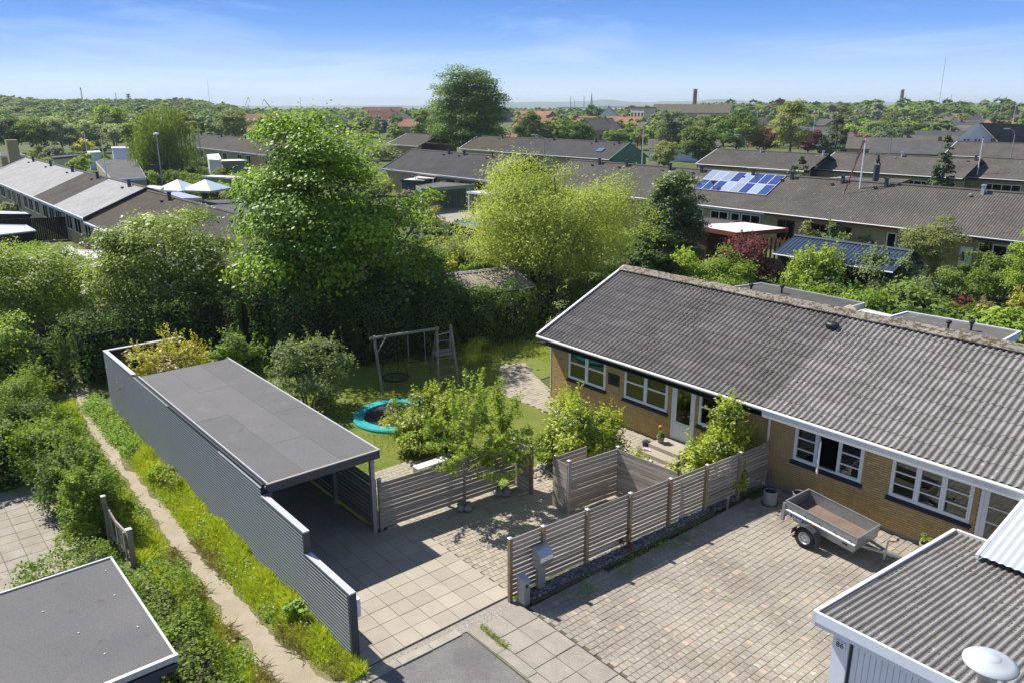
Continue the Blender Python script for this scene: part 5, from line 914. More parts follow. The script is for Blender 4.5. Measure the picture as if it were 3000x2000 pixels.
for k in range(7): o_ = -.42 + k * .14; h_ = math.sqrt(.55 ** 2 - o_ ** 2); rope(nc + Vector((o_, -h_, -.02)), nc + Vector((o_, h_, -.02)), 'black_paint', .008).build('net_cord', ns); rope(nc + Vector((-h_, o_, -.02)), nc + Vector((h_, o_, -.02)), 'black_paint', .008).build('net_cord', ns)
for t_, f_ in ((.14, -1), (.36, 1)): pp_ = A.lerp(B, t_); rope(pp_, nc + Vector((.4 * f_, .38 * f_, 0)), 'black_paint').build('hanger', ns); rope(pp_, nc + Vector((-.4 * f_, .38 * f_, 0)), 'black_paint').build('hanger', ns)
bn = thing('bench', 'pale wooden bench top behind the slatted fence', 'bench', (-20.0, 13.3, 0)) 
for k in range(2): mb('white_worn').box(-19.2 - k * .17, -19.05 - k * .17, 12.3, 13.5, .42, .46).build('seat_board', bn)
mb('old_wood').box(-19.5, -19.1, 12.4, 12.5, 0, .42).build('leg', bn); mb('old_wood').box(-19.5, -19.1, 13.3, 13.4, 0, .42).build('leg', bn)
# ================================================================== neighbouring terraces and buildings
def wall_x(px, py, Y): d = ray(px, py); t = Y / d.y; return d.x * t
def corr_roof(m, x0, x1, ye, ze, yr, zr, pitch=.177, amp=.022, th=True):
    n = max(1, int((x1 - x0) / pitch)) * 4; q = mb(m); vs = []
    for i in range(n + 1): x = x0 + (x1 - x0) * i / n; c = amp * [1, 0, -1, 0][i % 4]; vs += [(x, ye, ze + c), (x, yr, zr + c)]
    return q.add(vs, [(2 * i, 2 * i + 2, 2 * i + 3, 2 * i + 1) for i in range(n)])
def panes(parent, m_frame, rects, wy, gl='far_glass', fw=.09, cols=None):
    for k, (a, b, z0, z1) in enumerate(rects):
        q = mb(m_frame).box(a, b, wy - .03, wy + .05, z0, z0 + fw).box(a, b, wy - .03, wy + .05, z1 - fw, z1).box(a, a + fw, wy - .03, wy + .05, z0 + fw, z1 - fw).box(b - fw, b, wy - .03, wy + .05, z0 + fw, z1 - fw)
        n = cols or max(1, int(round((b - a) / .95)))
        for c in range(1, n): x = a + (b - a) * c / n; q.box(x - .04, x + .04, wy - .03, wy + .05, z0 + fw, z1 - fw)
        w_ = q.build('window', parent, loc=((a + b) / 2, wy, z0))
        for c in range(n): mb(gl if (k + c) % 4 else 'far_glass_blue').box(a + fw + (b - a - 2 * fw) * c / n, a + fw + (b - a - 2 * fw) * (c + 1) / n, wy, wy + .012, z0 + fw, z1 - fw).build('pane', w_)
def unit(label, x0, x1, ye, ze, yr, zr, rm, fascia='white_worn', wins=(), door=None, vents=(), gl=None, gr=None, group=None, brick='brick_far', frame='white_paint', fh=.22, over=.5, ventm='dark_metal', sheets=True, stepz=0):
    t = thing('terraced_house', label, 'house', ((x0 + x1) / 2, ye + over, 0), group); wy = ye + over
    q = corr_roof(rm, x0, x1, ye, ze, yr, zr); q.build('roof', t)
    mb(rm).add([(x0, yr, zr), (x1, yr, zr), (x1, 2 * yr - ye, ze), (x0, 2 * yr - ye, ze)], [(0, 1, 2, 3)]).build('rear_roof', t)
    mb('far_roof').tube([(x0, yr, zr + .02), (x1, yr, zr + .02)], .10, 6).build('ridge', t)
    mb(brick).box(x0, x1, wy, wy + .15, -.03, ze + .2).build('wall', t); mb(brick).box(x0, x1, 2 * yr - wy - .15, 2 * yr - wy, 0, ze - .05).build('rear_wall', t)
    mb(fascia).box(x0, x1, ye - .06, ye + .0, ze - fh, ze + .01).box(x0, x1, ye, wy, ze - fh, ze - fh + .03).build('fascia', t)
    if ze: mb('zinc_trim').tube([(x0, ye - .10, ze - .03), (x1, ye - .10, ze - .03)], .05, 6).build('gutter', t)
    panes(t, frame, wins, wy)
    if door:
        d_ = mb('white_paint').box(door[0], door[1], wy - .04, wy, 0.1, 2.15).build('door', t); mb('far_glass').box(door[0] + .15, door[0] + .35, wy - .05, wy - .041, 1.2, 1.8).build('pane', d_)
    for v, m_ in [(v, ventm) if not isinstance(v, tuple) else v for v in vents]:
        yv_ = yr - .35; zv_ = zr - .35 * (zr - ze) / (yr - ye); p_ = mb(m_).box(v - .10, v + .10, yv_ - .12, yv_ + .12, zv_ - .1, zv_ + .55).box(v - .14, v + .14, yv_ - .16, yv_ + .16, zv_ + .55, zv_ + .62).build('vent', t); mb(m_).box(v - .75, v - .55, yv_ - .5, yv_ - .28, zv_ - .14, zv_ - .02).build('roof_hatch', t)
    for x, on in ((x0, gl), (x1, gr)):
        if on:
            mb(on[0]).add([(x, wy, 0), (x, 2 * yr - wy, 0), (x, 2 * yr - wy, ze + .1), (x, yr, zr - .06), (x, wy, ze + .1)], [(0, 1, 2, 3, 4)]).build('gable_wall', t)
            for s_ in (0, 1):
                ya, yb = (ye - .1, yr) if s_ == 0 else (yr, 2 * yr - ye + .1); za, zb = (ze, zr) if s_ == 0 else (zr, ze)
                mb(on[1]).hexa([(x - .06, ya, za - .16), (x + .1, ya, za - .16), (x + .1, yb, zb - .16), (x - .06, yb, zb - .16), (x - .06, ya, za + .08), (x + .1, ya, za + .08), (x + .1, yb, zb + .08), (x - .06, yb, zb + .08)]).build('verge_board', t)
    return t
WR = lambda pts, wy, z0, z1, py=640: [(wall_x(a, py, wy), wall_x(b, py, wy), z0, z1) for a, b in pts]
# solar row
SY, SZ, SR, SRZ = 56.5, 3.0, 61.3, 5.46
def rv(px, py): return wall_x(px, py, SR)
s1 = unit('house with solar panels on its corrugated roof and a long white fascia', wall_x(2000, 593, SY) - 6.0, wall_x(2240, 625, SY), SY, SZ, SR, SRZ, 'far_roof', wins=WR([(2008, 2059), (2080, 2133), (2140, 2167), (2171, 2228)], SY + .5, 1.25, 2.6), vents=[rv(2062, 505), rv(2213, 512)])
x_s = wall_x(2240, 625, SY)
unit('house with dark red fascia, next to the solar panel house', x_s, x_s + 11.2, SY, SZ, SR, SRZ, 'far_roof', 'red_wood', wins=WR([(2279, 2330), (2379, 2432)], SY + .5, .9, 2.5) + WR([(2480, 2500)], SY + .5, .5, 2.5), door=(wall_x(2434, 640, SY + .5), wall_x(2453, 640, SY + .5)), vents=[rv(2327, 522), rv(2475, 535)], frame='red_wood')
unit('house behind the long blue shed with dark fascia and a white front door', x_s + 11.2, x_s + 24.5, SY, SZ, SR, SRZ, 'far_roof', 'charcoal_fascia', wins=WR([(2605, 2635)], SY + .5, 1.2, 2.5) + WR([(2866, 2956)], SY + .5, .7, 2.55, 720), door=(wall_x(2812, 740, SY + .5), wall_x(2850, 740, SY + .5)), vents=[rv(2602, 548), (rv(2885, 568), 'zinc_trim')])
unit('last house of the solar row, running out of the right edge', x_s + 24.5, x_s + 34, SY, SZ, SR, SRZ, 'far_roof', 'charcoal_fascia')
xs0 = wall_x(2000, 593, SY) - 6.0
unit('house whose roof shows behind the pale willow, left of the solar panels', xs0 - 13, xs0, SY, SZ, SR, SRZ, 'far_roof', 'white_worn', vents=[rv(1763, 482), rv(1842, 488), rv(1970, 496)], wins=WR([(1950, 1990)], SY + .5, 1.2, 2.5))
sp = thing('solar_array', 'two rows of eight solar panels lying on the corrugated roof', 'solar panels', (-40.5, 59.5, 4)); sl_ = (SRZ - SZ) / (SR - SY); sa = math.atan(sl_); u0 = (-44.3, 58.35); pw, ph = .93, 1.56
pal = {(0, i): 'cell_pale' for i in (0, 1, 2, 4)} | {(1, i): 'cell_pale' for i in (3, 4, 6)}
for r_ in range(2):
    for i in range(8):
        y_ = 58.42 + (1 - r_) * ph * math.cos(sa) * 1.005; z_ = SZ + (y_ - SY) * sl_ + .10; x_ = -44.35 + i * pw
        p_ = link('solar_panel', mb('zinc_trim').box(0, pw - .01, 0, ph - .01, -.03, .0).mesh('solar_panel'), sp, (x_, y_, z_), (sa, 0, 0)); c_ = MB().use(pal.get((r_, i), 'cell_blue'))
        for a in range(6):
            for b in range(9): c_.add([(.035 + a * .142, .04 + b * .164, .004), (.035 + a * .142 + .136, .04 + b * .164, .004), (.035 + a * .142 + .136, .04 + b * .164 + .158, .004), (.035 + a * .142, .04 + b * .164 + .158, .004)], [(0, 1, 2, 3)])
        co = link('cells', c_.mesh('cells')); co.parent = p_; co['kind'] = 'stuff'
# same line further left: house D, and L2 beyond the birch
unit('dark grey roofed house behind the green carport, between lime and willow', -93.5, -83, 56.5, 3.0, 61.2, 5.3, 'far_roof_dark', 'zinc_trim', wins=WR([(1205, 1225), (1243, 1262)], 57, 1.0, 2.5, 520), gl=('brick_far', 'far_roof_dark'), vents=[wall_x(1318, 448, 61)])
unit('dark roofed house half hidden by the pale willow, beside the green carport', -83, -70, 56.5, 3.0, 61.2, 5.3, 'far_roof_dark', 'zinc_trim', wins=WR([(1308, 1332), (1345, 1390), (1394, 1418)], 57, 1.0, 2.5, 530), frame='red_wood', vents=[wall_x(1363, 452, 61), wall_x(1447, 458, 61)])
for i, (a, b, lb, rm) in enumerate([(-182, -171, 'dark gabled house directly right of the weeping birch top', 'far_roof_dark'), (-171, -159, 'grey roofed house right of the weeping birch, first full one', 'far_roof'), (-159, -148, 'grey roofed house right of the weeping birch with a worn roof', 'far_roof'), (-148, -136, 'house with brownish roof behind the yellow bush', 'far_roof_brown'), (-136, -122, 'brown roofed house partly behind the lime tree crown', 'far_roof_brown')]):
    unit(lb, a, b, 57.3, 2.9, 62, 4.95 - (i > 3) * .2, rm, 'zinc_trim', wins=[(a + 2, a + 4, .9, 2.4), (a + 6, a + 8, .9, 2.4)], vents=[a + 8], gl=('brick_far', 'charcoal_fascia') if i in (0, 1, 4) else None)
# right background rows
unit('low terraced house with silvery roof, left end of the row beyond the solar roof', -72, -63.5, 95.4, 3.0, 100.2, 4.88, 'far_roof', 'charcoal_fascia', wins=[(-69.5, -66.5, 1.0, 2.4)], gl=('brick_far', 'zinc_trim'), vents=[(-64.5, 'zinc_trim')])
unit('terraced house behind the dark thuja with white window fronts', -63.5, -54.6, 95.4, 3.0, 100.2, 4.88, 'far_roof', 'zinc_trim', wins=[(-61.5, -58, 1.0, 2.4)], vents=[(-55.2, 'zinc_trim')])
unit('terraced house directly behind the leaning flagpole', -56.0, -46.5, 99.6, 3.0, 104.4, 4.95, 'far_roof', 'charcoal_fascia', wins=[(-53.5, -50.5, .8, 2.4)], gl=('brick_far', 'zinc_trim'), vents=[(-46.9, 'zinc_trim')])
unit('terraced house behind the tall spruce', -46.5, -37.6, 99.6, 3.0, 104.4, 4.95, 'far_roof', 'charcoal_fascia', wins=[(-45, -41.5, .6, 2.4), (-40.7, -38.5, .6, 2.4)], vents=[-38.2])
unit('terraced house at the right edge with dark verge, beyond the solar row', -38.8, -20, 102.3, 3.0, 107.1, 5.0, 'far_roof', 'charcoal_fascia', wins=[(-36.5, -32.5, .7, 2.4), (-30.5, -28, .7, 2.4)], gl=('brick_far', 'zinc_trim'))
unit('grey corrugated roof behind the right edge row, with a flagpole before it', -57.5, -36, 142.6, 3.0, 147.4, 5.1, 'far_roof', 'charcoal_fascia', gl=('brick_far', 'zinc_trim'), vents=[(-44, 'zinc_trim'), -38])
t_ = unit('long dark roofed house ending in a green painted gable', -112, -86, 92.3, 3.0, 96.8, 5.36, 'far_roof_dark', 'green_gable', wins=[(-110, -106, 1, 2.4)], gr=('green_gable', 'green_gable'), vents=[-103, -93, -88])
mb('far_glass_blue').hexa([(-90.6, 93.9, 3.95), (-89.3, 93.9, 3.95), (-89.3, 94.8, 4.42), (-90.6, 94.8, 4.42), (-90.6, 93.9, 4.03), (-89.3, 93.9, 4.03), (-89.3, 94.8, 4.5), (-90.6, 94.8, 4.5)]).build('skylight', t_)
unit('brown roofed house beside the big beech, left of the green gabled house', -126, -112, 93.3, 3.0, 97.8, 5.2, 'far_roof_brown', 'white_worn', gl=('brick_far', 'zinc_trim'), gr=('brick_far', 'zinc_trim'), vents=[-118])
unit('grey gabled roof peeking out left of the big beech', -150, -138, 92, 3.0, 97, 5.0, 'far_roof', 'white_worn', gl=('brick_far', 'zinc_trim'))
# left row with pale and dark roofs
LY, LZ, LR, LRZ = 14.5, 2.82, 19.3, 4.82
def lr(px, py): return wall_x(px, py, LR)
def lw(pts): return [(wall_x(a, ya, LY + .5), wall_x(b, ya, LY + .5), z0, z1) for a, b, ya, z0, z1 in pts]
ua, ub, uc, ud = lr(77, 456), lr(250, 503), lr(322, 523), lr(429, 550)
um = (ua * .46 + ub * .54); um2 = lr(165, 482)
unit('pale roofed terraced house at the far left end of its row', ua, um2, LY, LZ, LR, LRZ, 'far_roof_white', 'white_worn', wins=lw([(2, 14, 560, 1, 2.3), (24, 32, 572, 1, 2.3), (38, 46, 580, 1, 2.3)]), vents=[lr(108, 475)], gl=('brick_far', 'zinc_trim'))
unit('pale roofed terraced house, second from the far left end', um2, ub, LY, LZ, LR, LRZ, 'far_roof_white', 'white_worn', wins=lw([(53, 62, 590, .5, 2.3), (72, 82, 600, 1, 2.3), (87, 98, 606, 1, 2.3), (105, 116, 614, 1, 2.3)]), vents=[lr(160, 490), lr(224, 505)])
unit('dark grey roofed terraced house between two pale roofed ones', ub, uc, LY, LZ, LR, LRZ, 'far_roof', 'white_worn', wins=lw([(127, 141, 620, 1, 2.3), (146, 160, 632, 1, 2.3), (165, 183, 640, .6, 2.3)]), vents=[(lr(299, 528), 'blue_corr')])
unit('pale roofed terraced house beside the black verge and brown roof', uc, ud, LY, LZ, LR, LRZ, 'far_roof_white', 'white_worn', wins=lw([(196, 212, 650, 1, 2.3), (220, 238, 662, 1, 2.3)]), vents=[lr(393, 553)], gr=('brick_far', 'charcoal_fascia'))
unit('brown roofed terraced house with a ladder leaning on its gutter', ud, ud + 13, LY, LZ - .25, LR, LRZ - .22, 'far_roof_brown', 'white_worn', wins=lw([(249, 266, 668, .9, 2.2), (285, 303, 694, .9, 2.2), (311, 330, 705, .9, 2.2)]), vents=[lr(512, 590)])
unit('grey corrugated end house half hidden behind the flowering tree', ud + 13, ud + 27, LY, LZ - .25, LR, LRZ - .22, 'far_roof', 'white_worn', vents=[ud + 20], gr=('brick_far', 'zinc_trim'))
ld = thing('ladder', 'aluminium ladder leaning against the gutter of the brown roofed house', 'ladder', (-60, 13, 0)); la = at(261, 716, 0); la.z = .1; lbp = Vector((wall_x(284, 664, LY - .1), LY - .1, 2.75)); la = Vector((lbp.x - .6, LY - 1.5, .05)); sd_ = Vector((.2, 0, 0))
for s_ in (-1, 1): mb('zinc_trim').bar(la + sd_ * s_, lbp + sd_ * s_, .05, .03).build('rail', ld)
for i in range(10): c_ = la.lerp(lbp, (i + .7) / 10.3); mb('zinc_trim').bar(c_ - sd_, c_ + sd_, .035, .03).build('rung', ld)
# ---- flat roofed annexes, sheds and carports
def flat(name, label, cat, pts, z, roofm, edge='zinc_trim', wallm='dark_metal', th=.22, wall_in=.12, h0=0, vents=(), group=None, posts=False, edgeh=.05):
    """flat roof over an outline of ground points given at roof height"""
    P_ = [Vector(p) for p in pts]; c = sum(P_, Vector((0, 0, 0))) / len(P_); t = thing(name, label, cat, (c.x, c.y, 0), group); n = len(P_)
    P_ = [Vector((p.x, p.y, z)) for p in P_]; C2 = Vector((c.x, c.y, z)); ins = [p + (C2 - p).normalized() * .12 for p in P_]
    if sum((P_[i].x * P_[(i + 1) % n].y - P_[(i + 1) % n].x * P_[i].y) for i in range(n)) < 0: P_ = P_[::-1]; ins = ins[::-1]
    dn = Vector((0, 0, -.03)); mb(roofm).add([p + dn for p in ins], [tuple(range(n))]).build('roof_surface', t)
    q = mb(edge)
    for i in range(n): a, b, ia, ib = P_[i], P_[(i + 1) % n], ins[i], ins[(i + 1) % n]; u = Vector((0, 0, th)); q.add([a - u, b - u, b + Vector((0, 0, edgeh - .03)), a + Vector((0, 0, edgeh - .03)), ib + Vector((0, 0, edgeh - .03)), ia + Vector((0, 0, edgeh - .03)), ib - u * .6, ia - u * .6], [(0, 1, 2, 3), (3, 2, 4, 5), (5, 4, 6, 7)])
    q.build('edge', t); ins2 = [p + (C2 - p).normalized() * (wall_in + .1) for p in P_]; mb(edge).add([p - Vector((0, 0, th)) for p in P_], [tuple(range(n))[::-1]]).build('underside', t)
    if posts:
        for p in ins2: mb(wallm).box(p.x - .05, p.x + .05, p.y - .05, p.y + .05, h0, z - th).build('post', t)
    else:
        q = mb(wallm)
        for i in range(n): a, b = ins2[i], ins2[(i + 1) % n]; q.add([(a.x, a.y, h0), (b.x, b.y, h0), (b.x, b.y, z - th), (a.x, a.y, z - th)], [(0, 1, 2, 3)])
        q.build('wall', t)
    for v in vents: mb('charcoal_fascia').tube([(v[0], v[1], z - .05), (v[0], v[1], z + .32)], .05, 8).lathe((v[0], v[1], z + .26), [(.09, 0), (.12, .08), (.08, .14), (.001, .15)], 10).build('vent_pipe', t)
    return t
def quadz(ps, z): return [at(x, y, z) for x, y in ps]
flat('annex', 'flat dark felt roofed annex behind the ridge, left one with two vents', 'annex', [(-22.9, 31.9), (-22.0, 35.1), (-16.6, 35.1), (-16.6, 31.9)] and [(-22.9, 31.2, 0), (-22.0, 35.1, 0), (-16.5, 35.0, 0), (-16.6, 31.2, 0)], 2.6, 'felt_dark', 'zinc_trim', 'dark_metal', vents=[(-21.2, 33.0), (-20.1, 33.9)])
flat('canopy', 'pale translucent canopy between the two flat roofed annexes', 'canopy', [(-16.5, 32.6, 0), (-16.3, 34.6, 0), (-13.6, 34.3, 0), (-13.6, 31.6, 0)], 2.45, 'parasol_cloth', 'cream', 'grey_post', posts=True, th=.08, edgeh=.02)
t_ = flat('annex', 'white walled flat roofed annex with pale worn felt and two vents', 'annex', [(-14.9, 31.0, 0), (-14.6, 34.9, 0), (-10.2, 35.2, 0), (-10.1, 31.0, 0)], 2.6, 'felt_worn', 'blue_white', 'blue_white', th=.3, vents=[(-12.2, 33.2), (-11.6, 33.9)])
ch = thing('flue', 'square brown chimney flue with a little roof beyond the ridge', 'chimney', (-16.1, 31.2, 0)); fc_ = at(2481, 913, 3.0); mb('brown_wood').box(fc_.x - .17, fc_.x + .17, fc_.y - .17, fc_.y + .17, 0, 3.1).build('stack', ch); mb('cream').hexa([(fc_.x - .26, fc_.y - .26, 3.1), (fc_.x + .26, fc_.y - .26, 3.1), (fc_.x + .26, fc_.y + .26, 3.1), (fc_.x - .26, fc_.y + .26, 3.1), (fc_.x - .02, fc_.y - .26, 3.25), (fc_.x + .02, fc_.y - .26, 3.25), (fc_.x + .02, fc_.y + .26, 3.25), (fc_.x - .02, fc_.y + .26, 3.25)]).build('cap', ch)
# blue corrugated shed
bs = thing('blue_shed', 'long shed with dark blue corrugated roof below the bushy gardens', 'shed', (-24, 45, 0)); bz = 2.3
P0, P1, P2, P3 = at(2265, 742, bz), at(2305, 695, bz + .95), at(2665, 750, bz + .95), at(2515, 785, bz); P1 = Vector((P0.x, P0.y + 3.6, bz + .95)); 
BX, BRUN, BRISE = -19.6, 2.3, .85
corr_roof('blue_corr', P0.x, BX, P0.y, bz, P0.y + BRUN, bz + BRISE, .25, .03).build('roof', bs); corr_roof('blue_corr', P0.x, BX, P0.y + BRUN, bz + BRISE, P0.y + 2 * BRUN, bz, .25, .03).build('rear_roof', bs); mb('blue_corr').tube([(P0.x, P0.y + BRUN, bz + BRISE + .03), (BX, P0.y + BRUN, bz + BRISE + .03)], .10, 6).build('ridge', bs)
mb('zinc_trim').tube([(P0.x, P0.y - .05, bz - .04), (BX, P0.y - .05, bz - .04)], .05, 6).build('gutter', bs); mb('black_wood').box(P0.x + .2, BX - .2, P0.y + .3, P0.y + 2 * BRUN - .3, 0, bz - .05).build('wall', bs); mb('black_wood').add([(BX - .2, P0.y + .3, bz - .05), (BX - .2, P0.y + 2 * BRUN - .3, bz - .05), (BX - .2, P0.y + BRUN, bz + BRISE - .1)], [(0, 1, 2)]).build('gable', bs)
# red carport with pale roof + board fence
rc = flat('carport', 'reddish brown carport with a pale flat roof below the solar panels', 'carport', [(-37.3, 48.9, 0), (-35.4, 53.4, 0), (-31.4, 53.1, 0), (-32.6, 48.3, 0)], 2.55, 'white_flat', 'red_wood', 'brown_wood', th=.32, posts=True, edgeh=.02)
for i in range(14): mb('red_wood').box(-33.4 + i * .22, -33.28 + i * .22, 49.6 + i * .2, 49.66 + i * .2, .1, 2.0).build('batten', rc)
flat('shed', 'brown boarded shed with dark flat roof left of the red carport', 'shed', [at(1985, 655, 2.5), at(2030, 632, 2.5), at(2165, 648, 2.5), at(2075, 668, 2.5)], 2.5, 'felt_dark', 'brown_wood', 'brown_wood', th=.2)
# shed with mossy corrugated roof, behind the hedge
ms_ = thing('mossy_shed', 'old black shed with mossy buff corrugated roof behind the hedge', 'shed', (-33, 25.5, 0)); A0 = Vector((-32.3, 22.5, 0)); 
q = corr_roof('moss_roof', 0, 4.4, -2.3, 2.2, 0, 2.78, .177, .028)
o1 = link('roof', q.mesh('roof'), ms_, (-33.3, 23.2, 0), (0, 0, R(80))); o2 = link('rear_roof', corr_roof('moss_roof', 0, 4.4, 2.2, 2.2, 0, 2.78, .177, .028).mesh('rr'), ms_, (-33.3, 23.2, 0), (0, 0, R(80))); o3 = link('wall', mb('black_wood').box(.15, 4.25, -2.1, 2.1, 0, 2.15).mesh('wall'), ms_, (-33.3, 23.2, 0), (0, 0, R(80))); o4 = link('gutter', mb('white_worn').tube([(0, -2.36, 2.14), (4.4, -2.36, 2.14)], .045, 6).tube([(.5, -2.3, 2.1), (.5, -2.25, 0)], .03, 6).mesh('gutter'), ms_, (-33.3, 23.2, 0), (0, 0, R(80))); o5 = link('ridge_board', mb('concrete').hexa([(-.05, -.22, 2.76), (4.45, -.22, 2.76), (4.45, .22, 2.76), (-.05, .22, 2.76), (-.05, -.05, 2.84), (4.45, -.05, 2.84), (4.45, .05, 2.84), (-.05, .05, 2.84)]).mesh('rb'), ms_, (-33.3, 23.2, 0), (0, 0, R(80)))
# black shed with door
bk = flat('black_shed', 'black tarred garden shed with a small framed door left of the willow', 'shed', [at(1328, 648, 2.3), at(1382, 640, 2.3), at(1432, 655, 2.3), at(1385, 668, 2.3)], 2.3, 'far_glass_blue', 'grey_post', 'black_wood', th=.12)
dp_ = at(1360, 720, 0)
# boards fence below
bf = thing('board_fence', 'dark vertical board fence in front of the black shed', 'fence', (-47, 33, 0)); a_, b_ = at(1325, 765, 0), at(1425, 745, 0)
for i in range(34): p_ = a_.lerp(b_, i / 33); mb('old_wood').box(p_.x - .07, p_.x + .07, p_.y - .02, p_.y + .02, 0, 1.75).build('board', bf)
mb('old_wood').bar(a_ + Vector((0, 0, 1.8)), b_ + Vector((0, 0, 1.8)), .12, .05).build('top_rail', bf)
# green carport and neighbours
gc = flat('green_carport', 'long pale green boarded carport with flat roof and a parked car', 'carport', [at(1218, 545, 2.6), at(1290, 533, 2.6), at(1393, 542, 2.6), at(1390, 546, 2.6), at(1232, 554, 2.6)][:2] + [at(1393, 541, 2.6), at(1232, 554, 2.6)], 2.6, 'felt_worn', 'green_board', 'green_board', th=.35, posts=True)
ga_, gb_ = at(1232, 554, 2.3), at(1390, 545, 2.3)
ga_.z = gb_.z = 0; n_ = 46
for i in range(n_): p_ = ga_.lerp(gb_, i / (n_ - 1)); mb('green_board').box(p_.x - .13, p_.x + .13, p_.y - .03 - .02 * (i % 2), p_.y + .03, 0, 2.26).build('board', gc)
sheet('side_road', [at(1150, 590), at(1232, 612), at(1395, 597), at(1500, 625), at(1440, 660), at(1330, 655), at(1150, 612)], .0, 'dirt'); bpy.data.objects['side_road'].data.materials[0] = MATS['white_worn']; bpy.data.objects['side_road'].data.materials[0] = MATS['slab_old']
cr_ = at(1220, 600, 0); car = thing('parked_car', 'dark blue car parked in the green carport, seen from behind', 'car', cr_); car.rotation_euler = (0, 0, R(62))
def cl(q_, nm): return link(nm, q_, car, cr_)
cl(mb('car_paint').hexa([(-2.1, -.85, .35), (2.1, -.85, .35), (2.1, .85, .35), (-2.1, .85, .35), (-2.15, -.85, .95), (2.0, -.82, .85), (2.0, .82, .85), (-2.15, .85, .95)]).hexa([(-2.1, -.8, .95), (1.0, -.8, .9), (1.0, .8, .9), (-2.1, .8, .95), (-1.8, -.65, 1.5), (.3, -.65, 1.5), (.3, .65, 1.5), (-1.8, .65, 1.5)]).mesh('body'), 'body'); cl(mb('far_glass').hexa([(-2.12, -.68, 1.0), (-2.09, -.68, 1.0), (-2.09, .68, 1.0), (-2.12, .68, 1.0), (-1.87, -.6, 1.42), (-1.84, -.6, 1.42), (-1.84, .6, 1.42), (-1.87, .6, 1.42)]).mesh('rear_window'), 'rear_window')
for y_ in (-.72, .72): cl(mb('red_paint').box(-2.17, -2.12, y_ - .12, y_ + .12, .75, .95).mesh('tail_lamp'), 'tail_lamp')
for x_ in (-1.3, 1.3):
    for y_ in (-.8, .8): cl(mb('rubber').tube([(x_, y_ - .1, .32), (x_, y_ + .1, .32)], .32, 16).mesh('wheel'), 'wheel')
cl(mb('white_paint').box(-2.17, -2.14, -.26, .26, .6, .71).mesh('number_plate'), 'number_plate')
flat('carport', 'white flat roofed carport on posts, left of the willow', 'carport', [at(1367, 562, 2.4), at(1430, 556, 2.4), at(1500, 562, 2.4), at(1440, 570, 2.4)], 2.4, 'white_flat', 'white_paint', 'white_paint', th=.18, posts=True)
flat('shed', 'low blue grey shed behind the green carport', 'shed', [at(1172, 527, 2.4), at(1225, 518, 2.4), at(1295, 523, 2.4), at(1240, 530, 2.4)], 2.4, 'white_flat', 'blue_corr', 'blue_corr', th=.2)
flat('canopy', 'cream awning roof in front of the dark roofed house', 'canopy', [at(1212, 521, 2.6), at(1235, 513, 2.6), at(1288, 515, 2.6), at(1270, 524, 2.6)], 2.6, 'cream', 'white_paint', 'white_paint', th=.06, posts=True)
for i, (cx_, cy_, w_, lb) in enumerate([(522, 562, 2.6, 'white garden pavilion tent behind the pale roofs, left one'), (603, 556, 2.8, 'white garden pavilion tent behind the pale roofs, right one')]):
    c_ = at(cx_, 547, 2.3); pt_ = thing('garden_pavilion', lb, 'pavilion', (c_.x, c_.y, 0)); w2_ = w_; r_ = R(35); cs_ = [Vector((c_.x + w2_ * math.cos(r_ + k * math.pi / 2 + .78), c_.y + w2_ * math.sin(r_ + k * math.pi / 2 + .78), 2.05)) for k in range(4)]
    ap = Vector((c_.x, c_.y, 3.1))
    for k in range(4): a, b = cs_[k], cs_[(k + 1) % 4]; mb('parasol_cloth' if k % 2 else 'white_flat').add([a, b, ap, a - Vector((0, 0, .2)), b - Vector((0, 0, .2))], [(0, 1, 2), (0, 3, 4, 1)]).build('roof_panel', pt_); mb('dark_metal').tube([a, (a.x, a.y, 0)], .04, 5).build('post', pt_)
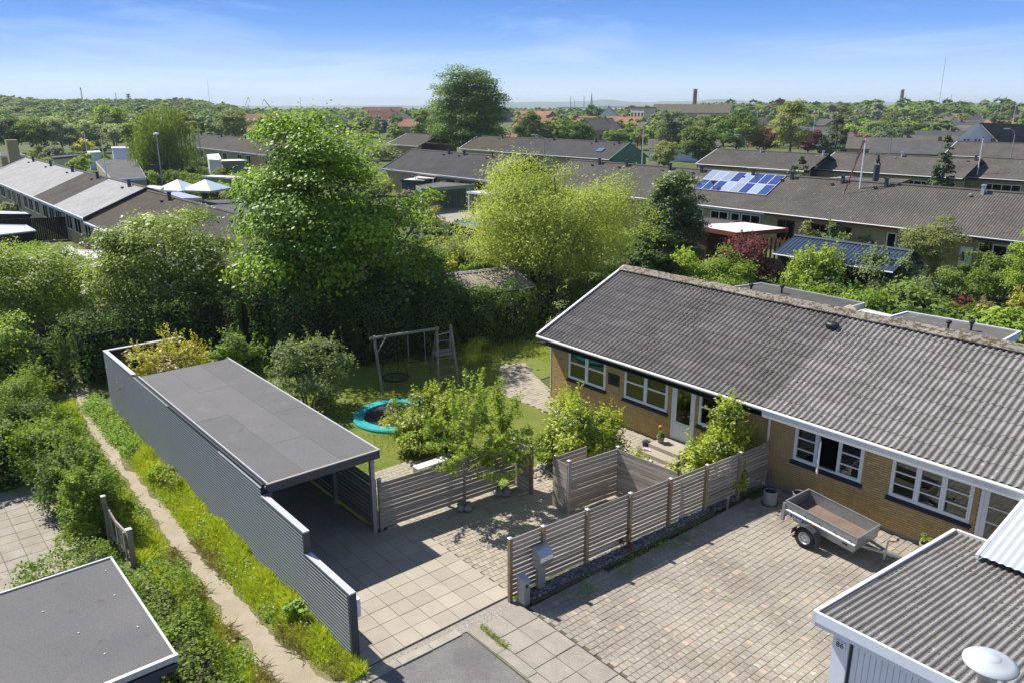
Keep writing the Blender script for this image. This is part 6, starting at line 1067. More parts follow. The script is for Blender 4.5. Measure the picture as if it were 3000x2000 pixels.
for i, (ps, z_, rm_, em, wm, lb, nm) in enumerate([
    ([(280, 473), (300, 468), (400, 470), (428, 520), (330, 528)], 2.6, 'felt_dark', 'blue_white', 'brick_far', 'flat dark roofed annex with white fascia behind the pale terrace', 'annex'),
    ([(428, 565), (520, 562), (592, 580), (480, 583)], 2.6, 'lilac_fabric', 'white_flat', 'dark_metal', 'bluish lilac awning behind the brown roofed house', 'awning'),
    ([(585, 588), (660, 583), (760, 590), (640, 597)], 2.5, 'felt_dark', 'dark_metal', 'dark_metal', 'flat dark annex below the lilac awning', 'annex'),
    ([(618, 603), (700, 597), (790, 600), (870, 640), (700, 650)], 2.5, 'felt_dark', 'zinc_trim', 'dark_metal', 'wide flat roof with small vents seen through the lime tree', 'annex'),
    ([(590, 517), (620, 513), (710, 517), (700, 522)], 2.5, 'white_flat', 'white_paint', 'green_board', 'white flat carport roof just above the pavilion tents', 'carport'),
    ([(605, 453), (640, 450), (650, 470), (612, 468)], 2.6, 'white_flat', 'white_paint', 'blue_white', 'small pale shed right of the weeping birch', 'shed'),
    ([(640, 468), (700, 466), (730, 471), (650, 473)], 2.6, 'white_flat', 'green_board', 'green_board', 'flat carport with greenish walls under the yellow bush', 'carport'),
    ([(325, 430), (376, 430), (378, 434), (327, 434)], 4.4, 'white_flat', 'white_paint', 'blue_white', 'white cubic flat roofed house left of the birch', 'house'),
    ([(255, 443), (290, 441), (295, 446), (258, 448)], 3.0, 'white_flat', 'white_paint', 'blue_white', 'low white flat roofed house left of the white cubic one', 'house'),
    ([(150, 458), (225, 452), (230, 456), (155, 463)], 2.6, 'felt_dark', 'dark_metal', 'cream', 'long flat roof with yellow wall beyond the pale terrace', 'annex'),
    ([(440, 480), (468, 478), (470, 482), (442, 484)], 3.0, 'felt_dark', 'dark_metal', 'dark_metal', 'small dark grey shed by the foot of the birch', 'shed'),
    ([(0, 445), (60, 450), (75, 455), (0, 457)], 2.8, 'felt_dark', 'white_worn', 'brick_far', 'flat dark roofs at the left edge with a brick chimney', 'annex'),
    ([(425, 548), (440, 543), (480, 547), (470, 556)], 2.7, 'white_flat', 'white_paint', 'white_paint', 'small white canopy behind the black verge', 'canopy')]): flat(nm, lb, nm, [at(x, y, z_) for x, y in ps], z_, rm_, em, wm, th=.3 if z_ > 2.55 else .15)
cb = thing('brick_chimney', 'yellow brick chimney at the left edge above flat roofs', 'chimney', at(38, 447, 0) * .9); p_ = far_pt(37, 440, 130); mb('brick_far').box(p_.x - .8, p_.x + .8, p_.y - .8, p_.y + .8, 2, 5.6).build('stack', cb)
# black sheds at the far left, in front of the pale terrace
flat('black_shed', 'black boarded shed with pale blue flat roof at the left edge', 'shed', [at(-30, 628, 2.2), at(-20, 616, 2.2), at(78, 620, 2.2), at(92, 628, 2.2)], 2.2, 'white_corr', 'black_wood', 'black_wood', th=.2)
q_ = flat('black_shed', 'black shed with ribbed white metal roof at the left edge', 'shed', [at(-40, 672, 2.1), at(-10, 658, 2.1), at(78, 660, 2.1), at(106, 676, 2.1), at(0, 688, 2.1)], 2.1, 'white_corr', 'white_corr', 'black_wood', th=.08)
bw = thing('black_fence', 'tall black vertical board fence in front of the yellow terrace', 'fence', (-62, 10, 0)); a_, b_ = at(78, 668, 1.9), at(196, 650, 1.9); a_.z = b_.z = 0; b_ = Vector((wall_x(196, 690, LY + .4), LY + .4, 0)); a_ = Vector((b_.x - 2, LY - 5.5, 0))
for i in range(40): p_ = a_.lerp(b_, i / 39); mb('black_wood').box(p_.x - .03, p_.x + .03, p_.y - .07, p_.y + .07, 0, 1.95).build('board', bw)
flat('canopy', 'white flat awning in the garden beside the red maple', 'canopy', [at(150, 742, 2.1), at(205, 720, 2.1), at(222, 732, 2.1), at(300, 735, 2.1), at(295, 758, 2.1), at(200, 760, 2.1)], 2.1, 'white_flat', 'white_paint', 'white_paint', th=.08, posts=True)
pc = at(45, 560, .8); pf = thing('picket_fence', 'white picket fence at the left edge before the terrace', 'fence', (pc.x, pc.y, 0)); a_, b_ = at(-10, 596, 0), at(26, 592, 0)
for i in range(22): p_ = a_.lerp(b_, i / 21); mb('white_paint').box(p_.x - .04, p_.x + .04, p_.y - .02, p_.y + .02, .1, 1.3).build('picket', pf)
for z_ in (.4, 1.0): mb('white_paint').bar(a_ + Vector((0, .04, z_)), b_ + Vector((0, .04, z_)), .03, .08).build('rail', pf)
# ---- flagpoles, street lamps, masts
def pole_h(px, top, dep): d = ray(px, top); k = dep / (d.dot(Vector((_fw.x, _fw.y, 0)).normalized())); return CAM_H + d.z * k
def bpt(px, dep): x, y = azp(px, dep); return Vector((x, y, 0))
def pxat(px, dep): return bpt(px, dep)
def flagpole(label, px, top, dep, pennant=False):
    p = pxat(px, dep); h = pole_h(px, top, dep); t = thing('flagpole', label, 'flagpole', p); mb('white_paint').tube([p, p + Vector((0, 0, h))], [.075, .045], 6).build('pole', t); mb('red_paint').lathe((p.x, p.y, h), [(.001, .24), (.1, .16), (.1, .04), (.001, 0)], 8).build('finial', t)
    if pennant:
        L = h * .5 * pennant; q = mb('red_paint'); q2 = mb('white_paint'); pr = [Vector((p.x, p.y, h - .15)) + _rt * (-L * .28 * k / 8) + Vector((0, 0, -L * k / 8)) for k in range(9)]
        for k in range(8):
            w_ = .19 * (1 - k / 9); a, b = pr[k], pr[k + 1]; n_ = Vector((.04, .05, 0)) * (1 if k % 2 else -1); w2_ = .19 * (1 - (k + 1) / 9)
            q.add([a, a - _rt * w_ * .45 + n_, b - _rt * w2_ * .45 - n_, b], [(0, 1, 2, 3)]); q2.add([a - _rt * w_ * .45 + n_, a - _rt * w_ * .6 + n_, b - _rt * w2_ * .6 - n_, b - _rt * w2_ * .45 - n_], [(0, 1, 2, 3)]); q.add([a - _rt * w_ * .6 + n_, a - _rt * w_ + n_ * .5, b - _rt * w2_ - n_ * .5, b - _rt * w2_ * .6 - n_], [(0, 1, 2, 3)])
        pn = q.build('pennant', t); q2.build('white_stripe', pn)
    return t
flagpole('tall white flagpole with a long red pennant behind the solar row', 2550, 405, 62, 1.1); flagpole('slim white flagpole in front of the far right corrugated roof', 2898, 405, 95)
flagpole('flagpole with a red and white pennant beside the green gable', 1889, 374, 96, 1.0); flagpole('flagpole with a reddish pennant left of the birch', 233, 392, 150, .9); flagpole('white flagpole among shrubs left of the weeping birch', 281, 402, 105); flagpole('flagpole with a red flag between the far roofs on the right', 2392, 336, 210, .5); flagpole('white flagpole by the far right edge near red roofs', 2978, 305, 260); flagpole('flagpole with a small flag before the distant school', 2222, 320, 300, .4)
def street_lamp(label, px, top, dep, side=-1, base=None):
    p = pxat(px, dep); h = pole_h(px, top, dep); t = thing('street_lamp', label, 'street lamp', p); s_ = _rt * side
    mb('galv_post').tube([p, p + Vector((0, 0, h - .9)), p + Vector((0, 0, h - .3)) + s_ * .25, p + Vector((0, 0, h)) + s_ * 1.0], [.09, .06, .05, .04], 6).build('post', t); c_ = p + Vector((0, 0, h)) + s_ * 1.3; mb('white_paint').hexa([c_ - s_ * .4 + Vector((.12, .12, -.05)), c_ + s_ * .35 + Vector((.16, .16, -.05)), c_ + s_ * .35 - Vector((.16, .16, .05)), c_ - s_ * .4 - Vector((.12, .12, .05)), c_ - s_ * .3 + Vector((.05, .05, .1)), c_ + s_ * .3 + Vector((.08, .08, .12)), c_ + s_ * .3 - Vector((.08, .08, -.12)), c_ - s_ * .3 - Vector((.05, .05, -.1))]).build('lamp_head', t)
street_lamp('street lamp with white head above the silvery terrace roof', 2194, 396, 118); street_lamp('street lamp beside the big purple tree and grey willow', 2626, 390, 115); street_lamp('street lamp head over the brown roof beside the beech', 1597, 396, 108); street_lamp('street lamp at the far right edge before the white gable', 2990, 378, 125)
lp = pxat(446, 100); t = thing('street_lamp', 'tall grey lamp post with a mushroom head left of the birch', 'street lamp', lp); hh_ = pole_h(438, 397, 100); mb('galv_post').tube([lp, lp + Vector((0, 0, hh_))], [.09, .06], 8).build('post', t); mb('white_paint').lathe((lp.x, lp.y, hh_), [(.08, 0), (.36, .1), (.30, .26), (.001, .34)], 12).build('lamp_head', t)
lp = pxat(2107, 70); t = thing('street_lamp', 'low garden lamp post over the solar roof, left', 'street lamp', lp); mb('galv_post').tube([lp, lp + Vector((0, 0, 4.6))], .04, 6).build('post', t); mb('dark_metal').lathe((lp.x, lp.y, 4.6), [(.05, 0), (.22, .22), (.25, .26), (.001, .3)], 10).build('lamp_head', t)
p_ = Vector((wall_x(2566, 520, 64), 64, 0)); t = thing('flue_pipe', 'thick dark flue pipe rising behind the ridge under the bird', 'chimney', (p_.x, p_.y, 0)); mb('dark_metal').tube([(p_.x, 64, 3.5), (p_.x, 64, 6.6)], .24, 12).build('pipe', t)
b_ = Vector((p_.x, 64, 6.6)); bt = thing('bird', 'dark statue like bird perched on the flue pipe', 'bird', b_); mb('bird_dark').lathe((b_.x, b_.y, b_.z + .1), [(.001, 0), (.13, .12), (.15, .3), (.09, .48), (.08, .58), (.07, .68), (.001, .74)], 10).tube([(b_.x, b_.y, b_.z + .72), (b_.x - .3, b_.y, b_.z + .78)], [.04, .01], 5).tube([(b_.x, b_.y, b_.z + .35), (b_.x + .28, b_.y, b_.z + .0)], [.1, .02], 5).tube([(b_.x, b_.y, b_.z - .02), (b_.x, b_.y, b_.z + .2)], .02, 5).build('body', bt)
flat('annex', 'dark flat roof with red edge behind the tall flagpole', 'annex', [at(2440, 523, 3.6), at(2500, 519, 3.6), at(2672, 524, 3.6), at(2640, 536, 3.6), at(2560, 533, 3.6)], 3.6, 'felt_dark', 'brown_wood', 'dark_metal', th=.25); flat('annex', 'white flat roof patch left of the tall flagpole', 'annex', [at(2410, 524, 3.4), at(2470, 518, 3.4), at(2530, 520, 3.4), at(2500, 528, 3.4)], 3.4, 'white_flat', 'white_paint', 'white_paint', th=.15)
# ================================================================== trees and shrubs near the house
def spec(px, top, wpx, basey, basez=0.0, dep=None):
    if dep is None: p = at(px, basey, basez); p.z = 0
    else: x, y = azp(px, dep); p = Vector((x, y, gh(x, y)))
    hd = math.hypot(p.x, p.y); d = ray(px, top); z = CAM_H + d.z * hd / math.hypot(d.x, d.y); dp = (p - Vector((0, 0, CAM_H))).dot(_fw)
    return p, z - p.z, wpx / F_PX * dp / 2
def PT(name, label, cat, px, top, wpx, basey, shape='round', cov=3.4, N=None, size=None, leafmat='leaf_mid', dep=None, aspect=.6, **k):
    p, h, r = spec(px, top, wpx, basey, dep=dep); bt = k.get('bottom', .25); A = 2 * r * h * (1 - bt) * .8
    if size is None: size = math.sqrt(cov * A / (.5 * aspect * N))
    if N is None: N = int(cov * A / (.5 * aspect * size * size))
    return tree(name, label, cat, p, h, r, shape=shape, N=N, size=size, leafmat=leafmat, aspect=aspect, **k)
# big lime tree in the centre
p = Vector((-33.0, 17.6, 0)); _, hL, _ = spec(905, 312, 10, 0, dep=None) if False else (None, None, None)
def top_z(px, top, p): d = ray(px, top); return CAM_H + d.z * math.hypot(p.x, p.y) / math.hypot(d.x, d.y)
p = Vector((-33.6, 18.0, 0)); hL = top_z(905, 312, p)
tree('lime_tree', 'tall leafy lime tree in the centre with bright toothed leaves', 'tree', p, hL, 4.6, 4.5, shape='egg', bottom=.10, N=62000, size=.165, leafmat='leaf_lime', K=95, seed=3, aspect=.75, r0=.22, lean=(-1.0, -1.6), nl=34, jit=.75, inner=.55, fine=3, extra=[(1.4, 2.4, 2.6, 1.4), (2.4, 3.6, 1.7, 1.3), (.5, 2.0, 1.5, 1.3), (2.2, 2.2, 3.6, 1.1), (1.0, -1.0, 1.6, 1.3), (.2, -2.2, 2.4, 1.3), (-.2, -3.6, 3.4, 1.2), (-.4, -4.2, 4.6, 1.1), (1.8, .3, 2.2, 1.3), (2.2, -1.6, 3.6, 1.2), (2.4, -2.4, 5.2, 1.1), (1.9, .6, 4.6, 1.3), (2.9, -.2, 6.0, 1.0), (.2, -3.0, 5.4, 1.1), (1.6, 3.4, 5.8, .9), (1.4, 4.2, 6.9, .7)])
PT('flowering_tree', 'broad tree covered in creamy white flower heads, left of the lime tree', 'tree', 512, 597, 430, 1010, bottom=.06, size=.14, cov=8.5, leafmat='leaf_elder', K=130, seed=5, blossom=('blossom_white', 900, .15), nl=14)
PT('flowering_tree', 'smaller tree with scattered white flower heads and a visible forked trunk at the left edge', 'tree', 120, 700, 460, 996, bottom=.16, size=.12, cov=6.5, leafmat='leaf_elder', K=100, seed=6, blossom=('blossom_white', 330, .12), nl=14, r0=.16)
PT('dark_tree', 'dark spreading lower tree between the lime and the mossy shed', 'tree', 1215, 690, 300, 985, bottom=.04, size=.15, cov=6, leafmat='leaf_beech', K=90, seed=61, nl=12)
PT('willow', 'round yellow green corkscrew willow with fine twisting leaves', 'tree', 1620, 425, 560, 900, shape='round', bottom=.06, size=.17, aspect=.34, cov=5.2, leafmat='leaf_willow', K=190, seed=7, weep=.4, droop=.25, strands=500, strand_len=.9, bark='bark_pale', nl=30, fine=3, jit=.9)
PT('hawthorn', 'hawthorn in white blossom right of the willow', 'tree', 1965, 492, 185, 800, shape='egg', bottom=.04, size=.16, cov=9.5, leafmat='leaf_hawthorn', K=110, seed=8, blossom=('blossom_white', 700, .15))
PT('beech', 'very tall dark green beech rising above the horizon', 'tree', 1375, 172, 262, 470, shape='egg', bottom=.03, N=46000, cov=8.5, leafmat='leaf_beech', K=210, seed=9, nl=20, jit=.6, flat=.45)
PT('weeping_birch', 'large weeping birch with hanging curtains of leaves on the left', 'tree', 500, 296, 205, 535, shape='round', bottom=.14, N=9000, cov=2.2, leafmat='leaf_birch', K=90, seed=10, weep=1.6, droop=.6, strands=950, strand_len=4.2, aspect=.35, bark='bark_pale', nl=16)
# two young fruit trees in front of the slatted fence
def sapling(label, base, h, r, seed, N, size, lm, shoots=6, r0=.045, nl=12, bottom=.33):
    rng = np.random.default_rng(seed); base = Vector(base); root = thing('young_tree', label, 'tree', base); m = mb('bark_pale'); P = []; Nn = []
    top = Vector((rng.normal(0, .05), rng.normal(0, .05), h * .62)); m.tube([(0, 0, 0), (.02, .01, h * .22), top * .6, top], [r0, r0 * .85, r0 * .6, r0 * .3], 8)
    ends = []
    for i in range(nl):
        a = i * 2.4 + rng.uniform(-.3, .3); z0 = h * rng.uniform(.2, .55); L = r * rng.uniform(.7, 1.15); up = rng.uniform(.05, .5)
        s = Vector((top.x * z0 / top.z, top.y * z0 / top.z, z0)); e = s + Vector((math.cos(a) * L, math.sin(a) * L, up * L)); mid = s.lerp(e, .5) + Vector((0, 0, .12 * L)); m.tube([s, mid, e], [r0 * .42, r0 * .28, r0 * .1], 5, cap=False); ends.append((s, mid, e))
        for q in range(3): t = rng.uniform(.35, .95); c = (s.lerp(mid, t * 2) if t < .5 else mid.lerp(e, t * 2 - 1)); e2 = c + Vector((rng.normal(0, .25), rng.normal(0, .25), rng.uniform(0, .35))) * r; m.tube([c, e2], [r0 * .18, r0 * .06], 4, cap=False); ends.append((c, c.lerp(e2, .5), e2))
    for i in range(shoots):
        s = Vector((rng.normal(0, .12) * r, rng.normal(0, .12) * r, h * rng.uniform(.40, .52))); e = s + Vector((rng.normal(0, .22) * r, rng.normal(0, .22) * r, (h - s.z) * rng.uniform(.6, 1.0) if i else h - s.z)); m.tube([s, s.lerp(e, .5) + Vector((.03, 0, 0)), e], [r0 * .3, r0 * .2, r0 * .07], 5, cap=False); ends.append((s, s.lerp(e, .5), e)); ends.append((s, s.lerp(e, .5), e))
    for i in range(N):
        s, mid, e = ends[rng.integers(len(ends))]; t = rng.uniform(.12, 1); c = (s.lerp(mid, t * 2) if t < .5 else mid.lerp(e, t * 2 - 1)); P.append(np.array(c) + rng.normal(0, .055, 3)); Nn.append((rng.normal(0, .5), rng.normal(0, .5), .8))
    V = leaves(np.array(P), np.array(Nn), size, rng, .6, .5); link('trunk', m.mesh('trunk', smooth=True), root, base); link('crown', quad_mesh('crown', V, np.clip(rng.normal(.55, .25, len(V)), 0, 1), [lm]), root, base)
    for k in range(4): a = k * 1.6; link('support_stone', mb('concrete').lathe((0, 0, 0), [(.001, 0), (.11, .03), (.13, .10), (.08, .18), (.001, .2)], 8).mesh('stone', smooth=True), root, base + Vector((math.cos(a) * .15, math.sin(a) * .15, 0)))
    return root
sapling('young fruit tree in front of the fence, the left one with long upright shoots', (-16.75, 12.35, .02), top_z(1340, 1078, Vector((-16.75, 12.35, 0))), 1.55, 4, 8500, .09, 'leaf_fruit', 9, .05, 13)
sapling('young fruit tree nearer the fence corner, the right one of the pair', (-16.75, 13.80, .02), top_z(1490, 1105, Vector((-16.75, 13.8, 0))), 1.2, 9, 5600, .085, 'leaf_fruit', 7, .04, 9)
bush('apple_tree', 'grey green apple shrub behind the carport roof', 'bush', at(905, 1205, 0), 3.0, 3.6, 2.9, 10000, .105, 'leaf_apple', 21, 26, spikes=60)
bush('laurel', 'glossy yellow tipped laurel beside the trampoline', 'bush', (-21.0, 13.9, 0), 2.6, 3.0, 2.15, 15000, .115, 'leaf_laurel', 22, 40, aspect=.4, spikes=200)
bush('laurel', 'glossy laurel in front of the house between lawn and bin screen', 'bush', (-16.85, 17.1, 0), 2.4, 3.6, 2.2, 19000, .115, 'leaf_laurel', 23, 44, aspect=.4, spikes=220)
bush('laurel', 'glossy yellow green laurel climbing above the slatted fence at the downpipe', 'bush', (-12.75, 19.45, 0), 1.5, 2.0, top_z(2175, 1190, Vector((-12.75, 19.45, 0))), 14000, .115, 'leaf_laurel', 24, 36, aspect=.4, spikes=190)
bush('laurel', 'lower laurel leaning along the inside of the slatted fence', 'bush', (-12.95, 18.0, 0), 1.1, 2.2, 1.85, 8000, .11, 'leaf_laurel', 25, 20, aspect=.4, spikes=110)
bush('young_laurel', 'sparse young laurel behind the bin screen', 'bush', (-14.3, 17.2, 0), 1.3, 1.4, 1.15, 900, .10, 'leaf_laurel', 26, 12, aspect=.4, spikes=60)
bush('lavender', 'soft grey green herb tuft beside the door step', 'bush', (-14.55, 19.7, 0), .7, .6, .5, 1400, .05, 'leaf_grey', 27, 10, aspect=.25, spikes=60)
bush('photinia', 'yellow tipped photinia hedge behind the end of the carport', 'bush', (-29.6, 8.3, 0), 2.3, 3.4, 3.0, 17000, .115, 'leaf_photinia', 28, 44, aspect=.4, spikes=260)
bush('dark_shrub', 'darker photinia shrub behind the far edge of the carport roof', 'bush', (-30.2, 11.0, 0), 2.4, 2.6, 2.7, 8000, .12, 'leaf_hedge', 29, 26, spikes=60)
bush('herb_clump', 'bright yellow flowering leafy clump against the corrugated wall', 'bush', (-24.0, 6.2, 0), 2.6, .7, .75, 1500, .08, 'leaf_bright', 30, 16, ('buttercup', 30, .03))
bush('dock_plant', 'broad leaved grey green plant at the foot of the wall step', 'bush', (-15.0, 6.3, 0), .9, .45, .6, 260, .13, 'weed', 31, 8)
bush('red_seedling', 'thin reddish brown seedling in the pebble bed', 'plant', (-12.1, 14.15, .12), .35, .35, .6, 170, .045, 'leaf_purple', 32, 6, spikes=10)
bush('elder_bush', 'pale leaved broad bush at the left edge above the clipped hedge', 'bush', at(30, 1120, .5), 3.4, 2.6, 2.9, 7000, .13, 'leaf_elder', 33, 34)
# hedges round the footpath and shed
for i, (x, y, w_, d_2, h_, n_2, lm, lb) in enumerate([(-32.4, 3.9, 3.6, 2.9, 2.15, 12000, 'leaf_privet', 'rounded shrub of the path hedge, farthest one at its shaded end'), (-29.6, 3.85, 3.2, 2.4, 1.95, 12000, 'leaf_hedge', 'rounded shrub of the path hedge next to the red tiled roof'), (-26.7, 3.85, 3.3, 2.3, 1.95, 13000, 'leaf_privet', 'light green rounded shrub in the middle of the path hedge'), (-23.7, 3.75, 3.0, 2.1, 2.05, 14000, 'leaf_hedge', 'dense clipped shrub of the path hedge above the patio')]): bush('hedge_shrub', lb, 'hedge', (x, y, 0), w_, d_2, h_, n_2, .085, lm, 400 + i, 46, spikes=90)
hedge('garden_hedge', 'dark hedge across the shaded left garden behind the patio', 'hedge', [(-30.5, -26.6, -3.0, 3.0, 0, 1.7), (-34, -29.0, -1.5, 3.0, 0, 1.9)], 170, .11, 'leaf_hedge', 2, .2)
hedge('low_hedge', 'sunlit low hedge between the flat roofed shed and the dirt path', 'hedge', [(-20.2, -17.6, 1.6, 3.75, 0, .85), (-17.8, -15.6, 3.15, 4.55, 0, 1.0), (-15.7, -12.3, 3.1, 4.35, 0, .95)], 420, .075, 'leaf_privet', 3, .2)
bush('mixed_shrub', 'loose shrub with reddish shoots at the end of the hedge by the gate', 'bush', (-21.9, 3.75, 0), 1.7, 1.8, 2.0, 7000, .085, 'leaf_privet', 34, 34, spikes=140)
hedge('boundary_hedge', 'long dark hedge across the end of the path on the left', 'hedge', [(-37.3, -35.9, -4, 6.2, 0, 1.9), (-37.0, -35.4, 6.2, 9.5, 0, 2.5), (-36.5, -34.6, 9.5, 13.0, 0, 3.1), (-35.2, -33.2, 12.8, 15.6, 0, 3.1)], 140, .14, 'leaf_dark', 4, .32)
hedge('beech_hedge', 'high dark hedge mass behind the swing set', 'hedge', [(-33.0, -31.2, 13.6, 17.0, 0, 3.6), (-32.0, -30.0, 16.8, 19.6, 0, 3.5), (-31.2, -29.2, 19.4, 22.2, 0, 2.9), (-30.7, -28.7, 22.0, 26.0, 0, 2.2)], 190, .135, 'leaf_dark', 5, .34)
hedge('beech_hedge', 'sunlit topped hedge running on right of the mossy shed', 'hedge', [(-31.2, -29.4, 25.8, 29.5, 0, 1.9), (-30.3, -28.5, 29.0, 33, 0, 1.7)], 150, .14, 'leaf_mid', 6, .3)
bush('garden_shrub', 'wide bright leaved shrub in front of the mossy shed', 'bush', (-30.3, 24.2, 0), 3.0, 3.6, 2.6, 5200, .14, 'leaf_mid', 35, 30)
bush('mound_grass', 'overgrown grassy mound beside the ladder tower', 'bush', (-28.4, 21.2, -.2), 3.4, 3.6, 1.1, 6500, .14, 'grass', 36, 24, aspect=.12, jit=.5)
bush('twiggy_shrub', 'almost bare twiggy shrub by the verge of the house roof', 'bush', (-26.6, 25.6, 0), 2.0, 2.0, 2.4, 700, .10, 'leaf_pale', 37, 22)
# ---- mid distance gardens: (name, label, px, top, width, base y, kind)
def MS(name, label, px, top, w, basey, lm, N=4200, size=None, cov=5.0, seed=1, blossom=None, K=30, spikes=0, aspect=.6, cat='bush', dfac=1.0, basez=0):
    p, h, r = spec(px, top, w, basey, basez); A = 2 * r * h; size = size or math.sqrt(cov * A / (.5 * aspect * N)); return bush(name, label, cat, p, 2 * r, 2 * r * dfac, h, N, size, lm, seed, K, blossom, aspect=aspect, spikes=spikes)
MS('purple_plum', 'dark purple leaved plum between two green bushes', 2170, 692, 225, 832, 'leaf_purple', 9000, seed=51, K=44, spikes=60)
MS('garden_bush', 'rounded light green bush in front of the purple plum', 2105, 722, 205, 862, 'leaf_bright', 9500, seed=52, K=44, cov=3.8)
MS('maple_bush', 'vigorous bright green maple bush before the blue shed roof', 2375, 716, 205, 880, 'leaf_fruit', 8500, seed=53, K=40, spikes=120)
MS('apple_tree', 'grey green apple tree in front of the right end of the blue shed', 2600, 742, 250, 900, 'leaf_apple', 10000, seed=54, K=46, spikes=120)
MS('garden_hedge', 'dense dark green shrubbery under the right garden trees', 2800, 778, 190, 890, 'leaf_mid', 7000, seed=55, K=34)
MS('garden_hedge', 'shady mixed shrubbery right of the apple tree near the edge', 2905, 745, 150, 880, 'leaf_mid', 6000, seed=56, K=30)
PT('round_tree', 'olive green round headed tree between the long terrace and the garden', 'tree', 2715, 625, 192, 828, shape='round', bottom=.18, N=9000, cov=3.8, leafmat='leaf_olive', K=60, seed=57)
PT('edge_tree', 'yellow green tree cut by the right picture edge', 'tree', 2992, 600, 120, 905, shape='egg', bottom=.02, N=9500, cov=3.6, leafmat='leaf_bright', K=60, seed=58)
MS('round_bush', 'dense round bush in front of the red fascia house', 2345, 640, 96, 765, 'leaf_olive', 4200, seed=59)
MS('loose_shrub', 'loose light shrub between round bush and pink lilac, left one', 2443, 652, 88, 765, 'leaf_apple', 2600, seed=60, spikes=40); MS('loose_shrub', 'loose light shrub touching the pink lilac', 2537, 664, 78, 770, 'leaf_apple', 2600, seed=61, spikes=40)
MS('pink_lilac', 'small pink flowering lilac before the yellow brick wall', 2600, 684, 52, 775, 'leaf_grey', 1200, seed=62, blossom=('blossom_pink', 330, .10)); MS('small_tree', 'small dark leaved tree by the white front door', 2850, 710, 98, 828, 'leaf_mid', 3800, seed=63); MS('ball_bush', 'cloud clipped dark bush under the round headed tree', 2730, 742, 34, 838, 'leaf_olive', 1200, seed=64)
MS('red_shrub', 'red leaved shrub beyond the flat annex', 2808, 868, 74, 935, 'leaf_purple', 2200, seed=65, spikes=50); MS('ornamental_grass', 'tall pale ornamental grass clump at the right garden', 2880, 878, 56, 925, 'grass_dry', 1800, seed=66, aspect=.15, spikes=60); MS('garden_bush', 'green bush beyond the white walled annex at the right edge', 2960, 945, 120, 1010, 'leaf_privet', 4000, seed=67); MS('meadow_clump', 'sunny grassy bank beyond the annex', 2900, 905, 130, 960, 'leaf_bright', 3800, seed=68, aspect=.3); MS('edge_bush', 'reddish orange tipped bush at the right edge', 2975, 858, 70, 960, 'leaf_photinia', 3000, seed=69, spikes=60)
MS('bright_shrub', 'bright young shrub beside the gable peak of house 88', 1990, 735, 110, 830, 'leaf_fruit', 3600, seed=70, spikes=80); MS('dark_tree', 'very dark shrub between the willow and the hawthorn trunk', 1925, 620, 150, 850, 'leaf_dark', 5200, seed=71); MS('undergrowth', 'dark undergrowth at the foot of the willow', 1520, 765, 210, 905, 'leaf_dark', 6000, seed=72); MS('undergrowth', 'green undergrowth behind the gable of house 88', 1740, 800, 200, 890, 'leaf_mid', 5000, seed=73)
MS('garden_shrub', 'tall brownish shrub in the garden below the green carport', 1275, 575, 60, 735, 'leaf_photinia', 2600, seed=74, cov=2.2); MS('garden_shrub', 'mid green shrub left of the board fence', 1290, 665, 100, 765, 'leaf_mid', 3200, seed=75); MS('pink_rhododendron', 'pale pink rhododendron near the board fence', 1275, 716, 56, 762, 'leaf_mid', 900, seed=76, blossom=('blossom_lilac', 300, .10)); MS('yellow_shrub', 'yellow green low shrubs behind the mossy shed', 1310, 748, 100, 815, 'leaf_yellow', 2600, seed=77); MS('garden_shrub', 'yellowish plants by the corner of the mossy shed', 1385, 765, 90, 810, 'leaf_bright', 2200, seed=78); MS('garden_shrub', 'dark shrub between lime tree and the side road', 1235, 655, 80, 750, 'leaf_dark', 2200, seed=79)
MS('pink_lilac', 'pink lilac beside the parked car', 1190, 560, 44, 602, 'leaf_grey', 600, seed=80, blossom=('blossom_pink', 260, .16)); MS('clipped_bushes', 'dark clipped bushes at the foot of the green carport', 1335, 578, 74, 602, 'leaf_dark', 2200, seed=81); MS('garden_shrub', 'round grey green bush under the lime tree near the tents', 670, 560, 90, 640, 'leaf_olive', 3600, seed=82); MS('yellow_bush', 'bright yellow leaved bush in front of the brownish roofs', 690, 424, 62, 480, 'leaf_yellow', 2600, seed=83)
MS('red_maple', 'dark red japanese maple beside the white awning', 262, 722, 26, 770, 'leaf_redm', 900, seed=84); MS('red_hedge', 'low deep red shrub row below the white awning', 255, 752, 110, 790, 'leaf_redm', 3200, seed=85)
hedge('clipped_hedge', 'clipped green hedge in front of the yellow terrace', 'hedge', [(at(118, 712, 1.6).x, at(205, 712, 1.6).x + 2.5, 9.3, 11.2, 0, 1.6)], 150, .16, 'leaf_privet', 7, .12)
hedge('clipped_hedge', 'long clipped hedge behind the garden pavilion tents', 'hedge', [(-108, -84, 35.5, 37.2, 0, 1.7)], 60, .25, 'leaf_privet', 8, .2); hedge('clipped_hedge', 'clipped hedge between the tents and the lilac awning', 'hedge', [(-80, -66, 27.5, 29, 0, 1.7)], 60, .25, 'leaf_privet', 9, .2); hedge('clipped_hedge', 'tall clipped hedge left of the birch foot', 'hedge', [(-128, -104, 36, 38, 0, 2.1)], 40, .3, 'leaf_mid', 10, .2)
sheet('garden_lawn', [at(620, 497), at(700, 495), at(705, 503), at(620, 505)], .0, 'lawn'); sheet('garden_road', [at(620, 506), at(760, 503), at(760, 520), at(620, 522)], .005, 'slab_old'); sheet('far_lawn', [at(1560, 900), at(1650, 835), at(1750, 850), at(1660, 905)], .0, 'lawn')
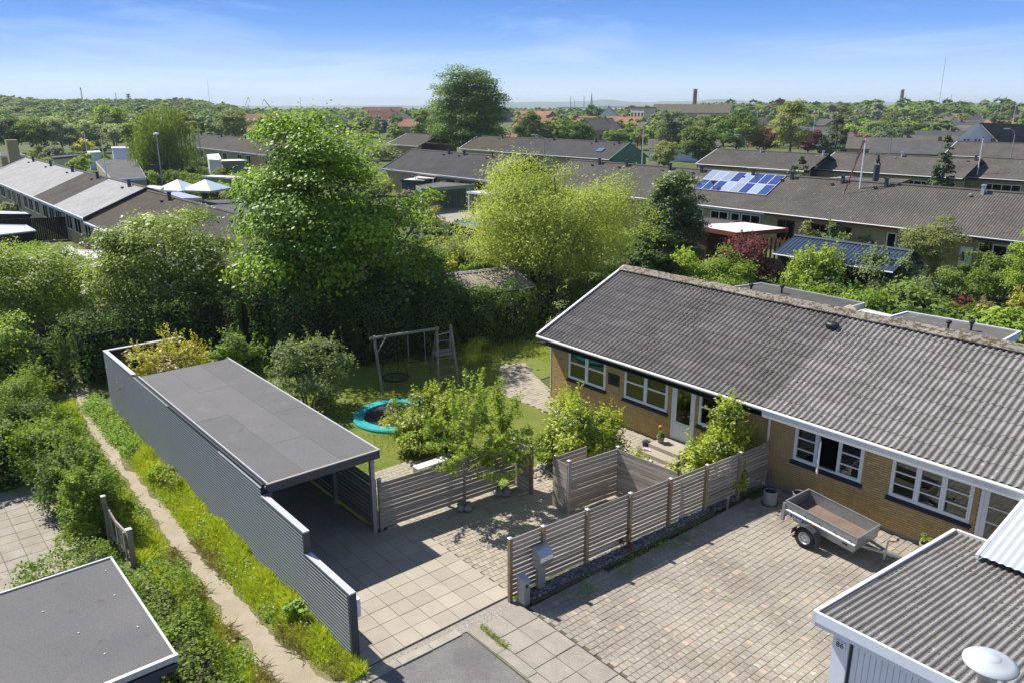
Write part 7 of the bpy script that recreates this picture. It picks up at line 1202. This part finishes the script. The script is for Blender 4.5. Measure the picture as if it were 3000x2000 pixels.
for i, (px, top, w, by, lm, lb) in enumerate([(90, 462, 70, 505, 'leaf_pale', 'lilac flowered bush beyond the left roof end'), (165, 430, 80, 470, 'leaf_grey', 'greyish lilac bush before the wood at left'), (115, 425, 60, 468, 'leaf_bright', 'light green shrub beside the greyish lilac'), (215, 462, 60, 520, 'leaf_bright', 'yellowish shrub next to the flagpole on the left'), (245, 405, 78, 452, 'leaf_yellow', 'golden green shrub behind the left flagpoles'), (305, 408, 50, 450, 'leaf_bright', 'small round tree beside the white cubic house'), (250, 450, 80, 505, 'leaf_fruit', 'pale green bushy shrub by the tall clipped hedge'), (305, 463, 40, 490, 'leaf_yellow', 'low golden bush beside the purple one'), (335, 465, 34, 492, 'leaf_purple', 'low purple bush between the golden bush and the tent'), (360, 432, 40, 490, 'leaf_grey', 'slim pale willow shrub left of the birch'), (405, 470, 70, 520, 'leaf_mid', 'dark round bush at the foot of the tall lamp'), (425, 492, 60, 520, 'blossom_pink', 'low pink flowering bush by the tall lamp'), (495, 480, 40, 530, 'leaf_bright', 'bright bush under the birch curtain'), (560, 488, 110, 535, 'leaf_dark', 'dark hedge like shrubs behind the birch trunk'), (25, 590, 90, 625, 'leaf_olive', 'row of low olive bushes by the left edge sheds'), (110, 608, 50, 632, 'leaf_olive', 'small olive bush beside the bins near the yellow wall'), (470, 500, 120, 548, 'leaf_privet', 'long leafy shrub row behind the tents'), (350, 480, 110, 535, 'leaf_privet', 'mixed shrubs before the felt roofed annex'), (640, 545, 70, 600, 'leaf_olive', 'olive shrub right of the pavilion tents'), (820, 445, 70, 520, 'leaf_mid', 'shrub beyond the lime tree at the brown roofs'), (985, 425, 110, 480, 'leaf_pale', 'white dusted shrub row right behind the lime top'), (1120, 420, 130, 470, 'leaf_pale', 'white flowering shrubs left of the beech'), (1240, 590, 60, 640, 'leaf_mid', 'green shrub by the side road edge'), (2800, 418, 110, 470, 'leaf_bright', 'light green shrubs in front of the far right roof'), (2480, 515, 60, 545, 'leaf_bright', 'small yellowish bush before the rear terrace'), (2410, 505, 60, 548, 'leaf_pale', 'pale shrub left of the tall flagpole'), (2840, 535, 50, 562, 'leaf_bright', 'bright shrub at the ridge near the spruce'), (2980, 512, 120, 580, 'leaf_olive', 'olive tree tops at the right edge over the ridge'), (2950, 388, 190, 430, 'leaf_bright', 'row of fresh green shrubs below the white gable'), (2120, 468, 60, 490, 'leaf_dark', 'dark shrub by the end of the silvery roof')]):
    MS('garden_shrub', lb, px, top, w, by, lm, N=max(500, min(2600, int(w * (by - top) * .5))), seed=200 + i, K=18, blossom=('blossom_lilac', 120, .25) if 'lilac' in lb else None)
# back garden shrubs, copies of a few kinds, each standing by itself
gk = [('leaf_mid', 'mid green'), ('leaf_bright', 'light green'), ('leaf_dark', 'dark green'), ('leaf_olive', 'olive green'), ('leaf_privet', 'fresh green')]; gp_ = []
for k, (lm, nm) in enumerate(gk):
    rg = np.random.default_rng(700 + k); K_ = 20; dd_ = ball(rg, K_); r_ = rg.uniform(.3, 1, K_) ** .5; cen = dd_ * r_[:, None] * np.array([1.1, 1.1, .9]); cen[:, 2] = np.abs(cen[:, 2]) + .2; rad = rg.uniform(.35, .6, K_); V, tn, _ = crown_leaves(cen, rad, 2300, .17, rg, .6); gp_.append((quad_mesh('shrub', V, tn, [lm]), nm))
r5 = random.Random(15)
zones = [((-60, -38), (24, 52), 46, 'behind the mossy shed'), ((-34, -12), (36.5, 43.5), 26, 'in front of the blue shed'), ((-44, -33), (33, 47), 14, 'below the red carport'), ((-58, -40), (2, 12.5), 16, 'left of the flowering tree'), ((-130, -72), (26, 54), 40, 'behind the garden tents'), ((-80, -30), (64, 93), 46, 'between the two rear terraces'), ((-100, -60), (66, 90), 16, 'before the long dark roof'), ((-190, -110), (20, 56), 34, 'beyond the pale terrace'), ((-30, -12), (62, 96), 18, 'at the right rear gardens')]
for (xa, xb), (ya, yb), n, where in zones:
    for i in range(n):
        k = r5.choices(range(5), [4, 2, 3, 2, 3])[0]; p = (r5.uniform(xa, xb), r5.uniform(ya, yb), 0); s_ = r5.uniform(.7, 1.5)
        if where == 'behind the garden tents' and -100 < p[0] < -84 and 27 < p[1] < 34.5: continue
        if where == 'behind the mossy shed' and (p[1] > 37 + (p[0] + 60) * .0 and p[0] < -44): continue
        o = link('garden_shrub', gp_[k][0], None, p, (0, 0, r5.uniform(0, 6.28)), (s_ * r5.uniform(.9, 1.5), s_, s_ * r5.uniform(.8, 1.3))); tag(o, f'{gp_[k][1]} garden shrub {where}', 'bush', f'{gp_[k][1]} garden shrubs {where}')
# ---- larger trees in the middle distance
MT = [('round_tree', 335, 306, 108, 432, 'leaf_bright', 'round', 'big round green tree left of the weeping birch'), ('tree', 560, 322, 60, 430, 'leaf_olive', 'round', 'olive tree just right of the birch top'), ('tree', 690, 320, 100, 425, 'leaf_olive', 'round', 'wide yellowish olive tree left of the lime top'), ('fir_tree', 688, 372, 34, 440, 'leaf_conifer', 'cone', 'small dark fir before the olive trees'), ('tree', 760, 375, 110, 445, 'leaf_mid', 'round', 'leafy green tree close left of the lime top'), ('hawthorn', 40, 340, 110, 450, 'leaf_dark', 'round', 'dark tree at the far left in front of the wood'), ('hawthorn', 110, 345, 100, 452, 'leaf_mid', 'round', 'green hawthorn second from the left before the wood'), ('hawthorn', 185, 342, 110, 450, 'leaf_pale', 'round', 'whitish hawthorn with blossom before the wood, left one'), ('hawthorn', 262, 352, 100, 448, 'leaf_pale', 'round', 'whitish hawthorn in the middle before the wood'), ('hawthorn', 345, 358, 100, 440, 'leaf_pale', 'round', 'whitish hawthorn just behind the white cubic house'), ('tree', 395, 360, 70, 470, 'leaf_bright', 'round', 'light tree tucked behind the birch'), ('ash_tree', 1960, 316, 120, 470, 'leaf_grey', 'egg', 'airy ash tree right of the far red roofs'), ('dark_tree', 2045, 352, 140, 500, 'leaf_mid', 'round', 'broad dark tree at the left end of the silvery terrace'), ('chestnut', 2155, 322, 170, 462, 'leaf_beech', 'round', 'wide dark chestnut behind the silvery terrace'), ('ash_tree', 2312, 288, 125, 462, 'leaf_olive', 'egg', 'tall airy olive ash reaching above the horizon'), ('purple_tree', 2240, 372, 100, 458, 'leaf_purple', 'round', 'purple beech left of the tall ash'), ('purple_tree', 2365, 378, 90, 458, 'leaf_purple', 'round', 'purple tree between ash and conifer'), ('conifer', 2445, 334, 112, 462, 'leaf_conifer', 'cone', 'big yellow green spruce in the middle of the far gardens'), ('purple_tree', 2515, 384, 46, 458, 'leaf_purple', 'round', 'purple tree right of the big spruce'), ('willow_tree', 2560, 354, 120, 465, 'leaf_grey', 'round', 'grey green willow right of the purple tree'), ('willow_tree', 2630, 358, 80, 445, 'leaf_grey', 'round', 'greyish tree behind the street lamp'), ('round_tree', 2717, 362, 102, 420, 'leaf_bright', 'round', 'bright green dome shaped tree among grey roofs'), ('spruce', 2748, 395, 96, 608, 'leaf_conifer', 'cone', 'pointed dark spruce standing before the rear terrace'), ('thuja', 2330, 456, 60, 600, 'leaf_conifer', 'column', 'dense dark thuja behind the solar row ridge'), ('cypress', 1708, 414, 16, 450, 'leaf_conifer', 'column', 'slim dark cypress before the long dark roof'), ('purple_tree', 1830, 452, 26, 490, 'leaf_purple', 'round', 'small purple tree before the green gable'), ('tree', 1545, 320, 90, 440, 'leaf_mid', 'round', 'dark green tree right of the beech'), ('tree', 1610, 350, 70, 440, 'leaf_olive', 'round', 'olive tree beside the chestnut with upright blossoms'), ('chestnut', 1688, 348, 130, 440, 'leaf_beech', 'round', 'broad chestnut in the middle with dense dark leaves'), ('tree', 1800, 378, 90, 432, 'leaf_mid', 'round', 'low wide tree left of the flagpole by the gable'), ('tree', 1880, 372, 90, 440, 'leaf_mid', 'round', 'tree right behind the flagpole by the gable'), ('tree', 1945, 410, 90, 500, 'leaf_olive', 'round', 'olive tree at the corner of the green gabled house'), ('willow_tree', 1230, 318, 60, 420, 'leaf_birch', 'round', 'drooping dark tree left of the beech'), ('tree', 1500, 470, 60, 500, 'leaf_dark', 'round', 'low dark tree at the foot of the beech'), ('cypress', 2700, 325, 20, 350, 'leaf_conifer', 'column', 'slim dark conifer among the far right roofs'), ('tree', 2540, 310, 50, 345, 'leaf_dark', 'round', 'dark bushy tree by the long far roof'), ('tree', 2060, 300, 60, 345, 'leaf_bright', 'round', 'light tree right of the school building')]
for i, (nm, px, top, w, by, lm, shp, lb) in enumerate(MT):
    PT(nm, lb, 'tree', px, top, w, by, shape=shp, N=int(max(1800, min(11000, w * (by - top) * .8))), cov=7.5 if shp != 'egg' else 6, leafmat=lm, K=(34 if w < 90 else 60) if shp != 'cone' else 110, seed=300 + i, nl=6, fine=1, bottom=.1 if shp in ('round', 'egg') else .03, blossom=('blossom_white', 90, .38) if 'whitish' in lb else None)
# ================================================================== far away: protos copied as single trees, town houses, woods, hills
protos = []
for k, (lm, shp) in enumerate([('leaf_mid', 'round'), ('leaf_beech', 'round'), ('leaf_olive', 'round'), ('leaf_grey', 'round'), ('leaf_bright', 'round'), ('leaf_dark', 'egg'), ('leaf_pale', 'round')]):
    rg = np.random.default_rng(900 + k); cen, rad = clumps(shp, 26, rg, 4, 4, 4.3, 5.3); V, tn, _ = crown_leaves(cen, rad, 1500, .85, rg, .7); m = mb('bark'); m.tube([(0, 0, 0), (0, 0, 5)], [.3, .15], 5); protos.append((lm, quad_mesh('far_crown', V, tn, [lm]), m.mesh('far_trunk')))
kinds = {'leaf_mid': 'mid green', 'leaf_beech': 'deep green', 'leaf_olive': 'olive green', 'leaf_grey': 'grey green', 'leaf_bright': 'fresh green', 'leaf_dark': 'dark green', 'leaf_pale': 'pale'}
def far_tree(px, dep, h, k, side):
    x, y = azp(px, dep); p = Vector((x, y, gh(x, y) - .2)); lm, cm, tm_ = protos[k]; s = h / 10
    t = thing('far_tree', f'{kinds[lm]} tree among the distant roofs {side}', 'tree', p, f'{kinds[lm]} trees among the distant roofs {side}'); a = rnd.uniform(0, 6.28); sx = s * rnd.uniform(.9, 1.3)
    link('trunk', tm_, t, p, (0, 0, a), (sx, sx, s)); link('crown', cm, t, p, (0, 0, a), (sx, sx, s))
rf = random.Random(77)
for i in range(250):
    u = rf.random(); px = rf.uniform(760, 3060); inv = rf.uniform(1 / 1100, 1 / 215); dep = 1 / inv
    if px < 1150 and rf.random() < .25: continue
    side = ('left of the lime tree' if px < 900 else 'between lime tree and beech' if px < 1300 else 'right of the beech' if px < 1600 else 'under the church spire' if px < 1850 else 'around the school chimney' if px < 2120 else 'behind the wide chestnut' if px < 2350 else 'left of the solitary chimney' if px < 2600 else 'right of the solitary chimney' if px < 2830 else 'towards the right edge') + (', near gardens' if dep < 300 else ', middle band' if dep < 520 else ', near the skyline')
    k = rf.choices(range(7), [5, 3, 3, 4, 2, 3, 1.2 if px > 2000 else .4])[0]; far_tree(px, dep, rf.uniform(5, 9.5) * (1.25 if dep > 500 and px > 1900 else 1.0) * (1.15 if dep > 600 else 1), k, side)
for i, (px, top, w, dep, k) in enumerate([(1740, 294, 75, 420, 1), (1855, 300, 60, 480, 6), (1905, 300, 42, 460, 0), (2110, 295, 45, 520, 6), (2160, 297, 50, 540, 6), (2205, 300, 40, 560, 3), (2430, 293, 56, 380, 6), (2465, 290, 40, 400, 0), (2570, 290, 55, 420, 6), (2760, 295, 40, 500, 0), (2830, 300, 36, 520, 1), (2905, 294, 40, 480, 1), (2955, 290, 46, 430, 3), (1640, 312, 50, 520, 1), (1600, 330, 40, 420, 3), (2350, 300, 44, 460, 4), (2620, 300, 50, 430, 4), (2690, 306, 44, 430, 0)]):
    p, h, r = spec(px, top, w, 0, dep=dep); far_tree(px, dep, h, k, ['rising to the skyline, one of the taller ones'][0])
# wooded slope on the left: one mass of crowns
rg = np.random.default_rng(44); Vs = []; Ts = []; Ms = []
wm = ['leaf_mid', 'leaf_beech', 'leaf_olive', 'leaf_grey', 'leaf_purple', 'leaf_bright']; bank = []
for k in range(5): cen, rad = clumps('round', 22, rg, 5, 5, 4.8, 6.0); V, tn, _ = crown_leaves(cen, rad, 620, 1.35, rg, .75); bank.append((V, tn))
for i in range(620):
    px = rg.uniform(-140, 690); dep = rg.uniform(250, 690); x, y = azp(px, dep); z = gh(x, y); tp_ = np.interp(px, [w_[0] for w_ in WOODTOP], [w_[1] for w_ in WOODTOP]); ymin = np.interp(dep, [250, 680], [352, tp_]) + rg.uniform(-2, 6)
    d = ray(px, ymin); h = CAM_H + d.z * dep / d.dot(Vector((_fw.x, _fw.y, 0)).normalized()) - z; h = max(7, min(21, h)); V, tn = bank[rg.integers(5)]; a = rg.uniform(0, 6.28); c_, s_ = math.cos(a), math.sin(a); s = h / 11
    Q = V.reshape(-1, 3) * np.array([s * 1.2, s * 1.2, s]); Q[:, :2] = Q[:, :2] @ np.array([[c_, s_], [-s_, c_]]); Vs.append(Q.reshape(-1, 4, 3) + np.array([x, y, z])); Ts.append(np.clip(tn * .7 + rg.uniform(-.1, .4), 0, 1)); Ms.append(np.full(len(V), rg.choice(6, p=[.36, .37, .06, .19, .01, .01])))
def lump(name, label, Vs, Ts, Ms, mats, cat='woodland'):
    V = np.concatenate(Vs); o_ = V.reshape(-1, 3).mean(0); o = link(name, quad_mesh(name, V - o_, np.concatenate(Ts), mats, np.concatenate(Ms)), None, o_, kind='stuff'); tag(o, label, cat); return o
lump('woodland', 'mixed wood of rounded crowns covering the low hill on the left', Vs, Ts, Ms, wm)
# tree belts in the far town, along the horizon
Vs = []; Ts = []; Ms = []
for k in range(4): cen, rad = clumps('round', 10, rg, 5, 5, 4.2, 5.2); V, tn, _ = crown_leaves(cen, rad, 80, 2.6, rg, .8); bank[k] = (V, tn)
for i in range(2300):
    px = rg.uniform(640, 3100); dep = 1 / rg.uniform(1 / 3600, 1 / 520); x, y = azp(px, dep); z = gh(x, y); V, tn = bank[rg.integers(4)]; h = rg.uniform(5, 9) if px < 2050 else rg.uniform(7, 16); s = h / 10; Q = V.reshape(-1, 3) * np.array([s * 1.35, s * 1.35, s]); Vs.append(Q.reshape(-1, 4, 3) + np.array([x, y, z])); Ts.append(np.clip(tn * .7 + rg.uniform(-.1, .4), 0, 1)); Ms.append(np.full(len(V), rg.choice(6, p=[.37, .36, .05, .21, .005, .005])))
lump('far_tree_belt', 'tree belts fading between the far roofs towards the horizon', Vs, Ts, Ms, wm)
# distant hills beyond the fjord
hp = [(-600, 312), (300, 316), (640, 316), (700, 313), (860, 312.5), (1000, 312), (1250, 312), (1500, 302), (1560, 301), (1640, 300.5), (1720, 299.5), (1765, 294), (1800, 294), (1830, 300.5), (1900, 302), (1960, 298.5), (1990, 300), (2040, 299), (2080, 293), (2130, 292.5), (2170, 298), (2260, 303), (2450, 304), (2600, 302), (2750, 303), (3000, 303), (3600, 304)]
vs = []; fs = []; q_ = [p for p in range(-600, 3601, 20)]
for i, px in enumerate(q_):
    yt = np.interp(px, [h[0] for h in hp], [h[1] for h in hp]) - 2.0 + .5 * math.sin(px * .21) * .6 + .4 * math.sin(px * .043)
    for dep, f in ((4300, 0), (5200, .62), (6200, 1.0), (7500, .5)):
        x, y = azp(px, dep); d = ray(px, yt); zt = CAM_H + d.z * 6200 / d.dot(Vector((_fw.x, _fw.y, 0)).normalized()); z0 = -28; vs.append((x, y, z0 + (zt - z0) * f if dep != 6200 else zt))
    if i: k = (i - 1) * 4; fs += [(k + j, k + 4 + j, k + 5 + j, k + 1 + j) for j in range(3)]
o = mb('far_hill').add(vs, fs).build('distant_hills', loc=(0, 0, 0), smooth=True); o['kind'] = 'structure'
# ---- far houses
def far_house(px, dep, w, d, h, rh, rm, wm_, label, group=None, rot=None, name='far_house', white_gable=False, wins=2):
    x, y = azp(px, dep); p = Vector((x, y, gh(x, y))); t = thing(name, label, 'house', p, group); rot = rf.choice([0, R(90), R(20), R(-35)]) if rot is None else rot
    q = mb(rm).add([(-w / 2 - .3, -d / 2 - .4, h - .15), (w / 2 + .3, -d / 2 - .4, h - .15), (w / 2 + .3, 0, h + rh), (-w / 2 - .3, 0, h + rh), (-w / 2 - .3, d / 2 + .4, h - .15), (w / 2 + .3, d / 2 + .4, h - .15)], [(0, 1, 2, 3), (3, 2, 5, 4)]).mesh('roof'); link('roof', q, t, p, (0, 0, rot))
    g_ = mb(wm_).box(-w / 2, w / 2, -d / 2, d / 2, 0, h).add([(-w / 2, -d / 2, h), (-w / 2, d / 2, h), (-w / 2, 0, h + rh - .1), (w / 2, -d / 2, h), (w / 2, d / 2, h), (w / 2, 0, h + rh - .1)], [(0, 2, 1), (3, 4, 5)]).mesh('wall'); link('wall', g_, t, p, (0, 0, rot))
    for s_ in (-1, 1):
        for k in range(wins): xk = -w / 2 + w * (k + .5) / wins; link('window', mb('far_glass').box(xk - .7, xk + .7, s_ * (d / 2 + .03) - .02, s_ * (d / 2 + .03) + .02, 1, 2.2).mesh('window'), t, p, (0, 0, rot))
    if dep < 500: link('chimney', mb('chimney_brick').box(w * .2, w * .2 + .6, -.3, .3, h + rh - .6, h + rh + .7).mesh('chimney'), t, p, (0, 0, rot))
    return t
for i in range(96):
    px = rf.uniform(760, 3080); dep = 1 / rf.uniform(1 / 1500, 1 / 250); red = rf.random() < (.42 if px < 1800 else .12)
    side = ('left of the beech' if px < 1300 else 'under the spire' if px < 1850 else 'by the school' if px < 2200 else 'left of the lone chimney' if px < 2620 else 'towards the right edge') + (' nearer in' if dep < 480 else ' farther out')
    far_house(px, dep, rf.uniform(9, 18), rf.uniform(7, 9), 2.6 + (rf.random() < .3) * 1.2, rf.uniform(1.8, 3.2), 'far_roof_red' if red else rf.choice(['far_roof', 'far_roof_dark', 'far_roof_brown', 'far_roof']), rf.choice(['brick_far', 'far_white', 'brick_red', 'cream']), f"distant {'red tiled' if red else 'grey roofed'} house, {side}", f"distant {'red' if red else 'grey'} roofed houses, {side}")
FH = [(1790, 355, 30, 9, 3.2, 2.8, 'far_roof_red', 'brick_far', 'long orange tiled building with yellow brick gable end', R(18)), (1605, 300, 26, 9, 3, 2.5, 'far_roof_red', 'brick_far', 'long red tiled house before the town, near the broad chestnut', R(10)), (1470, 215, 16, 9, 2.4, 1.4, 'far_roof_red', 'white_paint', 'low reddish roofs with white trim right of the beech', R(40)), (1780, 262, 22, 9, 2.4, 1.4, 'far_roof_red', 'white_paint', 'low reddish roofs with white bargeboards in the middle', R(35)), (1860, 250, 16, 9, 2.4, 1.4, 'far_roof_red', 'white_paint', 'low reddish roof left of the airy ash', R(35)), (1570, 420, 22, 8, 4.5, 3.2, 'far_roof_red', 'brick_red', 'red brick house with tall roof beyond the round trees', R(5)), (1785, 420, 10, 9, 5.5, 4, 'far_roof_dark', 'far_white', 'white gabled house with dark bargeboards in the town', R(-50)), (1125, 430, 16, 10, 4, 4.2, 'far_roof_red', 'brick_red', 'tall red roofed house between lime tree and beech', R(70)), (1170, 400, 12, 9, 3.5, 3, 'far_roof', 'brick_far', 'grey house with roof windows between lime tree and beech', R(-60)), (1120, 700, 34, 12, 5, 4, 'far_roof_red', 'brick_red', 'long red roofed block on the skyline left of the beech', R(80)), (755, 420, 16, 9, 3.2, 3, 'far_roof_red', 'cream', 'reddish roofed house left of the lime top', R(60)), (2010, 170, 14, 9, 2.7, 1.5, 'far_roof', 'far_white', 'grey pyramid roofed house beside the airy ash', R(40)), (2450, 215, 14, 9, 2.6, 1.6, 'far_roof', 'blue_white', 'pale blue gabled house near the small flag', R(20)), (2760, 205, 14, 9, 2.6, 2.2, 'far_roof_dark', 'blue_white', 'black glazed pyramid roofed house on the right', R(40)), (2620, 165, 15, 9, 2.8, 1.9, 'far_roof', 'brick_far', 'grey gabled house left of the dark gabled one', R(25)), (2710, 150, 15, 10, 2.8, 2.1, 'far_roof_dark', 'far_roof_dark', 'dark grey house with pale bargeboards in front of the dome tree', R(20)), (2800, 160, 16, 10, 2.8, 2.4, 'far_roof', 'white_paint', 'pale grey gabled bungalow behind the far right roof', R(15)), (2850, 150, 20, 10, 2.8, 1.8, 'far_roof', 'brick_far', 'grey bungalow with a wide roof on the right', R(5)), (2900, 240, 22, 9, 2.6, 1.9, 'far_roof', 'blue_white', 'grey roofed bungalow group right of the glazed roof', R(5)), (2880, 330, 20, 9, 3, 1.9, 'far_roof_dark', 'blue_white', 'dark gabled house with reddish neighbours on the right', R(30)), (2975, 290, 18, 9, 3, 2.4, 'far_roof_red', 'far_white', 'red roofed white house at the far right edge', R(-10)), (2450, 330, 20, 8, 3, 1.6, 'far_roof_dark', 'brick_far', 'low dark roofed house left of the long far terrace', R(15)), (2640, 330, 20, 8, 3, 1.6, 'far_roof_dark', 'cream', 'low dark roofed house with cream gable on the right', R(15))]
for px, dep, w, d, h, rh, rm, wm_, lb, rot in FH: far_house(px, dep, w, d, h, rh, rm, wm_, lb, None, rot)
far_house(2585, 262, 78, 9, 2.6, 1.5, 'far_roof_dark', 'brick_red', 'very long low dark roofed terrace with red brick walls', None, R(43), wins=14); far_house(2800, 275, 30, 10, 2.8, 1.8, 'far_roof_brown', 'brick_red', 'brown roofed red brick building beside the very long terrace', None, R(43), wins=5)
# white gabled house at the right edge
x, y = azp(2880, 148); wg = thing('white_gabled_house', 'white steep gabled house with dark roof and two small window pairs, right edge', 'house', (x, y, 0)); g0 = Vector((x, y, 0)); a_ = R(49.8); 
def wgp(u, v, z): return (x + _rt.x * u + _fw.x / _fw.xy.length * v, y + _rt.y * u + _fw.y / _fw.xy.length * v, z)
mb('far_white').add([wgp(-6.0, 0, 0), wgp(6.0, 0, 0), wgp(6.0, 0, 2.6), wgp(-.2, 0, 7.9), wgp(-6.0, 0, 3.0)], [(0, 1, 2, 3, 4)]).build('gable_wall', wg); mb('far_roof_dark').add([wgp(-.2, -.3, 8.0), wgp(14, -.3, 7.4), wgp(16, -2.0, 2.6), wgp(6.3, -.6, 2.4), wgp(14, 5, 7.4), wgp(-.2, 6, 8)], [(0, 3, 2, 1), (0, 1, 4, 5)]).build('roof', wg); mb('far_white').add([wgp(-6.4, -.35, 2.7), wgp(-6.0, -.35, 2.7), wgp(-.2, -.35, 8.0), wgp(-.2, -.35, 8.4)], [(0, 1, 2, 3)]).build('verge_board', wg); mb('zinc_trim').add([wgp(-6.2, 0, 3.0), wgp(-9.8, -1, 1.9), wgp(-9.8, -1, 1.7), wgp(-6.2, 0, 2.7)], [(0, 1, 2, 3)]).build('wing_roof', wg)
for u in (-2.2, -1.55, -.2, .45): mb('far_glass').box(-.2, .2, -.02, .02, 0, 1.1).mesh('window') and link('window', mb('far_glass').add([wgp(u - .2, -.03, 3.9), wgp(u + .2, -.03, 3.9), wgp(u + .2, -.03, 5.1), wgp(u - .2, -.03, 5.1)], [(0, 1, 2, 3)]).mesh('window', g0), wg, g0)
# school with chimney, church spire, masts, cranes
def tall(name, label, px, top, dep, r0, r1, m, cat, n=8, bottom=None):
    x, y = azp(px, dep); z0 = gh(x, y); h = pole_h(px, top, dep) ; t = thing(name, label, cat, (x, y, z0)); mb(m).tube([(x, y, z0), (x, y, h)], [r0, r1], n).build('shaft', t); return t, Vector((x, y, h))
sc_ = far_house(2030, 470, 44, 16, 6.5, 4.5, 'far_roof_brown', 'brick_far', 'yellow brick school like building under the tall chimney', None, R(25), 'school', wins=8)
t, c = tall('brick_chimney', 'tall brick chimney rising from the yellow school building', 2035, 266, 520, 1.6, 1.2, 'chimney_brick', 'chimney'); mb('mast').tube([(c.x, c.y, c.z), (c.x, c.y, c.z + 1)], [1.35, 1.35], 8).build('cap', t)
t, c = tall('brick_chimney', 'solitary tapering brick chimney above the skyline on the right', 2640, 266, 640, 1.9, 1.3, 'chimney_brick', 'chimney'); mb('mast').tube([(c.x, c.y, c.z), (c.x, c.y, c.z + .8)], [1.5, 1.5], 8).build('cap', t)
t, c = tall('church_spire', 'slender green copper church spire on the skyline', 1733, 268, 1900, 4.6, .15, 'spire_green', 'church'); mb('chimney_brick').tube([(c.x, c.y, -12), (c.x, c.y, 8)], [7, 7], 4).build('tower', t)
for px, top, dep, r_, lb, nm in [(242, 264, 1500, 1.6, 'white chimney mast with a reddish top over the wooded hill', 'chimney_mast'), (342, 272, 1500, .9, 'thin grey mast over the wooded hill', 'mast'), (614, 234, 2500, .7, 'very tall thin radio mast behind the hill on the left', 'radio_mast'), (1672, 282, 1500, 1.1, 'lattice mast left of the church spire, first', 'mast'), (1684, 292, 1500, .8, 'short mast between lattice mast and thin pole', 'mast'), (1711, 281, 1500, .9, 'thin pole close left of the church spire', 'mast'), (2752, 170, 2400, .8, 'very tall thin radio mast at the right', 'radio_mast'), (2785, 276, 900, .35, 'small antenna mast right of the tall radio mast', 'mast'), (880, 285, 1500, .5, 'thin antenna above the lime tree', 'mast')]:
    t, c = tall(nm, lb, px, top, dep, r_, r_ * .6, 'far_white' if 'white' in lb else 'mast', 'mast', 6)
    if 'reddish' in lb: mb('red_paint').tube([(c.x, c.y, c.z), (c.x, c.y, c.z + 4)], [1.1, 1.1], 6).build('red_top', t)
t, c = tall('antenna_tower', 'dark tower with stacked round discs over the wooded hill', 378, 276, 1100, 1.0, 1.0, 'charcoal_fascia', 'tower')
for k in range(5): mb('charcoal_fascia').tube([(c.x, c.y, c.z - k * 2.4), (c.x, c.y, c.z - k * 2.4 - 1.2)], [3.0, 2.6], 10).build('disc', t)
for (px, top, dx, sd, lb) in [(775, 291, 16, 1, 'dark blue harbour crane with raised jib'), (728, 284, -10, -1, 'pale grey thin harbour crane left of the dark one')]:
    x, y = azp(px, 1800); z0 = gh(x, y); h = pole_h(px, top, 1800); t = thing('harbour_crane', lb, 'crane', (x, y, z0)); m_ = 'blue_corr' if sd > 0 else 'mast'; j = _rt * dx * .77; mb(m_).tube([Vector((x, y, z0)), Vector((x, y, h - 16)) + j * .2], [3 if sd > 0 else 1.2, 1.5 if sd > 0 else .8], 5).build('tower', t); mb(m_).tube([Vector((x, y, h - 18)) + j, Vector((x, y, h)) - j * .1], [1.4 if sd > 0 else .7, .6], 4).build('jib', t); mb(m_).tube([Vector((x, y, h)) - j * .1, Vector((x, y, h - 12)) + j * -.45], [.5, .4], 4).build('tie', t)
# industrial and civic blocks near the horizon
for px, dep, w, d, h, m_, lb in [(1690, 1000, 50, 18, 8, 'far_white', 'low white industrial hall near the fjord, left of the spire'), (1800, 1150, 60, 20, 9, 'far_white', 'pale long hall near the horizon right of the spire'), (1885, 430, 9, 9, 9, 'cream', 'cream cubic block in the town'), (1925, 440, 22, 9, 5, 'far_glass_blue', 'dark blue low cube building in the town'), (1925, 600, 36, 12, 9, 'far_white', 'white flat block behind the cream cube'), (1750, 360, 18, 9, 5, 'far_white', 'flat white and brick block left of the orange roofs'), (1500, 520, 34, 9, 6, 'blue_corr', 'dark blue flat building right of the beech'), (775, 700, 30, 12, 5, 'far_white', 'white low building near the harbour cranes'), (2750, 145, 1.2, .6, 1.6, 'galv_post', 'grey metal cabinet between the grey bungalows')]:
    x, y = azp(px, dep); z0 = gh(x, y); t = thing('block_building' if w > 2 else 'metal_cabinet', lb, 'building' if w > 2 else 'cabinet', (x, y, z0)); mb(m_).box(x - w / 2, x + w / 2, y - d / 2, y + d / 2, z0, z0 + h).build('body', t); mb('far_roof').box(x - w / 2 - .3, x + w / 2 + .3, y - d / 2 - .3, y + d / 2 + .3, z0 + h, z0 + h + .4).build('roof', t)
    if w > 2 and w < 40: 
        for k in range(4): mb('far_glass').box(x - w / 2 + w * (k + .25) / 4, x - w / 2 + w * (k + .75) / 4, y - d / 2 - .06, y - d / 2 - .02, z0 + h * .4, z0 + h * .75).build('window', t)

# ================================================================== the air
hz = MB(); hz.box(-9500, 3500, -2500, 9500, -60, 62); me = bpy.data.meshes.new('haze'); me.from_pydata(hz.v, [], hz.f); hm = bpy.data.materials.new('haze'); hm.use_nodes = True; hn = hm.node_tree.nodes; hn.remove(hn['Principled BSDF']); pvn = hn.new('ShaderNodeVolumePrincipled'); pvn.inputs['Color'].default_value = (0.80, 0.90, 1.0, 1); pvn.inputs['Density'].default_value = 0.00017; pvn.inputs['Anisotropy'].default_value = 0.1
hm.node_tree.links.new(pvn.outputs[0], hn['Material Output'].inputs['Volume']); me.materials.append(hm); o = link('haze', me); o['kind'] = 'stuff'; tag(o, 'thin bluish haze over the distant town', 'haze')
